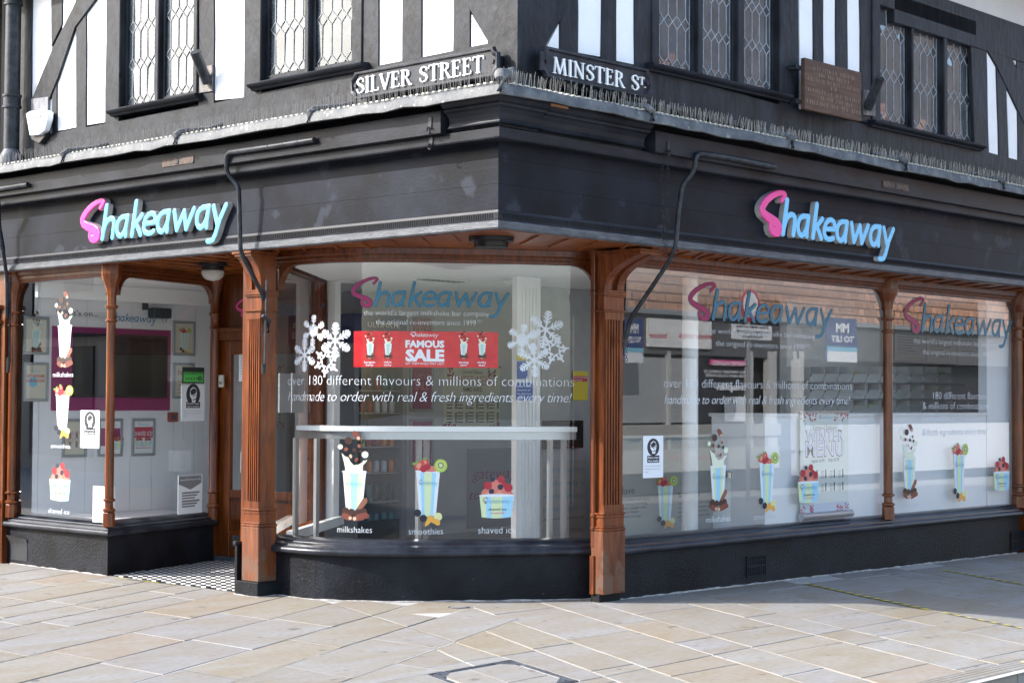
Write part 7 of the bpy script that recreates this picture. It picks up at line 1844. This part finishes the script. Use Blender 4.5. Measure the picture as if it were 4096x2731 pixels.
# menu board and tub racks on the wall behind
YW = 2.3; S_v = Surf([(3, YW), (14, YW)]); vx0 = ony(3150, 1500, YW)[0]
P('servery_wall', MB().box(vx0, 11.6, YW + .01, YW + .1, .1, 2.7), paint('servery_wall_white', (.74, .75, .75), (.80, .80, .80), 2, .6))
t = thing('menu_board', 'framed pale menu board high on the wall behind the last right pane', 'menu board', S_v.pt(*S_v.uv(3760, 1455), 0)); _, (a, b, c, d) = quad_on(S_v, 3570, 1242, 3945, 1456, 'board', flat('menu_beige', (.42, .40, .34), .5), t, 0, .02)
for q in ((a - .03, a, c - .03, d + .03), (b, b + .03, c - .03, d + .03), (a, b, c - .03, c), (a, b, d, d + .03)): rect(S_v, *q, .03, 'frame_bar', flat('dark_wood_frame', (.08, .05, .04), .5), t, .03)
for i in range(3):
    rect(S_v, a + (b - a) * (i + 1) / 3.05 - .01, a + (b - a) * (i + 1) / 3.05 + .01, c, d, .022, 'divider', M['greyink'], t) if i < 2 else None
    for k in range(12): rect(S_v, a + (b - a) * (i + .1) / 3, a + (b - a) * (i + .55 + .3 * ((k * 7) % 3) / 3) / 3, d - .15 - k * (d - c - .2) / 12, d - .138 - k * (d - c - .2) / 12, .022, 'print_line', M['greyink'], t)
    put_text(S_v, ('hot drinks', 'shakes', 'extras')[i], a + (b - a) * (i + .25) / 3, a + (b - a) * (i + .7) / 3, d - .09, .05, M['redink'], t, d=.021)
tubm = flat('white_tub', (.60, .62, .63), .4); fillc = [K('sweet_red', (.4, .05, .04)), K('sweet_blue', (.05, .2, .45)), K('sweet_green', (.25, .35, .05)), K('sweet_brown', (.14, .07, .04)), K('sweet_yellow', (.6, .45, .08))]
rr = random.Random(8); names_row = ('top', 'middle', 'bottom')
YT = YW - .45; S_t = Surf([(3, YT), (14, YT)])
rk = thing('tub_rack', 'shelf rack of white open sweet tubs behind the service counter', 'shelf', (7.5, YT, 1.5))
proto = None
for r_, (y0, y1) in enumerate(((1468, 1528), (1533, 1592), (1597, 1650))):
    for k in range(11):
        px = 3240 + k * 57
        if px > 3800: continue
        a = S_t.uv(px, y1); b = S_t.uv(px + 52, y0); xx0, xx1, z0, z1 = S_t.pt(a[0], 0)[0], S_t.pt(b[0], 0)[0], a[1], b[1]
        w = xx1 - xx0; h = z1 - z0
        tt = thing('sweet_tub', 'white open tub in the %s row of the rack, number varies with its filling' % names_row[r_], 'tub', (xx0, YT, z0), 'white sweet tubs in the rack behind the counter')
        nth = ('first', 'second', 'third', 'fourth', 'fifth', 'sixth', 'seventh', 'eighth', 'ninth', 'tenth', 'eleventh')[k]; tt['label'] = 'white open sweet tub, %s from the left in the %s row of the rack' % (nth, names_row[r_])
        mb = MB(); mb.box(xx0, xx1, YT + .02, YT + .3, z0, z0 + .01); mb.box(xx0, xx0 + .008, YT, YT + .3, z0 + .01, z1); mb.box(xx1 - .008, xx1, YT, YT + .3, z0 + .01, z1); mb.add([(xx0, YT + .03, z0), (xx1, YT + .03, z0), (xx1, YT - .03, z0 + h * .55), (xx0, YT - .03, z0 + h * .55)], [(0, 1, 2, 3)]); mb.build('tub_body', tubm, tt)
        MB().box(xx0 + .02, xx1 - .02, YT + .04, YT + .28, z0 + .012, z0 + h * (.45 + .25 * rr.random())).build('sweets', fillc[rr.randrange(5)], tt, bevel=.02)
    zz = S_t.uv(3500, y1)[1]; MB().box(ony(3232, 1500, YT)[0], ony(3860, 1500, YT)[0], YT, YW, zz - .02, zz - .002).build('rack_shelf', M['alu'], rk)

# ------------------------------------------------------------------ ACROSS THE STREETS (behind the camera, mirrored in the glass)
DO = 9.6; YV = 2 * (YR + .035) + DO
def opp(px, py): q = ony(px, py, YV); return q[0], q[2]
ob = thing('opposite_shop', 'brick and tile shop building across Minster Street, mirrored in the right panes', 'building', (12, -DO, 0))
bw = None
def brickmat():
    mt, t, b = _nodes('hung_tiles'); N = t.nodes; Lk = t.links; geo = N.new('ShaderNodeNewGeometry'); sx = N.new('ShaderNodeSeparateXYZ'); cb = N.new('ShaderNodeCombineXYZ')
    Lk.new(geo.outputs['Position'], sx.inputs[0]); Lk.new(sx.outputs[0], cb.inputs[0]); Lk.new(sx.outputs[2], cb.inputs[1])
    br = N.new('ShaderNodeTexBrick'); br.inputs['Scale'].default_value = 1; br.inputs['Brick Width'].default_value = .24; br.inputs['Row Height'].default_value = .16; br.inputs['Mortar Size'].default_value = .012
    br.inputs['Color1'].default_value = (.60, .33, .22, 1); br.inputs['Color2'].default_value = (.38, .22, .15, 1); br.inputs['Mortar'].default_value = (.06, .03, .02, 1)
    Lk.new(cb.outputs[0], br.inputs['Vector']); Lk.new(br.outputs['Color'], b.inputs['Base Color']); b.inputs['Roughness'].default_value = .85; return mt
tiles = brickmat()
x0o = opp(2440, 1500)[0] - 1.5
def obox(px0, py0, px1, py1, name, mat, y0=0.0, y1=.02, par=ob):
    a = opp(px0, py0); b = opp(px1, py1); return MB().box(min(a[0], b[0]), max(a[0], b[0]), -DO + y0, -DO + y1, min(a[1], b[1]), max(a[1], b[1])).build(name, mat, par)
zl = opp(2650, 1243)[1]
MB().box(x0o, 34, -DO - 6, -DO - .01, zl, 7.2).build('tiled_wall', tiles, ob)
MB().box(9, 32, -DO - 6, -DO - .01, 7.2, 9.4).build('upper_wall', paint('dull_brown_render', (.10, .085, .075), (.17, .14, .12), 1.5, .8), ob)
MB().box(x0o, 34, -DO - .3, -DO + .10, zl - .07, zl + .02).build('gutter', M['alu'], ob)
MB().box(x0o, 34, -DO - 6, -DO - .3, -.1, zl - .06).build('lower_core', M['ink'], ob)
MB().box(x0o, 34, -DO - .3, -DO, opp(2700, 1418)[1], zl - .06).build('shop_fascia', flat('dark_fascia', (.11, .11, .115), .5), ob)
obox(2490, 1425, 2790, 1688, 'whitened_window', flat('whitened_glass', (.36, .37, .38), .5), -.1, -.02)
obox(2490, 1700, 3110, 1740, 'window_sill', flat('opposite_cream', (.40, .39, .36), .6), -.1, .08); obox(2490, 1740, 3110, 1800, 'dark_panel', flat('opposite_grey', (.24, .235, .22), .6), -.1, .02); obox(2490, 1800, 3110, 1868, 'cream_riser', flat('opposite_cream_riser', (.42, .41, .37), .6), -.1, .04)
obox(2790, 1425, 2990, 1688, 'dark_window', M['ink'], -.2, -.05); cr_ = flat('opposite_white', (.50, .50, .49), .5)
for p0_, p1_ in ((2668, 2678), (2985, 3008), (3070, 3090), (3090, 3102), (3172, 3182), (3195, 3210)): obox(p0_, 1405, p1_, 1800, 'frame_post', cr_, -.1, .03)
obox(3182, 1405, 3196, 1900, 'frame_post', cr_, -.1, .0); obox(3108, 1430, 3168, 1800, 'shop_door', flat('opposite_dark_door', (.07, .08, .10), .4), -.12, -.03); obox(3210, 1430, 3560, 1700, 'dark_window', M['ink'], -.2, -.05); obox(3210, 1700, 4100, 1860, 'cream_riser', cr_, -.1, .03)
obox(2585, 1272, 2836, 1396, 'white_sign', flat('opposite_sign_white', (.76, .76, .75), .5), .0, .06)
def otext(body, px0, px1, py, hpx, mat, d=.065, **k):
    """words on the opposite shop read the right way from the street, so they are mirrored in the glass"""
    a = opp(px0, py); b = opp(px1, py); c = opp(px0, py - hpx); V, Fc = text_cached(body, k.get('bold', .01), 0, 1.0); xs = [p[0] for p in V]; s = (b[0] - a[0]) / (max(xs) - min(xs)); h = (c[1] - a[1]) / .7
    mb = MB(); mb.add([(b[0] - (p[0] - min(xs)) * s, -DO + d, a[1] + p[1] * h) for p in V], [tuple(f) for f in Fc]); mb.keep = True; return mb.build('lettering', mat, ob)
otext('electronics', 2705, 2836, 1350, 22, M['redink']); otext('boutique', 2588, 2655, 1350, 22, M['redink'])
obox(2838, 1438, 2984, 1463, 'pink_band', M['pink'], 0, .01); otext("WE'VE MOVED", 2845, 2980, 1460, 16, M['paper'], .02, bold=.03); otext('YOU CAN KEEP GAMING AT', 2810, 2982, 1490, 11, M['paper'], .02, bold=.02); otext('OUR NEW STORE INSIDE', 2818, 2982, 1506, 11, M['paper'], .02, bold=.02); otext('maplin', 2862, 2982, 1558, 26, M['paper'], .02, bold=.05)
obox(2898, 1586, 2980, 1684, 'window_notice', M['paper'], 0, .01)
def tolet(px0, px1, py0, py1, label):
    a = ony(px0, py0, YV - .6)[[0, 2]]; b = ony(px1, py1, YV - .6)[[0, 2]]; x0_, x1_, z0_, z1_ = min(a[0], b[0]), max(a[0], b[0]), min(a[1], b[1]), max(a[1], b[1]); t = thing('to_let_board', label, 'letting board', ((x0_ + x1_) / 2, -DO + .6, z0_))
    MB().box(x0_, x1_, -DO + .55, -DO + .6, z0_, z1_).build('board', flat('board_navy', (.02, .05, .20), .4), t); hh = z1_ - z0_
    MB().box(x0_, x1_, -DO + .6, -DO + .605, z0_, z0_ + hh * .24).build('white_foot', M['paper'], t); MB().box(x0_, x1_, -DO + .6, -DO + .607, z0_ + hh * .24, z0_ + hh * .34).build('blue_wave', M['sky_ink'], t)
    for body, z, h, i in (('TO LET', .46, .13, .12), ('MM', .68, .20, .28)):
        V, Fc = text_cached(body, .04, 0, 1.0); xs = [p[0] for p in V]; w = (x1_ - x0_) * (1 - 2 * i); s = w / (max(xs) - min(xs)); mb = MB(); mb.add([(x1_ - (x1_ - x0_) * i - (p[0] - min(xs)) * s, -DO + .609, z0_ + hh * z + p[1] * hh * h / .7) for p in V], [tuple(f) for f in Fc]); mb.keep = True; mb.build('lettering', M['paper'], t)
    MB().box(x0_ - .03, x0_, -DO, -DO + .6, z1_ - .2, z1_ - .15).build('arm', M['iron'], t)
tolet(2500, 2572, 1272, 1452, 'navy TO LET board mirrored at the left edge of the wide right pane'); tolet(3308, 3428, 1268, 1450, 'navy TO LET board mirrored near the mullion of the right panes')
# road sign on a post, mirrored
YS = -7.6; YVS = 2 * (YR + .035) - YS
def osg(px, py): q = ony(px, py, YVS); return q[0], q[2]
t = thing('road_sign', 'round red-ringed road sign with a permit plate on a post across the street', 'road sign', (osg(3000, 1200)[0], YS, 0))
c = osg(3000, 1220); r = abs(osg(3000, 1165)[1] - c[1]) * 1.2
MB().cyl((c[0], YS, c[1]), (c[0], YS + .01, c[1]), r, n=32).build('red_ring', M['redink'], t); MB().cyl((c[0], YS + .01, c[1]), (c[0], YS + .014, c[1]), r * .76, n=32).build('white_disc', M['paper'], t)
a = osg(2925, 1295); b = osg(3085, 1362); MB().box(a[0], b[0], YS, YS + .012, b[1], a[1]).build('permit_plate', M['paper'], t)
for s_, py in (('No vehicles', 1312), ('except permit', 1332), ('holders', 1352)):
    V, Fc = text_cached(s_, .02, 0, 1.0); xs = [p[0] for p in V]; w = (b[0] - a[0]) * (.8 if s_ != 'holders' else .5); m_ = (a[0] + b[0]) / 2 + w / 2; s = w / (max(xs) - min(xs)); z = osg(3000, py)[1]; mb = MB(); mb.add([(m_ - (p[0] - min(xs)) * s, YS + .014, z + p[1] * .075) for p in V], [tuple(f) for f in Fc]); mb.keep = True; mb.build('lettering', M['ink'], t)
MB().cyl((c[0], YS - .04, -.1), (c[0], YS - .04, c[1] + r), .038, n=12).build('post', M['alu'], t, smooth=True, auto=60)
# plain building across Silver Street
wb = thing('west_building', 'plain rendered building across Silver Street, mirrored in the left panes', 'building', (-12, 8, 0))
MB().box(-16, -12, -1.5, 30, -.1, 6.4).build('wall', paint('warm_render', (.40, .36, .31), (.46, .42, .36), 1, .8), wb)
for k in range(8):
    y = 0 + k * 3.4
    MB().box(-12.0, -11.96, y, y + 1.1, 3.9, 5.6).build('window', M['ink'], wb); MB().box(-12.0, -11.94, y - .1, y + 2.4, .3, 2.7).build('shop_window', flat('west_shop_glass', (.04, .05, .06), .1), wb)
MB().box(-12, -11.8, -1.5, 30, 2.9, 3.4).build('fascia', M['black'], wb)

# fanlight name, door notice and hanging card
a = S_door.uv(945, 1268); k_ = .98
t = thing('fanlight_logo', 'Shakeaway name on the dark oak panel above the shop door', 'shop name', S_door.pt(a[0], a[1], .02))
put_logo(S_door, a[0], a[0] + 1.15, a[1], .19, [M['pink'], flat('mid_blue_paint', (.03, .16, .34), .4)], t, d=.004, h=.03, bold=1.4)
t = thing('paper_notice', 'white customer notice on the door glass beside the lit pilaster', 'notice', S_door.pt(*S_door.uv(970, 1520), 0)); q = S_door.uv(957, 1525); q2 = S_door.uv(957, 1378)
rect(S_door, q[0], q[0] + .22, q[1], q2[1], .008, 'sheet', M['paper'], t); put_text(S_door, 'Customer Notice', q[0] + .02, q[0] + .2, q2[1] - .06, .022, M['ink'], t, d=.009, bold=.02)
for k in range(8): rect(S_door, q[0] + .02, q[0] + .17 + .02 * (k % 2), q2[1] - .11 - k * .025, q2[1] - .106 - k * .025, .009, 'print_line', M['greyink'], t)
t = thing('hanging_card', 'pale card with an S hanging on a chain behind the door glass', 'sign', S_door.pt(*S_door.uv(965, 1890), -.05)); q = S_door.uv(948, 1890); q2 = S_door.uv(948, 1805)
rect(S_door, q[0], q[0] + .24, q[1], q2[1], -.04, 'card', M['paper'], t, .004); put_text(S_door, 'S', q[0] + .06, q[0] + .10, q2[1] - .09, .05, M['ink'], t, d=-.038); put_text(S_door, 'o', q[0] + .06, q[0] + .095, q[1] + .04, .05, M['ink'], t, d=-.038)

# the next building along Silver Street, out of the picture to the left
nb = thing('neighbour_building', 'plain brick building next door along Silver Street, left of the picture', 'building', (.3, 12, 0))
MB().box(.15, 8, 8.02, 22, -.1, 8.2).build('brick_wall', paint('dull_red_brick', (.20, .09, .06), (.27, .13, .09), 9, .85, .3, 50), nb)
for k in range(5):
    y = 9 + k * 2.5
    MB().box(.10, .16, y, y + 1.1, 4.2, 5.9).build('window', M['ink'], nb); MB().box(.04, .16, y - .06, y + 1.16, 4.1, 4.2).build('sill', M['frame'], nb); MB().box(.10, .16, y - .4, y + 1.5, .5, 2.7).build('shop_window', M['ink'], nb)
MB().box(-.02, .16, 8.02, 22, 2.85, 3.3).build('fascia', M['black'], nb)
